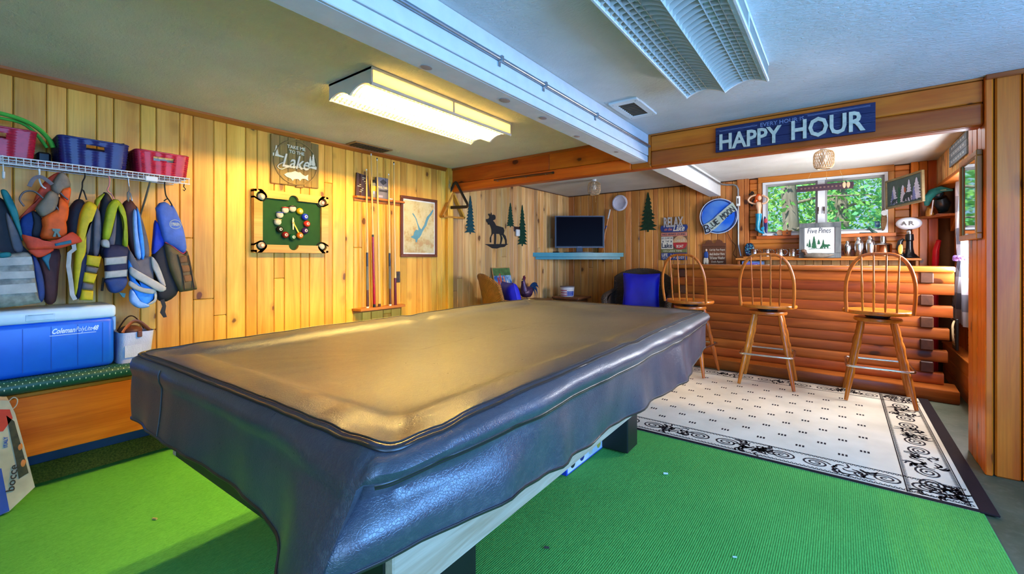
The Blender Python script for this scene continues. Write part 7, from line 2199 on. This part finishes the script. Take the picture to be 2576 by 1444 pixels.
def lerp_edge(e, z):
    for (za, ya_), (zb, yb_) in zip(e, e[1:]):
        if zb <= z <= za:
            t = (za - z) / (za - zb)
            return ya_ + (yb_ - ya_) * t
    return e[-1][1]
def curt(u, v):
    z = 1.93 - 1.31 * v
    a, b = lerp_edge(edge, z), lerp_edge(edge_n, z)
    w = abs(a - b)
    y = b + (a - b) * u
    return (0.885 + 0.025 * math.sin(u * 2 * PI * 5.5) * min(1, 0.35 + w) + 0.01 * math.sin(u * 13 + v * 4), y, z)
MB().grid(curt, 70, 40).build('cloth', check(), cur, 80)
rb = MB()
for k in range(26):
    a = 2 * PI * k / 26
    rb.ball((0.885 + 0.045 * math.cos(a), 5.65 + 0.14 * math.sin(a), 1.222 + 0.012 * math.sin(k * 2.1)), 0.018, 7, 5)
rb.build('tie_ribbon', mat('ribbon_purple', (150, 120, 216), 0.6), cur, 60)
MB().tube([(0.885, 5.0, 1.935), (0.885, 5.9, 1.935)], 0.006, 6).build('rod', WHITE, cur, 60)
rd = thing('red_float', 'long red plastic handle standing behind the bar by the curtain', 'handle', (0.86, 6.0, 0.0))
MB().tube([(0.77, 6.20, 0.0), (0.77, 6.19, 0.9), (0.775, 6.16, 1.30), (0.79, 6.11, 1.40)], [0.03, 0.03, 0.028, 0.02], 10).build('shaft', mat('red_gloss', (196, 16, 34), 0.3), rd, 60)
MB().ball((0.77, 6.19, 1.0), (0.032, 0.032, 0.05)).build('grip', mat('red_gloss', (196, 16, 34), 0.3), rd, 60)
for k in range(2):
    lpl = thing('tin_plate', ('upper' if k else 'lower') + ' of two small cream tin plates on the right alcove wall', 'plate', (0.925, 6.0, 1.17 + k * 0.12), 'tin plates by the curtain')
    MB().box(0.922, 0.929, 5.96, 6.06, 1.17 + k * 0.12, 1.28 + k * 0.12, 0.002).build('plate', mat('tin_cream', (190, 180, 150), 0.5), lpl)
    for j in range(3):
        MB().box(0.9205, 0.9225, 5.975 + j * 0.028, 5.99 + j * 0.028, 1.19 + k * 0.12, 1.26 + k * 0.12).build('dark_mark', INK, lpl)
bop = thing('black_plaque', 'black lettered board with a rope loop under the curtain', 'plaque', (0.84, 5.55, 0.45))
MB().box(0.815, 0.834, 5.46, 5.62, 0.40, 0.68, 0.004).build('board', BLACK, bop)
for k in range(5):
    MB().box(0.8135, 0.816, 5.50 + 0.01 * (k % 2), 5.60, 0.44 + k * 0.045, 0.455 + k * 0.045).build('script_line', CRS, bop)
MB().tube(smooth_loop([(0.81, 5.49, 0.66), (0.79, 5.43, 0.62), (0.79, 5.41, 0.52), (0.80, 5.45, 0.47), (0.81, 5.52, 0.48)], 4, False), 0.008, 6).build('rope', mat('rope_tan', (186, 160, 116), 0.8), bop, 60)
gs = thing('grey_plank_sign', 'weathered blue grey plank sign on the header above the curtain', 'sign', (0.79, 5.2, 2.04))
GP = wood('grey_plank', (140, 154, 170), (104, 118, 136), 'y', 0, 0.7, vary=0.15, coat=0)
for k in range(3):
    MB().box(0.786, 0.799, 4.88, 5.56, 2.042 + k * 0.06, 2.101 + k * 0.06, 0.003).build('plank', GP, gs)
for k in range(3):
    for j in range(6):
        MB().box(0.7845, 0.7865, 4.95 + j * 0.09, 5.01 + j * 0.09, 2.063 + k * 0.06, 2.08 + k * 0.06).build('worn_letter', mat('worn_white', (176, 186, 196), 0.7), gs)
jm = thing('framed_mirror', 'tall wood framed glass on the jamb reflecting the window', 'mirror', (0.64, 3.84, 1.34))
W_MR = wood('mirror_frame', (184, 114, 44), (150, 84, 26), 'z', 0, 0.3, vary=0.05)
y0, y1, z0, z1 = 3.612, 4.072, 1.332, 1.848
for b in ((y0, y1, z1 - 0.035, z1), (y0, y1, z0, z0 + 0.035), (y0, y0 + 0.035, z0 + 0.035, z1 - 0.035), (y1 - 0.035, y1, z0 + 0.035, z1 - 0.035)):
    MB().box(0.622, 0.648, *b, 0.004).build('frame_bar', W_MR, jm)
MB().box(0.634, 0.644, y0 + 0.034, y1 - 0.034, z0 + 0.034, z1 - 0.034).build('glass', MIR, jm)
MB().box(0.632, 0.635, y0 + 0.034, y0 + 0.05, z0 + 0.034, z1 - 0.034).box(0.632, 0.635, y1 - 0.05, y1 - 0.034, z0 + 0.034, z1 - 0.034).build('inner_slip', mat('slip_green', (150, 180, 150), 0.5), jm, kind='stuff')

# ------------------------------------------------------------------ woven pendant lamps
def pendant(label, x, y):
    t = thing('woven_pendant', label, 'ceiling light', (x, y, 2.05), 'woven pendant lamps in the alcove')
    MB().lathe([(0.03, 2.249), (0.03, 2.215), (0.012, 2.21), (0.012, 2.19)], 14, (x, y, 0)).build('holder', WHITE, t, 40)
    mb = MB()
    n, m_ = 24, 15
    prof = [(0.045, 2.215), (0.066, 2.205), (0.076, 2.19), (0.08, 2.17), (0.081, 2.15), (0.081, 2.13), (0.081, 2.11), (0.079, 2.09), (0.074, 2.072), (0.064, 2.06), (0.05, 2.052)]
    for k in range(n):
        for s_ in (-1, 1):
            pts = []
            for j, (r, z) in enumerate(prof):
                a = 2 * PI * (k + s_ * j * 0.35) / n
                pts.append((x + r * math.cos(a), y + r * math.sin(a), z))
            mb.tube(pts, 0.0024, 4)
    mb.build('woven_shade', mat('rattan', (196, 160, 116), 0.6, var=0.3), t, 60, kind='stuff')
    for r, z in (prof[0], prof[-1]):
        MB().tube([(x + r * math.cos(2 * PI * k / 24), y + r * math.sin(2 * PI * k / 24), z) for k in range(24)], 0.004, 6, closed=True).build('hoop', mat('rattan', (196, 160, 116), 0.6, var=0.3), t, 60)
    MB().ball((x, y, 2.145), (0.03, 0.03, 0.04)).build('bulb', mat('bulb_white', (230, 226, 214), 0.3), t, 60)
    MB().tube([(x + 0.02, y, 2.06), (x + 0.02, y, 1.96)], 0.0012, 5).ball((x + 0.02, y, 1.955), 0.005, 6, 4).build('pull_chain', mat('brass_chain', (190, 150, 90), 0.4, 0.6), t, 60)
    return t
pendant('woven rattan ceiling lamp above the bar in front of the window', -0.125, 4.97)
pendant('woven rattan ceiling lamp in the left part of the alcove above the television', -2.57, 5.2)

# ------------------------------------------------------------------ under the pool table and on the turf
bxb = thing('ball_set_box', 'blue white box printed with billiard balls under the pool table', 'box', (-1.3, 2.36, 0.0095))
MB().box(-1.42, -1.215, 2.12, 2.60, 0.0095, 0.17, 0.003).build('carton', mat('box_blue', (36, 70, 190), 0.4), bxb)
MB().box(-1.216, -1.2135, 2.13, 2.59, 0.02, 0.10).build('white_print', mat('box_white', (206, 214, 220), 0.4), bxb)
for k in range(4):
    MB().lathe([(0.028, 0.0), (0.026, 0.002)], 16, (-1.2138, 2.19 + k * 0.11, 0.06), 'x').build('ball_print', [mat('bp_dark', (40, 40, 48), 0.4), mat('bp_yellow', (206, 180, 80), 0.4), mat('bp_cream', (220, 210, 180), 0.4), mat('bp_navy', (30, 40, 110), 0.4)][(k * 3) % 4], bxb)
LITTER = [((-0.795, 2.47), (226, 226, 220), 0.009), ((-0.99, 1.54), (70, 56, 48), 0.008), ((-0.35, 1.95), (200, 214, 206), 0.006), ((-0.62, 1.45), (30, 40, 60), 0.006), ((-0.2, 1.7), (60, 50, 50), 0.006), ((-2.9, 0.95), (196, 180, 110), 0.009), ((-2.55, 0.62), (190, 170, 100), 0.008), ((-1.55, 2.1), (200, 210, 210), 0.005)]
for k, ((x, y), c, r) in enumerate(LITTER):
    q = MB().tube([(x, y, 0.0095 + r * 0.6), (x + r * 2.4, y + r * 1.2, 0.0095 + r * 0.6)], r * 0.6, 6)
    nm = ['white', 'brown', 'pale', 'navy', 'dark', 'straw coloured', 'tan', 'grey'][k]
    tag(q.build('floor_crumb', mat('crumb_%d' % k, c, 0.7), None, 60), '%s scrap of litter lying on the turf carpet' % nm, 'litter')

# ------------------------------------------------------------------ trees outside the back window
BARK = mat('tree_bark', (132, 122, 112), 0.9, var=0.4, scale=18, bump=0.8, bs=14, stretch=(1, 1, 0.15))
def leaf_mat(name, c):
    s = NT(name)
    oi = s.n('NewGeometry').outputs['Random Per Island']
    col = s.mix(oi, tuple(0.55 * k for k in lin(c)[:3]) + (1,), lin(c))
    d = s.n('BsdfDiffuse')
    t = s.n('BsdfTranslucent')
    s.link(col, d.inputs[0])
    s.link(col, t.inputs[0])
    mx = s.n('MixShader')
    mx.inputs[0].default_value = 0.4
    s.link(d.outputs[0], mx.inputs[1])
    s.link(t.outputs[0], mx.inputs[2])
    s.link(mx.outputs[0], [q for q in s.t.nodes if q.type == 'OUTPUT_MATERIAL'][0].inputs[0])
    return s.m
LV = [leaf_mat('leaf_a', (150, 216, 120)), leaf_mat('leaf_b', (124, 208, 150)), leaf_mat('leaf_c', (186, 226, 120))]
gr = struct(MB().box(-9, 12, 6.6, 24, -0.4, -0.3).build('floor_outside', mat('forest_floor', (110, 132, 74), 0.95, var=0.5, scale=3)))
gr.name = 'ground'
gr['label'] = 'grassy ground of the wood outside the window'
TREES = [(-0.75, 9.4, 0.14, 'thick pale trunk left of the window mullion', 0), (0.05, 10.6, 0.11, 'pale trunk behind the right window pane', 1), (0.95, 12.2, 0.12, 'slim trunk at the right side of the window', 1), (-2.2, 11.5, 0.10, 'slender trunk at the left side of the window', 2), (2.6, 11.0, 0.13, 'tree standing out beyond the alcove window', 0), (-0.2, 14.5, 0.14, 'far tree closing the view through the window', 2)]
for i, (x, y, r, lab, lm) in enumerate(TREES):
    t = thing('tree', lab + ' with sunlit green leaves', 'tree', (x, y, -0.3), 'trees outside the window')
    tr = random.Random(40 + i)
    MB().tube([(x + 0.05 * math.sin(k * 0.9 + i), y, -0.3 + k * 0.75) for k in range(9)], [r * (1.15 - 0.08 * k) for k in range(9)], 14).build('trunk', BARK, t, 60)
    for b in range(5):
        z = 1.2 + b * 0.5
        a = tr.uniform(0, 2 * PI)
        MB().tube([(x, y, z), (x + 0.5 * math.cos(a), y + 0.4 * math.sin(a), z + 0.12), (x + 1.2 * math.cos(a), y + 0.9 * math.sin(a), z + 0.1)], [0.03, 0.02, 0.006], 6).build('branch', BARK, t, 60)
    lv = MB()
    for k in range(5200):
        lx, ly, lz_ = x + tr.gauss(0, 1.3), y + tr.gauss(0.5, 0.8), 0.2 + tr.random() ** 0.8 * 5.2
        s_ = tr.uniform(0.035, 0.075)
        a, b_ = tr.uniform(0, 2 * PI), tr.uniform(-0.9, 0.9)
        ux, uy, uz = math.cos(a) * math.cos(b_), math.sin(a) * math.cos(b_) * 0.6, math.sin(b_)
        wx, wy, wz = -uz * 0.8, tr.uniform(-0.4, 0.4), ux
        lv.v += [(lx - ux * s_, ly - uy * s_, lz_ - uz * s_), (lx + wx * s_ * 0.5, ly + wy * s_, lz_ + wz * s_ * 0.5), (lx + ux * s_, ly + uy * s_, lz_ + uz * s_), (lx - wx * s_ * 0.5, ly - wy * s_, lz_ - wz * s_ * 0.5)]
        n0 = len(lv.v) - 4
        lv.f.append((n0, n0 + 1, n0 + 2, n0 + 3))
        lv.mi.append(0)
    lv.build('foliage', LV[lm], t, recalc=False, kind='stuff')
